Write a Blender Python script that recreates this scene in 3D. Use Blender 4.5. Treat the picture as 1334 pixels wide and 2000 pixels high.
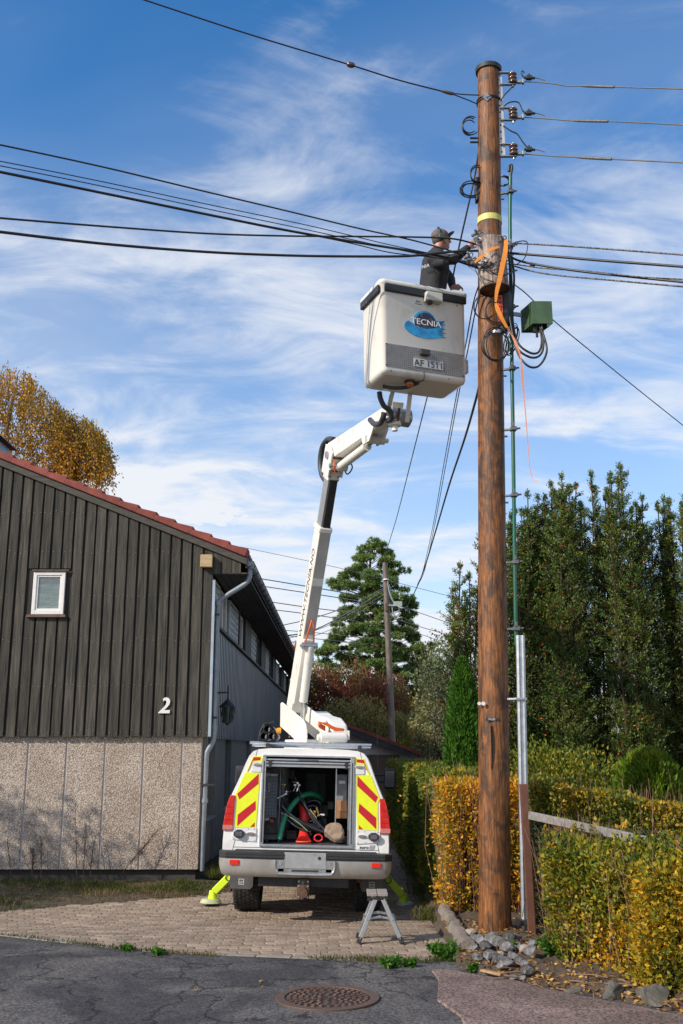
import bpy, bmesh, math, random
import numpy as np
from math import sin, cos, tan, atan, atan2, radians, pi, sqrt, exp
from mathutils import Vector, Matrix
random.seed(7); RNG = np.random.default_rng(11)
for o in list(bpy.data.objects): bpy.data.objects.remove(o)
scene = bpy.context.scene; COL = scene.collection
V = Vector
# ------------------------------------------------------------ camera
F = 1944.0; TH = atan(462/1944.); H = 1.8
cd = bpy.data.cameras.new('camera'); cam = bpy.data.objects.new('camera', cd); COL.objects.link(cam)
cam.location = (0, 0, H); cam.rotation_euler = (pi/2+TH, 0, 0)
cd.sensor_fit = 'VERTICAL'; cd.sensor_height = 36; cd.sensor_width = 24; cd.lens = 35; cd.clip_end = 3000
scene.camera = cam
# ------------------------------------------------------------ light
SUN_EL = radians(32); SDX, SDY = -.83, -.56          # direction towards the sun, seen from above
sd = bpy.data.lights.new('sun', 'SUN'); sd.energy = 5.0; sd.angle = radians(.5); sd.color = (1, .91, .79)
so = bpy.data.objects.new('sun', sd); COL.objects.link(so)
so.rotation_euler = V((SDX*cos(SUN_EL), SDY*cos(SUN_EL), sin(SUN_EL))).to_track_quat('Z', 'Y').to_euler()
w = bpy.data.worlds.new('World'); scene.world = w; w.use_nodes = True
nt = w.node_tree; N = nt.nodes; L = nt.links; bg = N['Background']; bg.inputs[1].default_value = .125
sky = N.new('ShaderNodeTexSky'); sky.sky_type = 'NISHITA'; sky.sun_disc = False
sky.sun_elevation = SUN_EL; sky.sun_rotation = atan2(SDX, SDY); sky.air_density = 1.0; sky.dust_density = .3; sky.ozone_density = 3.5
tc = N.new('ShaderNodeTexCoord'); sp = N.new('ShaderNodeSeparateXYZ'); L.new(tc.outputs['Generated'], sp.inputs[0])
def mth(op, a, b=None, nt=nt):
    n = nt.nodes.new('ShaderNodeMath'); n.operation = op
    for i, x in enumerate((a, b)):
        if x is None: continue
        if isinstance(x, (int, float)): n.inputs[i].default_value = x
        else: nt.links.new(x, n.inputs[i])
    return n.outputs[0]
zz = mth('ADD', mth('MAXIMUM', sp.outputs[2], 0.0), .22)
cmb = N.new('ShaderNodeCombineXYZ'); L.new(mth('DIVIDE', sp.outputs[0], zz), cmb.inputs[0]); L.new(mth('DIVIDE', sp.outputs[1], zz), cmb.inputs[1])
def cloudnoise(rot, scl, loc, nscale, detail, rough, dist):
    mp = N.new('ShaderNodeMapping'); mp.inputs['Rotation'].default_value = (0, 0, radians(rot)); mp.inputs['Scale'].default_value = scl; mp.inputs['Location'].default_value = loc
    L.new(cmb.outputs[0], mp.inputs[0]); n = N.new('ShaderNodeTexNoise'); L.new(mp.outputs[0], n.inputs[0])
    n.inputs['Scale'].default_value = nscale; n.inputs['Detail'].default_value = detail; n.inputs['Roughness'].default_value = rough; n.inputs['Distortion'].default_value = dist
    return n.outputs[0]
n0 = cloudnoise(10, (1, 1.3, 1), (7.7, 2.2, 0), .7, 4, .5, .4)
n1 = cloudnoise(28, (1.0, 2.1, 1), (3.1, 1.7, 0), 1.1, 7, .58, .6)
n2 = cloudnoise(-18, (2.2, 4.0, 1), (.4, 5.2, 0), 1.6, 8, .62, .9)
s = mth('ADD', mth('MULTIPLY', n1, .68), mth('MULTIPLY', n2, .34))
mr = N.new('ShaderNodeMapRange'); L.new(s, mr.inputs[0]); mr.inputs[1].default_value = .43; mr.inputs[2].default_value = .66; mr.interpolation_type = 'SMOOTHSTEP'
lo = N.new('ShaderNodeMapRange'); L.new(sp.outputs[2], lo.inputs[0]); lo.inputs[1].default_value = .02; lo.inputs[2].default_value = .55; lo.inputs[3].default_value = .6; lo.inputs[4].default_value = 0
# one small brighter cumulus wisp low over the roof
dv = N.new('ShaderNodeVectorMath'); dv.operation = 'SUBTRACT'; L.new(tc.outputs['Generated'], dv.inputs[0]); dv.inputs[1].default_value = (-.128, .962, .229)
dm = N.new('ShaderNodeMapping'); dm.inputs['Scale'].default_value = (22, 4, 62); L.new(dv.outputs[0], dm.inputs[0]); dl = N.new('ShaderNodeVectorMath'); dl.operation = 'LENGTH'; L.new(dm.outputs[0], dl.inputs[0])
pn_ = N.new('ShaderNodeTexNoise'); pn_.inputs['Scale'].default_value = 46; pn_.inputs['Detail'].default_value = 7; pn_.inputs['Roughness'].default_value = .65; pm_ = N.new('ShaderNodeMapping'); pm_.inputs['Scale'].default_value = (1, 1, 2.4); L.new(tc.outputs['Generated'], pm_.inputs[0]); L.new(pm_.outputs[0], pn_.inputs[0])
pf = N.new('ShaderNodeMapRange'); pf.interpolation_type = 'SMOOTHSTEP'; L.new(mth('SUBTRACT', pn_.outputs[0], mth('MULTIPLY', dl.outputs['Value'], .30)), pf.inputs[0]); pf.inputs[1].default_value = .30; pf.inputs[2].default_value = .46
veil = N.new('ShaderNodeMapRange'); L.new(n0, veil.inputs[0]); veil.inputs[1].default_value = .38; veil.inputs[2].default_value = .68; veil.inputs[4].default_value = .16
mk = mth('MINIMUM', mth('ADD', mth('ADD', mth('ADD', mth('MULTIPLY', mr.outputs[0], .74), veil.outputs[0]), lo.outputs[0]), mth('MULTIPLY', pf.outputs[0], .8)), .96)
hs = N.new('ShaderNodeHueSaturation'); L.new(sky.outputs[0], hs.inputs['Color']); hs.inputs['Saturation'].default_value = 1.32; hs.inputs['Value'].default_value = 1.58
mx = N.new('ShaderNodeMixRGB'); L.new(mk, mx.inputs[0]); L.new(hs.outputs[0], mx.inputs[1]); mx.inputs[2].default_value = (7.1, 7.3, 7.7, 1)
L.new(mx.outputs[0], bg.inputs[0])
vs = scene.view_settings; vs.view_transform = 'Standard'; vs.look = 'None'; vs.exposure = 0.0; vs.gamma = 1
# ------------------------------------------------------------ measuring helpers (pixel + depth -> metres)
def W(u, v, Y):
    x = (u-667)/F; y = (1000-v)/F; d = (x, cos(TH)-y*sin(TH), sin(TH)+y*cos(TH)); t = Y/d[1]
    return V((d[0]*t, Y, H+d[2]*t))
def G(u, v, z=0.):
    x = (u-667)/F; y = (1000-v)/F; d = (x, cos(TH)-y*sin(TH), sin(TH)+y*cos(TH)); t = (z-H)/d[2]
    return V((d[0]*t, d[1]*t, z))
def smooth(t): t = min(1, max(0, t)); return t*t*(3-2*t)
def hgt(x, y): return -.145*smooth((y-10)/2.6) - .75*smooth((y-18)/14)
# ------------------------------------------------------------ materials
MATS = {}
def mat(name, col, rough=.6, metal=0., col2=None, ns=6., st=(1, 1, 1), rand=0., bump=0., bs=60., spec=.5, lo=.35, hi=.65, det=5, coat=0., dist=0.):
    if name in MATS: return MATS[name]
    m = bpy.data.materials.new(name); m.use_nodes = True; nt = m.node_tree; N = nt.nodes; L = nt.links; b = N['Principled BSDF']
    b.inputs['Roughness'].default_value = rough; b.inputs['Metallic'].default_value = metal; b.inputs['Specular IOR Level'].default_value = spec
    if coat: b.inputs['Coat Weight'].default_value = coat; b.inputs['Coat Roughness'].default_value = .08
    c2 = col2 or tuple(min(1, c*.82) for c in col)
    tc = N.new('ShaderNodeTexCoord'); mp = N.new('ShaderNodeMapping'); mp.inputs['Scale'].default_value = st; L.new(tc.outputs['Object'], mp.inputs[0])
    n = N.new('ShaderNodeTexNoise'); n.inputs['Scale'].default_value = ns; n.inputs['Detail'].default_value = det; n.inputs['Roughness'].default_value = .62; n.inputs['Distortion'].default_value = dist
    vec = mp.outputs[0]; g = None
    if rand:
        g = N.new('ShaderNodeNewGeometry'); va = N.new('ShaderNodeVectorMath'); va.operation = 'ADD'
        sc = N.new('ShaderNodeVectorMath'); sc.operation = 'SCALE'; sc.inputs[0].default_value = (37, 19, 53); L.new(g.outputs['Random Per Island'], sc.inputs['Scale'])
        L.new(mp.outputs[0], va.inputs[0]); L.new(sc.outputs[0], va.inputs[1]); vec = va.outputs[0]
    L.new(vec, n.inputs[0])
    r = N.new('ShaderNodeValToRGB'); r.color_ramp.elements[0].position = lo; r.color_ramp.elements[1].position = hi
    r.color_ramp.elements[0].color = (*col, 1); r.color_ramp.elements[1].color = (*c2, 1); L.new(n.outputs[0], r.inputs[0]); out = r.outputs[0]
    if rand:
        mr = N.new('ShaderNodeMapRange'); L.new(g.outputs['Random Per Island'], mr.inputs[0]); mr.inputs[3].default_value = 1-rand; mr.inputs[4].default_value = 1+rand
        h = N.new('ShaderNodeHueSaturation'); L.new(out, h.inputs['Color']); L.new(mr.outputs[0], h.inputs['Value']); out = h.outputs[0]
    L.new(out, b.inputs['Base Color'])
    if bump:
        n2 = N.new('ShaderNodeTexNoise'); n2.inputs['Scale'].default_value = bs; n2.inputs['Detail'].default_value = 4; L.new(vec, n2.inputs[0])
        bp = N.new('ShaderNodeBump'); bp.inputs['Strength'].default_value = min(1, bump); bp.inputs['Distance'].default_value = .01; L.new(n2.outputs[0], bp.inputs['Height']); L.new(bp.outputs[0], b.inputs['Normal'])
    m['_'] = 1; MATS[name] = m; return m
def leafmat(name, cols, trans=.35, rough=.55, patch=.0, pscale=1.2, spec=.35):
    if name in MATS: return MATS[name]
    m = bpy.data.materials.new(name); m.use_nodes = True; nt = m.node_tree; N = nt.nodes; L = nt.links; b = N['Principled BSDF']
    b.inputs['Roughness'].default_value = rough; b.inputs['Specular IOR Level'].default_value = spec
    g = N.new('ShaderNodeNewGeometry'); r = N.new('ShaderNodeValToRGB'); cr = r.color_ramp
    while len(cr.elements) < len(cols): cr.elements.new(.5)
    for i, c in enumerate(cols): cr.elements[i].position = i/(len(cols)-1); cr.elements[i].color = (*c, 1)
    fac = g.outputs['Random Per Island']
    if patch:
        tc = N.new('ShaderNodeTexCoord'); n = N.new('ShaderNodeTexNoise'); n.inputs['Scale'].default_value = pscale; n.inputs['Detail'].default_value = 3; L.new(tc.outputs['Object'], n.inputs[0])
        mr = N.new('ShaderNodeMapRange'); mr.inputs[1].default_value = .32; mr.inputs[2].default_value = .68; L.new(n.outputs[0], mr.inputs[0])
        x = N.new('ShaderNodeMixRGB'); x.inputs[0].default_value = patch; L.new(fac, x.inputs[1]); L.new(mr.outputs[0], x.inputs[2]); fac = x.outputs[0]
    L.new(fac, r.inputs[0]); L.new(r.outputs[0], b.inputs['Base Color'])
    t = N.new('ShaderNodeBsdfTranslucent'); L.new(r.outputs[0], t.inputs[0]); mx = N.new('ShaderNodeMixShader'); mx.inputs[0].default_value = trans
    L.new(b.outputs[0], mx.inputs[1]); L.new(t.outputs[0], mx.inputs[2]); L.new(mx.outputs[0], N['Material Output'].inputs[0])
    MATS[name] = m; return m
def glassmat(name, col=(.02, .025, .03), rough=.05):
    return mat(name, col, rough, 0, col2=tuple(c*1.3 for c in col), ns=2, spec=.8, coat=.6)
# ------------------------------------------------------------ objects
def tag(o, label=None, cat=None, group=None, kind=None):
    if label: o['label'] = label
    if cat: o['category'] = cat
    if group: o['group'] = group
    if kind: o['kind'] = kind
    return o
def thing(name, label, cat, loc=(0, 0, 0), rot=(0, 0, 0), group=None):
    o = bpy.data.objects.new(name, None); COL.objects.link(o); o.location = loc; o.rotation_euler = rot
    return tag(o, label, cat, group)
def rootmat(o):
    m = Matrix.LocRotScale(o.location, o.rotation_euler, None)
    return m if o.parent is None else rootmat(o.parent) @ m
def link(me, name, material=None, parent=None, bevel=0., world=False, seg=2):
    """world=True: vertices are in world metres and are moved into the parent's frame"""
    o = bpy.data.objects.new(name, me); COL.objects.link(o)
    if parent is not None:
        if world: me.transform(rootmat(parent).inverted())
        o.parent = parent
    if material is not None and not me.materials: me.materials.append(material)
    if bevel:
        b = o.modifiers.new('bevel', 'BEVEL'); b.width = bevel; b.segments = seg; b.limit_method = 'ANGLE'; b.angle_limit = radians(35)
    return o
class MB:
    def __init__(s): s.v = []; s.f = []; s.sm = []; s.mi = []; s.cm = 0
    def add(s, vs, fs, smooth=False):
        n = len(s.v); s.v += [tuple(x) for x in vs]
        for f in fs: s.f.append(tuple(i+n for i in f)); s.sm.append(smooth); s.mi.append(s.cm)
        return s
    def box(s, c, d, rot=None):
        c = V(c); h = V(d)/2
        vs = [V((x*h.x, y*h.y, z*h.z)) for x in (-1, 1) for y in (-1, 1) for z in (-1, 1)]
        if rot is not None: vs = [rot @ q for q in vs]
        return s.add([c+q for q in vs], [(0, 1, 3, 2), (4, 6, 7, 5), (0, 4, 5, 1), (2, 3, 7, 6), (0, 2, 6, 4), (1, 5, 7, 3)])
    def bx(s, x0, x1, y0, y1, z0, z1): return s.box(((x0+x1)/2, (y0+y1)/2, (z0+z1)/2), (abs(x1-x0), abs(y1-y0), abs(z1-z0)))
    def bar(s, p, q, w, h, up=(0, 0, 1)):
        p, q = V(p), V(q); d = q-p; l = d.length; d.normalize(); up = V(up)
        sx = d.cross(up)
        if sx.length < 1e-4: sx = d.cross(V((1, 0, 0)))
        sx.normalize(); u = sx.cross(d)
        vs = [a+sx*(i*w/2)+u*(j*h/2) for a in (p, q) for i, j in ((-1, -1), (1, -1), (1, 1), (-1, 1))]
        return s.add(vs, [(3, 2, 1, 0), (4, 5, 6, 7), (0, 1, 5, 4), (1, 2, 6, 5), (2, 3, 7, 6), (3, 0, 4, 7)])
    def cone(s, p, q, r0, r1=None, n=16, caps=True):
        return s.tube([p, q], r0, n, r1=r1, caps=caps, raw=True)
    def tube(s, pts, r, n=8, r1=None, caps=True, raw=False, steps=4, closed=False):
        P = [V(p) for p in pts]
        if not raw and len(P) > 2: P = spline(P, steps, closed)
        m = len(P); rs = r if hasattr(r, '__len__') else None
        if rs is not None and len(rs) != m:
            rs = list(np.interp(np.linspace(0, 1, m), np.linspace(0, 1, len(rs)), rs))
        if r1 is None: r1 = r
        rr = [rs[i] if rs is not None else r+(r1-r)*i/(m-1) for i in range(m)]
        vs = []; prev = None
        for i in range(m):
            d = (P[min(i+1, m-1)]-P[max(i-1, 0)])
            if d.length < 1e-9: d = V((0, 0, 1))
            d.normalize()
            if prev is None:
                a = V((0, 0, 1)) if abs(d.z) < .9 else V((1, 0, 0)); sx = d.cross(a).normalized()
            else:
                sx = prev - d*prev.dot(d)
                sx = sx.normalized() if sx.length > 1e-6 else d.orthogonal().normalized()
            prev = sx; u = d.cross(sx)
            for k in range(n): a = 2*pi*k/n; vs.append(P[i]+(sx*cos(a)+u*sin(a))*rr[i])
        fs = [(i*n+k, i*n+(k+1) % n, (i+1)*n+(k+1) % n, (i+1)*n+k) for i in range(m-1) for k in range(n)]
        s.add(vs, fs, True)
        if caps: s.add(vs[:n], [tuple(reversed(range(n)))]); s.add(vs[-n:], [tuple(range(n))])
        return s
    def prism(s, poly, y0, y1, fn=None):
        """poly of (x, z), extruded between y0 and y1; fn maps points"""
        n = len(poly); fn = fn or (lambda p: p)
        vs = [fn(V((x, y0, z))) for x, z in poly]+[fn(V((x, y1, z))) for x, z in poly]
        return s.add(vs, [tuple(range(n)), tuple(reversed(range(n, 2*n)))]+[(i, i+n, (i+1) % n+n, (i+1) % n) for i in range(n)])
    def ell(s, c, r, rot=None, n=16, m=10):
        c = V(c); vs = []
        for i in range(1, m):
            t = pi*i/m
            for k in range(n): a = 2*pi*k/n; vs.append(V((r[0]*sin(t)*cos(a), r[1]*sin(t)*sin(a), r[2]*cos(t))))
        vs += [V((0, 0, r[2])), V((0, 0, -r[2]))]
        if rot is not None: vs = [rot @ q for q in vs]
        fs = [(i*n+k, (i+1)*n+k, (i+1)*n+(k+1) % n, i*n+(k+1) % n) for i in range(m-2) for k in range(n)]
        fs += [((m-1)*n, k, (k+1) % n) for k in range(n)]+[((m-1)*n+1, (m-2)*n+(k+1) % n, (m-2)*n+k) for k in range(n)]
        return s.add([c+q for q in vs], fs, True)
    def xf(s, M): s.v = [tuple(M @ V(q)) for q in s.v]; return s
    def mesh(s, name, recalc=True):
        me = bpy.data.meshes.new(name); me.from_pydata(s.v, [], s.f); me.polygons.foreach_set('use_smooth', s.sm); me.polygons.foreach_set('material_index', s.mi)
        if recalc:
            bm = bmesh.new(); bm.from_mesh(me); bmesh.ops.recalc_face_normals(bm, faces=bm.faces); bm.to_mesh(me); bm.free()
        me.update(); return me
    def build(s, name, m=None, parent=None, bevel=0., world=False, seg=2): return link(s.mesh(name), name, m, parent, bevel, world, seg)
def spline(P, steps=4, closed=False):
    out = []; m = len(P); R = range(m if closed else m-1)
    for i in R:
        if closed: a, b, c, d = P[(i-1) % m], P[i], P[(i+1) % m], P[(i+2) % m]
        else: b, c = P[i], P[i+1]; a = P[i-1] if i else b*2-c; d = P[i+2] if i+2 < m else c*2-b
        for k in range(steps):
            t = k/steps; out.append(.5*((2*b)+(c-a)*t+(2*a-5*b+4*c-d)*t*t+(3*b-a-3*c+d)*t*t*t))
    out.append(P[0].copy() if closed else P[-1].copy()); return out
def text_mb(txt, size, depth, shear=0., align='CENTER'):
    cu = bpy.data.curves.new('t', 'FONT'); cu.body = txt; cu.size = size; cu.extrude = depth; cu.align_x = align; cu.shear = shear; cu.resolution_u = 3
    o = bpy.data.objects.new('t', cu); COL.objects.link(o); dg = bpy.context.evaluated_depsgraph_get(); me = bpy.data.meshes.new_from_object(o.evaluated_get(dg))
    m = MB(); m.add([v.co.copy() for v in me.vertices], [tuple(p.vertices) for p in me.polygons]); bpy.data.objects.remove(o); return m
def frame(o, x, y):
    x = V(x).normalized(); y = V(y).normalized(); z = x.cross(y); m = Matrix((x, y, z)).transposed().to_4x4(); m.translation = V(o); return m
def npmesh(name, vs, fs, smooth=False):
    me = bpy.data.meshes.new(name); nv = len(vs); k = fs.shape[1]; nf = len(fs)
    me.vertices.add(nv); me.vertices.foreach_set('co', np.ascontiguousarray(vs, dtype=np.float32).ravel())
    me.loops.add(nf*k); me.loops.foreach_set('vertex_index', fs.astype(np.int32).ravel())
    me.polygons.add(nf); me.polygons.foreach_set('loop_start', np.arange(0, nf*k, k, dtype=np.int32)); me.polygons.foreach_set('loop_total', np.full(nf, k, dtype=np.int32))
    if smooth: me.polygons.foreach_set('use_smooth', np.ones(nf, dtype=bool))
    me.update(calc_edges=True); return me
def unit(a): return a/np.maximum(np.linalg.norm(a, axis=1, keepdims=True), 1e-9)
def leaves(name, P, D, ln, wd, material, parent=None, world=True, jit=.35, fold=.25):
    """P centres, D growth directions; every leaf a folded diamond"""
    n = len(P); D = unit(D+RNG.normal(0, jit, (n, 3))); R = unit(np.cross(D, RNG.normal(0, 1, (n, 3)))); U = np.cross(R, D)
    l = (ln*RNG.uniform(.6, 1.3, n))[:, None]; w_ = (wd*RNG.uniform(.7, 1.2, n))[:, None]
    a = P; tip = P+D*l-U*l*.08; s1 = P+D*l*.45+R*w_*.5+U*w_*fold; s2 = P+D*l*.45-R*w_*.5+U*w_*fold
    vs = np.stack([a, s1, tip, s2], 1).reshape(-1, 3); i = np.arange(n)[:, None]*4
    fs = np.concatenate([i+0, i+1, i+2, i+3], 1)
    return link(npmesh(name, vs, fs), name, material, parent, world=world)
def twigs(name, A, B, r, material, parent=None, world=True):
    """many straight three-sided sticks from A to B"""
    n = len(A); d = unit(B-A); R = unit(np.cross(d, RNG.normal(0, 1, (n, 3)))); U = np.cross(d, R); r = np.broadcast_to(np.asarray(r, float), (n,))[:, None]
    vs = []
    for k in range(3):
        o = R*cos(2*pi*k/3)+U*sin(2*pi*k/3); vs += [A+o*r, B+o*r*.5]
    vs = np.stack(vs, 1).reshape(-1, 3); i = np.arange(n)[:, None]*6; f = []
    for k in range(3): j = (k+1) % 3; f.append(np.concatenate([i+2*k, i+2*j, i+2*j+1, i+2*k+1], 1))
    return link(npmesh(name, vs, np.concatenate(f)), name, material, parent, world=world)

# ------------------------------------------------------------ shared materials
WHITE = mat('white_paint', (.80, .79, .76), .28, 0, (.56, .53, .47), ns=4, lo=.5, hi=.85, coat=.5, det=9)
CREAM = mat('cream_white_paint', (.78, .75, .68), .38, 0, (.45, .38, .29), ns=5, lo=.54, hi=.85, bump=.05, det=10)
BUCKETW = mat('fibreglass_white', (.78, .74, .66), .35, 0, (.42, .35, .26), ns=3.4, lo=.54, hi=.85, coat=.25, det=10, st=(1, 1, .6))
BLACK = mat('black_rubber', (.02, .02, .021), .6, 0, (.035, .035, .035), ns=30)
CABLE = mat('black_cable', (.012, .012, .014), .45, 0, (.02, .02, .022), ns=20)
STEEL = mat('galvanised_steel', (.50, .52, .54), .38, .75, (.36, .38, .40), ns=14, bump=.1)
ZINC = mat('grey_zinc', (.27, .30, .33), .5, .4, (.20, .22, .25), ns=5, bump=.15)
ALU = mat('aluminium', (.62, .62, .62), .3, .85, (.5, .5, .5), ns=20)
CHROME = mat('worn_chrome', (.62, .62, .60), .22, .8, (.42, .40, .36), ns=7, lo=.5, hi=.8)
DARKM = mat('dark_metal', (.03, .03, .032), .5, .3, (.05, .045, .04), ns=12)
ORANGE = mat('orange_hose', (.85, .16, .02), .45)
RUST = mat('rusty_metal', (.18, .09, .05), .75, .3, (.08, .05, .04), ns=18, bump=.4)
# ------------------------------------------------------------ ground, road, driveway, pavement
def grid_mesh(xs, ys, fn):
    X, Y = np.meshgrid(xs, ys); Z = np.vectorize(fn)(X, Y); vs = np.stack([X, Y, Z], -1).reshape(-1, 3); nx, ny = len(xs), len(ys)
    i = (np.arange(ny-1)[:, None]*nx+np.arange(nx-1)[None, :]).ravel()[:, None]
    return npmesh('g', vs, np.concatenate([i, i+1, i+1+nx, i+nx], 1), True)
def edgeY(x): return float(np.interp(x, [-9, -3.38, -1.70, .15, .95, 1.5, 3.5], [13.6, 10.55, 9.70, 9.34, 9.40, 8.9, 6.9]))
xs = np.concatenate([np.linspace(-600, -12, 14), np.linspace(-11, 11, 60), np.linspace(12, 600, 14)])
ys = np.concatenate([np.linspace(-60, 2, 8), np.linspace(3, 42, 100), np.linspace(45, 900, 16)])
def gz(x, y):
    if y < edgeY(x)+.35: return -.06
    return hgt(x, y)-.035
gm = mat('earth', (.055, .04, .028), .95, 0, (.09, .07, .045), ns=9, bump=.8, bs=40)
tag(link(grid_mesh(xs, ys, gz), 'ground', gm), kind='structure')
def asphalt(name, c1, c2, crack=True):
    m = bpy.data.materials.new(name); m.use_nodes = True; nt = m.node_tree; N = nt.nodes; L = nt.links; b = N['Principled BSDF']; b.inputs['Roughness'].default_value = .88
    tc = N.new('ShaderNodeTexCoord')
    def noise(s, d=6, r=.6, vec=None, dist=0):
        n = N.new('ShaderNodeTexNoise'); n.inputs['Scale'].default_value = s; n.inputs['Detail'].default_value = d; n.inputs['Roughness'].default_value = r; n.inputs['Distortion'].default_value = dist; L.new(vec or tc.outputs['Object'], n.inputs[0]); return n
    def ramp(i, p0, c0, p1, c1):
        r = N.new('ShaderNodeValToRGB'); r.color_ramp.elements[0].position = p0; r.color_ramp.elements[1].position = p1; r.color_ramp.elements[0].color = (*c0, 1); r.color_ramp.elements[1].color = (*c1, 1); L.new(i, r.inputs[0]); return r.outputs[0]
    def mixc(k, f, a, bb):
        x = N.new('ShaderNodeMixRGB'); x.blend_type = k
        if isinstance(f, float): x.inputs[0].default_value = f
        else: L.new(f, x.inputs[0])
        L.new(a, x.inputs[1]); L.new(bb, x.inputs[2]); return x.outputs[0]
    big = noise(.9, 4, .55, dist=1.2); base = ramp(big.outputs[0], .40, c1, .62, c2)
    vo = N.new('ShaderNodeTexVoronoi'); vo.inputs['Scale'].default_value = 70; L.new(tc.outputs['Object'], vo.inputs[0])
    gr = ramp(vo.outputs['Color'], .15, (.35, .35, .36), .95, (2.6, 2.5, 2.4)); base = mixc('MULTIPLY', .85, base, gr)
    fine = noise(260, 2); base = mixc('MULTIPLY', .6, base, ramp(fine.outputs[0], .3, (.5, .5, .5), .7, (1.5, 1.5, 1.5)))
    h = noise(140, 3).outputs[0]
    if crack:
        w_ = noise(1.6, 5, .6); va = N.new('ShaderNodeVectorMath'); va.operation = 'SCALE'; va.inputs['Scale'].default_value = .9; L.new(w_.outputs['Color'], va.inputs[0])
        vb = N.new('ShaderNodeVectorMath'); vb.operation = 'ADD'; L.new(tc.outputs['Object'], vb.inputs[0]); L.new(va.outputs[0], vb.inputs[1])
        vc = N.new('ShaderNodeTexVoronoi'); vc.feature = 'DISTANCE_TO_EDGE'; vc.inputs['Scale'].default_value = .95; L.new(vb.outputs[0], vc.inputs[0])
        vd = N.new('ShaderNodeTexVoronoi'); vd.feature = 'DISTANCE_TO_EDGE'; vd.inputs['Scale'].default_value = 2.9; L.new(vb.outputs[0], vd.inputs[0])
        c_a = ramp(vc.outputs['Distance'], .0, (.10, .09, .08), .017, (1, 1, 1)); c_b = ramp(vd.outputs['Distance'], .0, (.25, .23, .21), .022, (1, 1, 1))
        msk = ramp(noise(.7, 2).outputs[0], .50, (0, 0, 0), .56, (1, 1, 1))
        base = mixc('MULTIPLY', 1.0, base, c_a); base = mixc('MULTIPLY', msk, base, c_b)
        hh = mth('ADD', mth('MULTIPLY', h, .5, nt), mth('MULTIPLY', mth('MINIMUM', mth('MULTIPLY', vc.outputs['Distance'], 40, nt), 1, nt), 1.2, nt), nt); h = hh
    L.new(base, b.inputs['Base Color']); bp = N.new('ShaderNodeBump'); bp.inputs['Strength'].default_value = .7; bp.inputs['Distance'].default_value = .006; L.new(h, bp.inputs['Height']); L.new(bp.outputs[0], b.inputs['Normal'])
    MATS[name] = m; return m
road_m = asphalt('asphalt', (.030, .029, .032), (.080, .075, .072)); pink_m = asphalt('pink_asphalt', (.105, .074, .064), (.165, .12, .105), False)
def sheet(name, poly_top, poly_bot, z, m):
    """strip between two polylines"""
    vs = [(*p, z) for p in poly_top]+[(*p, z) for p in poly_bot]; n = len(poly_top)
    mb = MB().add(vs, [(i, i+1, n+i+1, n+i) for i in range(n-1)]); return tag(mb.build(name, m), kind='structure')
rx = [-200, -9]+list(np.linspace(-8, 3.5, 60))+[9, 60]
top = [(x, (edgeY(x) if x < 3.5 else 6.9-(x-3.5)*.9) if x > -9 else 13.6-(x+9)*.55) for x in rx]
sheet('road', top, [(x, -30-max(0, x)*0 if x < 3 else -60) for x in rx], 0.0, road_m)
# pink asphalt pavement, a layer laid over the road edge
pk = [G(*p) for p in ((845, 1897), (858, 1915), (848, 1935), (856, 1955), (880, 1968), (900, 1985), (912, 2010), (925, 2040), (960, 2100))]
pt = [(G(u_, v_).x, G(u_, v_).y) for u_, v_ in ((870, 1897), (920, 1905), (960, 1912), (1000, 1917), (1060, 1933), (1140, 1950), (1240, 1968), (1334, 1988))]+[(6, 4.3)]
EXs = [.8]+[p[0] for p in pt]; EYs = [9.15]+[p[1] for p in pt]
for a in range(len(pk)):
    pk[a] = (pk[a].x, pk[a].y)
pb = [pk[0], pk[1], pk[3], pk[5], pk[6], pk[7], pk[8], (1.45, 5.2), (2.6, 2.0)]
mb = MB(); n = len(pt); mb.add([(*p, .016) for p in pt]+[(*p, .016) for p in pb]+[(p[0]-.012, p[1]-.01, -.01) for p in pb], [(i, i+1, n+i+1, n+i) for i in range(n-1)]+[(n+i, n+i+1, 2*n+i+1, 2*n+i) for i in range(n-1)])
tag(mb.build('pavement', pink_m), kind='structure')
# driveway of interlocking pavers: each stone modelled, all one surface
pav_m = mat('concrete_paver', (.20, .145, .105), .9, 0, (.33, .255, .19), ns=2.2, rand=.2, bump=.8, bs=90)
PLn, PWd = .205, .108; vsl = []; fsl = []; k = 0
outline = [(.0, .0), (.5, .006), (1, 0), (1.09, .27), (.95, .55), (1.03, .80), (1, 1), (.5, 1.006), (0, 1), (.03, .80), (-.05, .55), (.09, .27)]
outline = [((a-.5)*PLn, (b-.5)*PWd) for a, b in outline]; no = len(outline)
row = 0; y = 9.3
while y < 24:
    x = -7.0+(row % 2)*PLn*.5+(row % 3)*.01
    while x < 1.2:
        ok = y > edgeY(x)+.13 and x < 1.05 and y < 24
        gl = float(np.interp(x, [-8, -4.2, -1.75, -1.6], [13.0, 13.0, 14.45, 40]))
        if ok and y < gl+.05:
            z = hgt(x, y)+random.gauss(0, .0016); tx = random.gauss(0, .012); ty = random.gauss(0, .012); base_i = k
            for s_, dz in ((.955, -.024), (.94, -.005), (.90, 0)):
                for (a, b) in outline:
                    yy = b*(1-(1-s_)*1.9)
                    vsl.append((x+a*(s_-.035), y+yy, z+dz+a*tx+b*ty))
            for ring in range(2):
                for i in range(no): j = (i+1) % no; fsl.append((k+ring*no+i, k+ring*no+j, k+(ring+1)*no+j, k+(ring+1)*no+i))
            fsl.append(tuple(k+2*no+i for i in range(no))); k += 3*no
        x += PLn
    y += PWd; row += 1
me = bpy.data.meshes.new('driveway'); me.from_pydata(vsl, [], fsl); me.update(); tag(link(me, 'driveway', pav_m), kind='structure')
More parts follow.
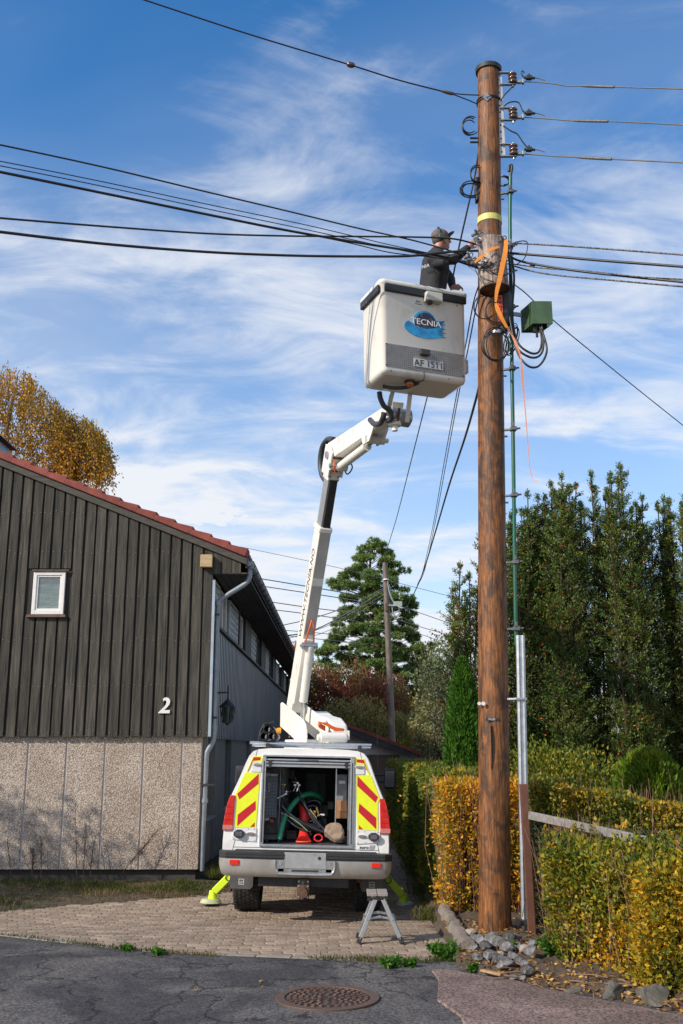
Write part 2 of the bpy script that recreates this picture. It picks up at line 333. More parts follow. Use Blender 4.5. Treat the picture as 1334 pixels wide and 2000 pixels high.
sand = mat('joint_sand', (.035, .028, .018), .95, 0, (.04, .045, .02), ns=3, bump=.5)
tag(link(grid_mesh(np.linspace(-8, 1.1, 40), np.linspace(9.42, 26, 80), lambda x, y: hgt(x, y)-.019 if y > edgeY(x)+.06 else -.05), 'driveway_bed', sand), kind='structure')
# edging strip between paving and asphalt
kerb_m = mat('edging_concrete', (.27, .235, .19), .9, 0, (.20, .18, .14), ns=8, rand=.12, bump=.6)
mb = MB(); x = -7.0
while x < .98:
    l = random.uniform(.3, .55); a = V((x, edgeY(x)+.055, -.02)); b = V((min(x+l, 1.0)-.012, edgeY(min(x+l, 1.0))+.055, -.02)); mb.bar(a, b, .1+random.uniform(-.02, .01), .052+random.uniform(-.004, .004)); x += l
tag(mb.build('kerb_edging', kerb_m, bevel=.008), kind='structure')
# soil bank by the pole and under the right hedge
soil_m = mat('dry_soil', (.05, .033, .022), .97, 0, (.10, .07, .046), ns=16, bump=1, bs=50)
def vz(x, y):
    e = np.interp(x, EXs, EYs)
    d = y-e; return -.04+.11*smooth(d/.5)+.02*sin(x*17+y*9)*smooth(d/.3)+.012*sin(x*41)*sin(y*37)
tag(link(grid_mesh(np.linspace(.98, 7, 110), np.linspace(5.2, 13, 120), lambda x, y: vz(x, y) if x > 1.02 or y < 9.75 else -.04), 'soil_bank', soil_m), kind='structure')
tag(link(grid_mesh(np.linspace(-8, -1.55, 60), np.linspace(12.6, 15.9, 40), lambda x, y: hgt(x, y)+.06*smooth((y-np.interp(x, [-8, -4.2, -1.75], [12.95, 12.95, 14.4]))/.5)-.03+.015*sin(x*9)*sin(y*13)), 'grass_bank', soil_m), kind='structure')
# ------------------------------------------------------------ the dark timber house
wood_m = mat('weathered_boards', (.008, .0082, .0065), .8, 0, (.125, .108, .080), ns=2.6, st=(9, 9, .5), rand=.36, bump=.8, bs=11, lo=.34, hi=.90, det=9, dist=.5)
wood_d = mat('dark_stained_wood', (.03, .029, .027), .7, 0, (.055, .052, .048), ns=3, st=(1, 1, 1), bump=.4, bs=20)
tile_m = mat('red_roof_tile', (.17, .035, .025), .75, 0, (.27, .062, .042), ns=7, rand=.2, bump=.4, bs=60)
white_w = mat('window_white', (.78, .76, .73), .4, 0, (.70, .67, .63), ns=9)
brown_w = mat('brown_trim', (.16, .095, .06), .7, 0, (.09, .06, .04), ns=15)
GY = 15.6; SL = tan(radians(22)); EX, EZ = -1.54, 4.80
def roofz(x): return EZ+(EX-x)*SL if x > -7.6 else EZ+(EX+7.6)*SL-(-7.6-x)*SL
house = thing('timber_house', 'dark timber-clad house over pale pebbled concrete with red verge tiles and white number 2', 'house', (-7.6, GY, 0))
def pebble():
    m = bpy.data.materials.new('exposed_aggregate'); m.use_nodes = True; nt = m.node_tree; N = nt.nodes; L = nt.links; b = N['Principled BSDF']; b.inputs['Roughness'].default_value = .9
    tc = N.new('ShaderNodeTexCoord'); vo = N.new('ShaderNodeTexVoronoi'); vo.inputs['Scale'].default_value = 78; L.new(tc.outputs['Object'], vo.inputs[0])
    r = N.new('ShaderNodeValToRGB'); cr = r.color_ramp
    for c_, p in (((.34, .27, .21), .0), ((.57, .48, .39), .12), ((.68, .58, .49), .7), ((.82, .76, .69), 1)):
        e = cr.elements[0] if p == 0 else (cr.elements[1] if p == 1 else cr.elements.new(p)); e.position = p; e.color = (*c_, 1)
    sx = N.new('ShaderNodeSeparateXYZ'); L.new(vo.outputs['Color'], sx.inputs[0]); L.new(sx.outputs[0], r.inputs[0])
    n = N.new('ShaderNodeTexNoise'); n.inputs['Scale'].default_value = 1.3; n.inputs['Detail'].default_value = 4; L.new(tc.outputs['Object'], n.inputs[0])
    r2 = N.new('ShaderNodeValToRGB'); r2.color_ramp.elements[0].position = .35; r2.color_ramp.elements[1].position = .62; r2.color_ramp.elements[0].color = (.78, .75, .73, 1); r2.color_ramp.elements[1].color = (1, 1, 1, 1); L.new(n.outputs[0], r2.inputs[0])
    dk = N.new('ShaderNodeValToRGB'); dk.color_ramp.elements[0].position = .3; dk.color_ramp.elements[0].color = (1, 1, 1, 1); dk.color_ramp.elements[1].position = .62; dk.color_ramp.elements[1].color = (.55, .48, .42, 1); L.new(vo.outputs['Distance'], dk.inputs[0])
    x = N.new('ShaderNodeMixRGB'); x.blend_type = 'MULTIPLY'; x.inputs[0].default_value = 1; L.new(r.outputs[0], x.inputs[1]); L.new(dk.outputs[0], x.inputs[2])
    x2 = N.new('ShaderNodeMixRGB'); x2.blend_type = 'MULTIPLY'; x2.inputs[0].default_value = 1; L.new(x.outputs[0], x2.inputs[1]); L.new(r2.outputs[0], x2.inputs[2]); L.new(x2.outputs[0], b.inputs['Base Color'])
    bp = N.new('ShaderNodeBump'); bp.invert = True; bp.inputs['Strength'].default_value = .8; bp.inputs['Distance'].default_value = .012; L.new(vo.outputs['Distance'], bp.inputs['Height']); L.new(bp.outputs[0], b.inputs['Normal']); return m
peb = pebble()
# plinth: pebble panels with pale seams
mb = MB(); x = -2.13; seams = []
px_ = [-2.13, -2.44, -3.03, -3.62, -4.21, -4.80, -5.39, -5.98, -6.57, -7.16, -7.75, -8.34, -8.93, -9.52, -13.0]
for a, b in zip(px_, px_[1:]): mb.bx(b+.014, a-.014, GY+.08, GY+.25, .045, 2.02)
mb.build('plinth_wall', peb, house, world=True, bevel=.006)
mb = MB()
for a in px_[1:-1]: mb.bx(a-.016, a+.016, GY+.096, GY+.2, .045, 2.02)
mb.build('panel_joint', mat('joint_strip', (.55, .50, .47), .7, 0, (.45, .41, .38), ns=20), house, world=True)
conc = mat('grey_concrete', (.20, .19, .175), .9, 0, (.13, .125, .12), ns=4, bump=.5)
mb = MB(); mb.bx(-13, -2.19, GY+.16, 39.5, -1.2, .05); mb.build('foundation', mat('dark_foundation', (.05, .045, .04), .95), house, world=True)
# striated side wall at ground level, between the window openings
ribc = mat('ribbed_concrete', (.23, .225, .215), .9, 0, (.15, .145, .14), ns=3, st=(12, 12, .8), bump=.8, bs=60)
mb = MB(); ybr = [(GY+.25, 16.35), (17.25, 18.7), (19.8, 22.8), (23.9, 27.2), (28.4, 31.6), (32.8, 39.5)]
for a, b in ybr:
    mb.bx(-2.40, -2.16, a, b, .03, 2.0); y = a
    while y < min(b, 24): mb.bx(-2.17, -2.13, y+.01, y+.055, .03, 2.0); y += .085
for (a, b), (c, d) in zip(ybr, ybr[1:]): mb.bx(-2.40, -2.16, b, c, .03, .72)
mb.build('side_wall', ribc, house, world=True)
GL = glassmat('dark_window_glass')
for (a, b), (c, d) in zip(ybr, ybr[1:]):
    f = MB(); f.bx(-2.34, -2.26, b, b+.07, .72, 2.0); f.bx(-2.34, -2.26, c-.07, c, .72, 2.0); f.bx(-2.34, -2.26, b+.07, c-.07, .72, .80)
    f.bx(-2.34, -2.26, b+.07, c-.07, 1.93, 2.0); wf = f.build('window', wood_d, house, world=True, bevel=.004)
    MB().bx(-2.32, -2.30, b+.07, c-.07, .80, 1.93).build('pane', GL, wf, world=True)
    MB().bx(-2.30, -2.09, b-.03, c+.03, .69, .725).build('sill', ZINC, wf, world=True)
# gable boards
base = MB(); gx0 = -13.0
base.add([(gx0, GY+.03, 1.999), (-2.04, GY+.03, 1.999), (-2.04, GY+.03, roofz(-2.04)-.09), (-7.6, GY+.03, roofz(-7.6)-.09), (gx0, GY+.03, roofz(gx0)-.09)], [(0, 1, 2, 3, 4)])
base.build('under_boards', mat('under_boards', (.012, .011, .010), .85, 0, (.04, .034, .027), ns=2.5, st=(8, 8, .7), bump=.5, bs=12), house, world=True)
wa, wb = W(57, 1200, GY), W(131, 1114, GY)        # window opening
wx0, wx1, wz0, wz1 = wa.x, wb.x, wa.z-.0, wb.z+.0
mb = MB(); x = -2.04-.142; first = True; xx = []
while x > gx0: xx.append((x, .142+random.uniform(-.006, .006))); x -= .174
def boardseg(x, wd, z0, z1=None, slope=True):
    y0 = GY+.026; y1 = GY-random.uniform(.0, .008); t = random.uniform(-.003, .003)
    za = z1 if z1 else roofz(x)-.12; zb = z1 if z1 else roofz(x+wd)-.12
    mb.add([(x+t, y1, z0), (x+wd+t, y1, z0), (x+wd-t, y1, zb), (x-t, y1, za), (x+t, y0, z0), (x+wd+t, y0, z0), (x+wd-t, y0, zb), (x-t, y0, za)],
           [(0, 1, 2, 3), (7, 6, 5, 4), (0, 4, 5, 1), (1, 5, 6, 2), (3, 7, 4, 0), (2, 6, 7, 3)])
for x, wd in xx:
    zb = 1.975+random.uniform(-.006, .006)
    if x < wx1 and x+wd > wx0: boardseg(x, wd, zb, wz0-.03); boardseg(x, wd, wz1+.03)
    else: boardseg(x, wd, zb)
mb.build('wall_boards', wood_m, house, world=True, bevel=.003)
nh = MB()
for x, wd in xx:
    if x < -6.2: continue
    for z in (2.06, 2.75, 3.45, 4.15, 4.85, 5.5):
        if z < roofz(x)-.2 and not (x < wx1 and x+wd > wx0 and wz0-.05 < z < wz1+.05):
            for dx in (.025, wd-.025): nh.box((x+dx, GY-.010, z+random.uniform(-.03, .03)), (.007, .004, .007))
nh.build('nail_heads', STEEL, house, world=True)
# battens closing the gaps under the barge board, barge board and verge tiles
def slope_bar(name, m, x0, x1, dz0, dz1, y0, y1, bev=.003):
    mb = MB(); mb.prism([(x0, roofz(x0)+dz0), (x1, roofz(x1)+dz0), (x1, roofz(x1)+dz1), (x0, roofz(x0)+dz1)], y0, y1); return mb.build(name, m, house, world=True, bevel=bev)
barge_m = mat('barge_wood', (.05, .045, .037), .8, 0, (.085, .075, .062), ns=4, st=(1, 1, 5), bump=.4)
slope_bar('barge_board', barge_m, -7.6, -1.50, -.145, -.035, GY-.045, GY-.012)
slope_bar('barge_board', barge_m, -13, -7.6, -.145, -.035, GY-.045, GY-.012)
mb = MB(); x = -1.60; i = 0
u = V((-cos(radians(22)), 0, sin(radians(22)))); nn = V((sin(radians(22)), 0, cos(radians(22)))); p = V((-1.545, 0, roofz(-1.545)-.03)); LT = .318
while p.x > -7.55:
    a = p-u*.02; b = p+u*(LT-.012); tp = .0
    for (q0, q1, y0, y1, h0, h1) in ((a, b, GY-.085, GY+.20, .135, .088),):
        vs = [V((q0.x, y0, q0.z)), V((q1.x, y0, q1.z)), V((q1.x, y0, q1.z))+nn*h1, V((q0.x, y0, q0.z))+nn*h0]; vs2 = [v_+V((0, y1-y0, 0)) for v_ in vs]
        mb.add(vs+vs2, [(0, 1, 2, 3), (7, 6, 5, 4), (0, 4, 5, 1), (1, 5, 6, 2), (2, 6, 7, 3), (3, 7, 4, 0)])
    p = p+u*LT
mb.build('verge_tile_row', tile_m, house, world=True, bevel=.012)
# tiled slope (pantile courses) and far slope
def tiled(xa, xb, side):
    mb = MB(); ny = 200; L_ = abs(xb-xa)/cos(radians(22)); nc = int(L_/LT); ysv = np.linspace(GY+.2, 40, ny)
    for c in range(nc):
        x0 = xa+(xb-xa)*c/nc; x1 = xa+(xb-xa)*(c+1)/nc; vs = []
        for y in ysv:
            wv = .028*abs(sin(y*pi/.24))
            vs += [(x0, y, roofz(x0)+.06+wv+.03), (x1, y, roofz(x1)+.06+wv), (x0, y, roofz(x0)+.03)]
        mb.add(vs, [f for i in range(ny-1) for f in ((3*i, 3*i+3, 3*i+4, 3*i+1), (3*i+2, 3*i+5, 3*i+3, 3*i))], False)
    return mb
tiled(-1.50, -7.6, 1).build('roof', tile_m, house, world=True)
mb = MB(); mb.prism([(-7.6, roofz(-7.6)+.05), (-13.7, roofz(-13.7)+.05), (-13.7, roofz(-13.7)-.1), (-7.6, roofz(-7.6)-.1)], GY-.02, 40); mb.build('roof', tile_m, house, world=True)
# soffit boards and boxed eave end
mb = MB(); nb = 5
for i in range(nb): a = -2.04+.54*i/nb; mb.bx(a+.004, a+.54/nb-.004, GY+.0, 40, 4.50, 4.52)
mb.build('soffit', wood_d, house, world=True)
mb = MB()
for a, b in ((-2.04, -1.90), (-1.895, -1.75), (-1.745, -1.60)): mb.add([(a, GY-.004, 4.51), (b, GY-.004, 4.51), (b, GY-.004, roofz(b)-.11), (a, GY-.004, roofz(a)-.11), (a, GY+.03, 4.51), (b, GY+.03, 4.51), (b, GY+.03, roofz(b)-.11), (a, GY+.03, roofz(a)-.11)], [(0, 1, 2, 3), (7, 6, 5, 4), (0, 4, 5, 1), (1, 5, 6, 2), (3, 7, 4, 0)])
mb.build('eave_box', wood_m, house, world=True)
a, b = W(391, 1107, GY-.1), W(415, 1083, GY-.1); MB().bx(a.x, b.x, GY-.11, GY-.005, a.z, b.z).build('beam_end', mat('fresh_wood', (.52, .38, .21), .7, 0, (.38, .26, .13), ns=5, st=(1, 1, 7)), house, world=True, bevel=.006)
# upper side wall: lower cladding ribs, sill rail, shutters, windows
SZ = 3.72
clad = mat('ribbed_dark_cladding', (.12, .135, .155), .34, 0, (.24, .27, .31), ns=3, st=(6, 6, .5), rand=.12, bump=.2)
MB().bx(-2.16, -2.065, GY+.03, 40, 2.0, SZ).build('cladding_base', mat('cladding_shadow_gap', (.007, .007, .008), .8), house, world=True)
mb = MB(); y = GY+.05
while y < 40: mb.bx(-2.066, -2.059, y, y+.10, 1.96, SZ); y += .24
mb.build('side_cladding', clad, house, world=True)
MB().bx(-2.15, -2.0, GY+.04, 40, SZ, SZ+.05).build('sill_rail', wood_d, house, world=True, bevel=.004)
MB().bx(-2.3, -2.13, GY+.04, 40, SZ+.05, 4.5).build('upper_wall', wood_d, house, world=True)
MB().bx(-2.06, -2.0, GY+.0, GY+.045, 1.98, 4.4).build('corner_strip', mat('pale_flashing', (.42, .48, .54), .4, .3), house, world=True)
shut_m = mat('grey_louvre', (.50, .53, .56), .5, 0, (.4, .42, .45), ns=8)
def shutter(y0, y1):
    f = MB(); z0, z1 = SZ+.06, 4.47; X = -2.075
    f.bx(X-.02, X+.02, y0, y0+.07, z0, z1); f.bx(X-.02, X+.02, y1-.07, y1, z0, z1); f.bx(X-.02, X+.02, y0+.07, y1-.07, z1-.05, z1); f.bx(X-.02, X+.02, y0+.07, y1-.07, z0, z0+.05)
    o = f.build('shutter', shut_m, house, world=True); s_ = MB(); z = z0+.07
    while z < z1-.06: s_.add([(X-.018, y0+.07, z), (X-.018, y1-.07, z), (X+.016, y1-.07, z+.05), (X+.016, y0+.07, z+.05)], [(0, 1, 2, 3)]); s_.add([(X+.016, y0+.07, z+.05), (X+.016, y1-.07, z+.05), (X+.016, y1-.07, z+.075), (X+.016, y0+.07, z+.075)], [(0, 1, 2, 3)]); z += .115
    s_.build('louvre', shut_m, o, world=True)
def sidewin(y0, y1, m=wood_d):
    f = MB(); z0, z1 = SZ+.06, 4.47; X = -2.10
    f.bx(X-.03, X+.02, y0, y0+.07, z0, z1); f.bx(X-.03, X+.02, y1-.07, y1, z0, z1); f.bx(X-.03, X+.02, y0+.07, y1-.07, z1-.06, z1); f.bx(X-.03, X+.02, y0+.07, y1-.07, z0, z0+.06); f.bx(X-.03, X+.015, (y0+y1)/2-.03, (y0+y1)/2+.03, z0+.06, z1-.06)
    o = f.build('window', m, house, world=True, bevel=.003); MB().bx(X-.02, X-.01, y0+.07, y1-.07, z0+.06, z1-.06).build('pane', GL, o, world=True)
shutter(15.68, 16.75); sidewin(16.85, 18.0, white_w)
for k, y in enumerate((18.25, 22.6, 26.95, 31.3, 35.6)):
    shutter(y, y+1.55)
    sidewin(y+1.75, y+2.75, white_w if k == 0 else wood_d)
    MB().bx(-2.13, -2.03, y+1.58, y+1.72, SZ+.05, 4.5).build('post', wood_d, house, world=True); MB().bx(-2.13, -2.03, y+2.85, y+4.25, SZ+.05, 4.5).build('post', wood_d, house, world=True)
# gutter with brackets, downpipe
mb = MB(); gyv = np.linspace(GY+.02, 40, 40); R_ = .072; gc = (-1.475, 4.70)
vs = []
for y in (GY+.02, 40):
    for k in range(11): a = pi+pi*k/10; vs.append((gc[0]+R_*cos(a), y, gc[1]+R_*sin(a)))
mb.add(vs, [(k, k+1, 12+k, 11+k) for k in range(10)], True); mb.add(vs[:11], [tuple(range(11))]); mb.tube([(gc[0]+R_, GY+.02, gc[1]), (gc[0]+R_, 40, gc[1])], .01, 6, raw=True)
g_ = mb.build('gutter', ZINC, house, world=True); y = GY+.3
while y < 39:
    mb = MB(); mb.tube([(gc[0]+(R_+.004)*cos(pi+pi*k/8), y, gc[1]+(R_+.004)*sin(pi+pi*k/8)) for k in range(9)], .008, 4, raw=True); y += .6; mb.build('gutter_bracket', DARKM, g_, world=True)
mb = MB(); mb.bx(-1.53, -1.50, GY+.02, 40, 4.60, 4.78); mb.build('fascia', wood_d, house, world=True)
dp = MB(); PY = 15.74
dp.tube([(-1.47, PY, 4.66), (-1.47, PY, 4.50), (-1.50, PY, 4.40), (-1.60, PY, 4.32), (-1.82, PY, 4.18), (-1.94, PY, 4.08), (-1.965, PY, 3.95), (-1.97, PY, 3.6), (-1.97, PY, 3.0), (-1.97, PY, 2.3), (-1.97, PY, 2.0), (-1.985, PY, 1.9), (-2.05, PY, 1.78), (-2.075, PY, 1.68), (-2.08, PY, 1.3), (-2.09, PY, .6), (-2.09, PY, .02)], .040, 14, steps=5)
for z in (4.05, 3.02, 2.12): dp.cone((-1.97, PY, z-.035), (-1.97, PY, z+.035), .053, n=14)
dp.cone((-2.083, PY, 1.0), (-2.083, PY, 1.06), .053, n=14); dp.cone((-1.47, PY, 4.60), (-1.47, PY, 4.68), .075, .05)
dpo = dp.build('downpipe', ZINC, house, world=True)
mb = MB()
for z in (3.85, 2.25, 1.25): mb.bx(-2.14, -1.93, PY-.055, PY+.055, z, z+.03)
mb.build('pipe_clip', DARKM, dpo, world=True)
# gable window
f = MB(); Y0 = GY-.02; a, b = W(61, 1200, GY), W(129, 1117, GY); x0, x1, z0, z1 = a.x, b.x, a.z, b.z; fr = .055
f.bx(x0, x0+fr, Y0, Y0+.05, z0, z1); f.bx(x1-fr, x1, Y0, Y0+.05, z0, z1); f.bx(x0+fr, x1-fr, Y0, Y0+.05, z0, z0+fr+.01); f.bx(x0+fr, x1-fr, Y0, Y0+.05, z1-fr, z1)
wf = f.build('window', white_w, house, world=True, bevel=.006)
g2 = MB(); i0, i1, j0, j1 = x0+fr, x1-fr, z0+fr+.01, z1-fr
g2.bx(i0, i0+.028, Y0+.015, Y0+.05, j0, j1); g2.bx(i1-.028, i1, Y0+.015, Y0+.05, j0, j1); g2.bx(i0+.028, i1-.028, Y0+.015, Y0+.05, j0, j0+.028); g2.bx(i0+.028, i1-.028, Y0+.015, Y0+.05, j1-.028, j1); g2.build('sash', white_w, wf, world=True, bevel=.004)
bl = MB(); z = j0+.03
while z < j1-.15: bl.add([(i0+.03, Y0+.046, z), (i1-.03, Y0+.046, z), (i1-.03, Y0+.04, z+.022), (i0+.03, Y0+.04, z+.022)], [(0, 1, 2, 3)]); z += .0225
bl.build('blind', mat('pale_blind', (.42, .48, .42), .6, 0, (.16, .21, .19), ns=2.2, st=(1, 1, 9), lo=.4, hi=.6), wf, world=True)
pm = mat('window_pane', (.8, .9, .9), .03, 0, (.8, .9, .9)); pm.node_tree.nodes['Principled BSDF'].inputs['Transmission Weight'].default_value = .9
MB().bx(i0+.02, i1-.02, Y0+.030, Y0+.034, j0+.02, j1-.02).build('pane', pm, wf, world=True)
MB().bx(i0, i1, Y0+.0485, Y0+.0495, j0, j1).build('backing', mat('room_dark', (.05, .05, .09), .9), wf, world=True)
MB().bx(x0-.06, x1+.05, GY-.06, GY, z0-.05, z0-.008).build('sill', brown_w, wf, world=True, bevel=.003)
MB().bx(x0-.02, x1+.06, GY-.05, GY, z1+.012, z1+.03).build('head_flashing', brown_w, wf, world=True)
# house number 2 drawn as a bold stroke with a flat foot
o2, t2 = W(309, 1393, GY-.02), W(333, 1362, GY-.02); w2 = t2.x-o2.x; h2 = t2.z-o2.z
cl = [(.30, .80), (.38, .93), (.58, .985), (.80, .94), (.92, .80), (.90, .62), (.74, .44), (.50, .26), (.28, .12)]
outer = [(.36, .90), (.50, .98), (.70, 1.0), (.90, .93), (1.0, .77), (.95, .58), (.80, .42), (.62, .28), (.50, .20), (1.0, .20), (.98, .0), (.0, .0), (.02, .06), (.24, .22), (.46, .38), (.60, .52), (.68, .66), (.66, .77), (.58, .82), (.48, .80), (.42, .74)]
mb = MB(); mb.prism([(o2.x+a*w2, o2.z+b*h2) for a, b in outer], GY-.028, GY-.012); mb.build('house_number', white_w, house, world=True)
# chimney
a = W(17, 885, 19); ch = MB(); ch.bx(-7.9, a.x-.12, 18.6, 19.4, 6.2, W(10, 866, 19).z); c_ = ch.build('chimney', ZINC, house, world=True)
zc = W(10, 866, 19).z; mb = MB(); mb.prism([(-8.05, zc), (a.x-.0, zc), (a.x-.02, zc+.03), (-7.1, zc+.30), (-8.05, zc+.30)], 18.5, 19.5); mb.build('chimney_cap', DARKM, c_, world=True)
# wall lantern
LX, LY = -1.79, 15.95; lan = thing('wall_lantern', 'black hexagonal wall lantern on a scrolled bracket beside the downpipe', 'lantern', (LX, LY, 2.4))
zt = W(445, 1366, LY).z; zb = W(445, 1414, LY).z; zbr = W(445, 1352, LY).z
mb = MB(); mb.tube([(-2.03, LY, zbr), (LX+.02, LY, zbr)], .009, 6); mb.tube([(-2.03, LY, zbr-.14), (-2.0, LY, zbr-.05), (-1.93, LY, zbr-.015), (LX-.02, LY, zbr-.01)], .008, 6); mb.tube([(LX, LY, zbr+.10), (LX, LY, zt)], .008, 6); mb.bx(-2.03, -2.018, LY-.03, LY+.03, zbr-.2, zbr+.06); mb.build('bracket', DARKM, lan, world=True)
IRON = mat('black_iron', (.014, .016, .018), .4, .2)
mb = MB(); mb.cone((LX, LY, zt-.10), (LX, LY, zt-.0), .135, .02, 6); mb.cone((LX, LY, zt-.118), (LX, LY, zt-.10), .145, .14, 6); mb.cone((LX, LY, zt), (LX, LY, zt+.03), .02, .01, 6); mb.build('lid', IRON, lan, world=True)
mb = MB(); h0 = zt-.118; h1 = zb+.03
for k in range(6): c0, s0 = cos(pi/3*k), sin(pi/3*k); mb.tube([(LX+.118*c0, LY+.118*s0, h0), (LX+.075*c0, LY+.075*s0, h1)], .009, 5, raw=True)
mb.cone((LX, LY, h1-.012), (LX, LY, h1+.01), .082, n=6); mb.cone((LX, LY, h1-.05), (LX, LY, h1-.012), .012, .05, 6); mb.build('lantern_frame', IRON, lan, world=True)
MB().cone((LX, LY, h1), (LX, LY, h0), .068, .108, 6).build('glass', mat('green_glass', (.012, .035, .03), .1, 0, (.01, .02, .02)), lan, world=True)
# ------------------------------------------------------------ the lift truck (local frame: x right, y forward, z up; origin under the rear bumper)
truck = thing('lift_truck', 'white service truck with chevron panels, open tail hatch and raised bucket lift', 'lift truck', (-.425, 12.0, -.09), (0, radians(1.3), 0))
def R(zx, zy, y=0.):
    """measured rear-view point -> local x, z"""
    z = 1.782-((1360+zy/2.9)-1465)*.00568; x = (zx-558)/490; return (x-.0227*z, z+.09+.0227*x)
prof = [(0, 1.89), (.25, 1.89), (.45, 1.885), (.585, 1.872), (.655, 1.845), (.70, 1.79), (.74, 1.70), (.785, 1.58), (.835, 1.46), (.88, 1.36), (.915, 1.25), (.94, 1.12), (.955, .98), (.962, .84), (.962, .73), (.955, .68)]
full = prof+[(0, .68)]
def section(y, sx=1., top=None, shift=0.):
    pts = []
    for x, z in prof: pts.append((x*sx, min(z, top) if top else z))
    pts = pts+[(0, .68)]
    L_ = [(-x, z) for x, z in pts[1:-1]]
    return [V((x, y, z+shift)) for x, z in pts+list(reversed(L_))]
st = [(0.0, .985, None), (.03, 1, None), (.5, 1, None), (2.6, 1, None), (3.3, 1, None), (3.75, .995, 1.85), (4.1, .985, 1.62), (4.35, .97, 1.30), (4.8, .96, 1.25), (5.35, .93, 1.17), (5.45, .88, 1.05)]
secs = [section(*q[:3]) for q in st]; n = len(secs[0]); mb = MB(); allv = [p for s_ in secs for p in s_]
mb.add(allv, [(i*n+k, i*n+(k+1) % n, (i+1)*n+(k+1) % n, (i+1)*n+k) for i in range(len(secs)-1) for k in range(n)], True); mb.add(secs[-1], [tuple(range(n))])
# rear face ring around the hatch opening
ox, oz0, oz1 = .527, .815, 1.79
rear = secs[0]
def on_rect(p):
    x, z = p.x, p.z; cz = (oz0+oz1)/2; hx, hz = ox, (oz1-oz0)/2; dx, dz = x/hx, (z-cz)/hz; m_ = max(abs(dx), abs(dz)); return V((x/m_, 0.0, cz+(z-cz)/m_))
rect = [on_rect(p) for p in rear]
def snap(i_, q):
    rect[i_] = q
for cxs, czs in ((ox, oz0), (ox, oz1), (-ox, oz0), (-ox, oz1)):
    i_ = min(range(n), key=lambda k_: (rect[k_]-V((cxs, 0, czs))).length); snap(i_, V((cxs, 0, czs)))
mb.add(rear+rect, [(k, (k+1) % n, n+(k+1) % n, n+k) for k in range(n)])
body = mb.build('body', WHITE, truck)
# load space lining
lin = mat('load_lining', (.055, .056, .062), .7, 0, (.085, .085, .09), ns=6)
mb = MB(); D_ = 2.2
mb.add([(-ox, .0, oz0), (ox, .0, oz0), (ox, .0, oz1), (-ox, .0, oz1), (-.70, D_, oz0), (.70, D_, oz0), (.64, D_, oz1), (-.64, D_, oz1), (-.70, .05, oz0), (.70, .05, oz0), (.64, .05, oz1), (-.64, .05, oz1)],
       [(4, 5, 6, 7), (8, 9, 5, 4), (11, 10, 6, 7), (8, 4, 7, 11), (9, 5, 6, 10)])
mb.build('load_space', lin, truck)
# hatch frame, header with rolled shutter guide
mb = MB(); t = .035
mb.bx(-ox-.012, -ox+t, -.022, .05, oz0, oz1); mb.bx(ox-t, ox+.012, -.022, .05, oz0, oz1); mb.bx(-ox-.012, ox+.012, -.022, .05, oz0-.028, oz0); mb.bx(-ox-.012, ox+.012, -.022, .05, oz1, oz1+.022)
hf = mb.build('hatch_frame', ALU, truck, bevel=.004)
mb = MB(); mb.bx(-ox+t, ox-t, -.01, .04, oz1-.042, oz1-.022); mb.build('hatch_rail', ALU, hf, bevel=.004)
mb = MB(); mb.cone((-ox+t, -.004, oz1-.067), (ox-t, -.004, oz1-.067), .016, n=12); mb.bx(-ox+t, ox-t, 0.0, .05, oz1-.112, oz1-.086); mb.build('hatch_rail', ALU, hf)
MB().bx(-.12, .12, -.014, -.008, oz1-.035, oz1-.026).build('latch', BLACK, hf)
for sx in (-1, 1):
    mb = MB(); mb.cone((sx*.445, -.035, oz1-.075), (sx*.445, .0, oz1-.075), .026, n=12); mb.bx(sx*.445-.012, sx*.445+.012, -.03, .0, oz1-.125, oz1-.04); mb.build('roller', DARKM, hf)
    MB().bx(sx*(ox-.012)-.006, sx*(ox-.012)+.006, -.028, -.02, oz0+.02, oz1-.05).build('seal', BLACK, hf)
# panel seams beside the hatch and along the tailgate
for sx in (-1, 1):
    m_ = MB(); m_.add([(sx*.600, -.0015, 1.86), (sx*.606, -.0015, 1.86), (sx*.846, -.0015, .73), (sx*.840, -.0015, .73)], [(0, 1, 2, 3)]); m_.bx(sx*.958-.004, sx*.958+.004, .20, .206, .72, 1.2); m_.build('body_seam', mat('seam_dark', (.08, .075, .07), .8), truck)
MB().bx(-.83, .83, -.003, .001, .772, .777).build('body_seam', mat('seam_dark', (.08, .075, .07), .8), truck)
m_ = MB()
for k in range(12): m_.cone((-.50+k*.0909, -.006, .786), (-.50+k*.0909, .0, .786), .005, n=8)
m_.build('rivets', mat('rivet_grey', (.3, .29, .28), .5, .4), truck)
# chevron panels
YEL = mat('reflective_yellow', (.80, .86, .02), .4, 0, (.74, .80, .02), ns=12); RED = mat('reflective_red', (.55, .012, .025), .4, 0, (.48, .012, .025), ns=12)
PLW = mat('white_plate', (.74, .74, .73), .35, 0, (.66, .66, .65), ns=12)
LEFT = dict(top=[(313, 338), (311, 374), (256, 374), (228, 432), (222, 428), (258, 341)], low=[(300, 438), (283, 745), (163, 745), (172, 590), (160, 566), (213, 438), (225, 431)],
            red=[[(302, 345), (300, 362), (258, 366), (243, 400), (228, 428), (262, 345)], [(293, 440), (292, 498), (185, 588), (172, 556)], [(277, 596), (279, 645), (176, 738), (178, 674)], [(275, 718), (274, 742), (250, 742)]],
            plate=[[(306, 376), (304, 432), (254, 428), (258, 376)], [(285, 748), (283, 826), (150, 812), (155, 748)]])
def poly(pts, y0, y1, sx): 
    q = []
    for zx, zy in pts:
        x, z = R(zx, zy); q.append((sx*abs(x) if sx > 0 else x, z+.0))
    return q
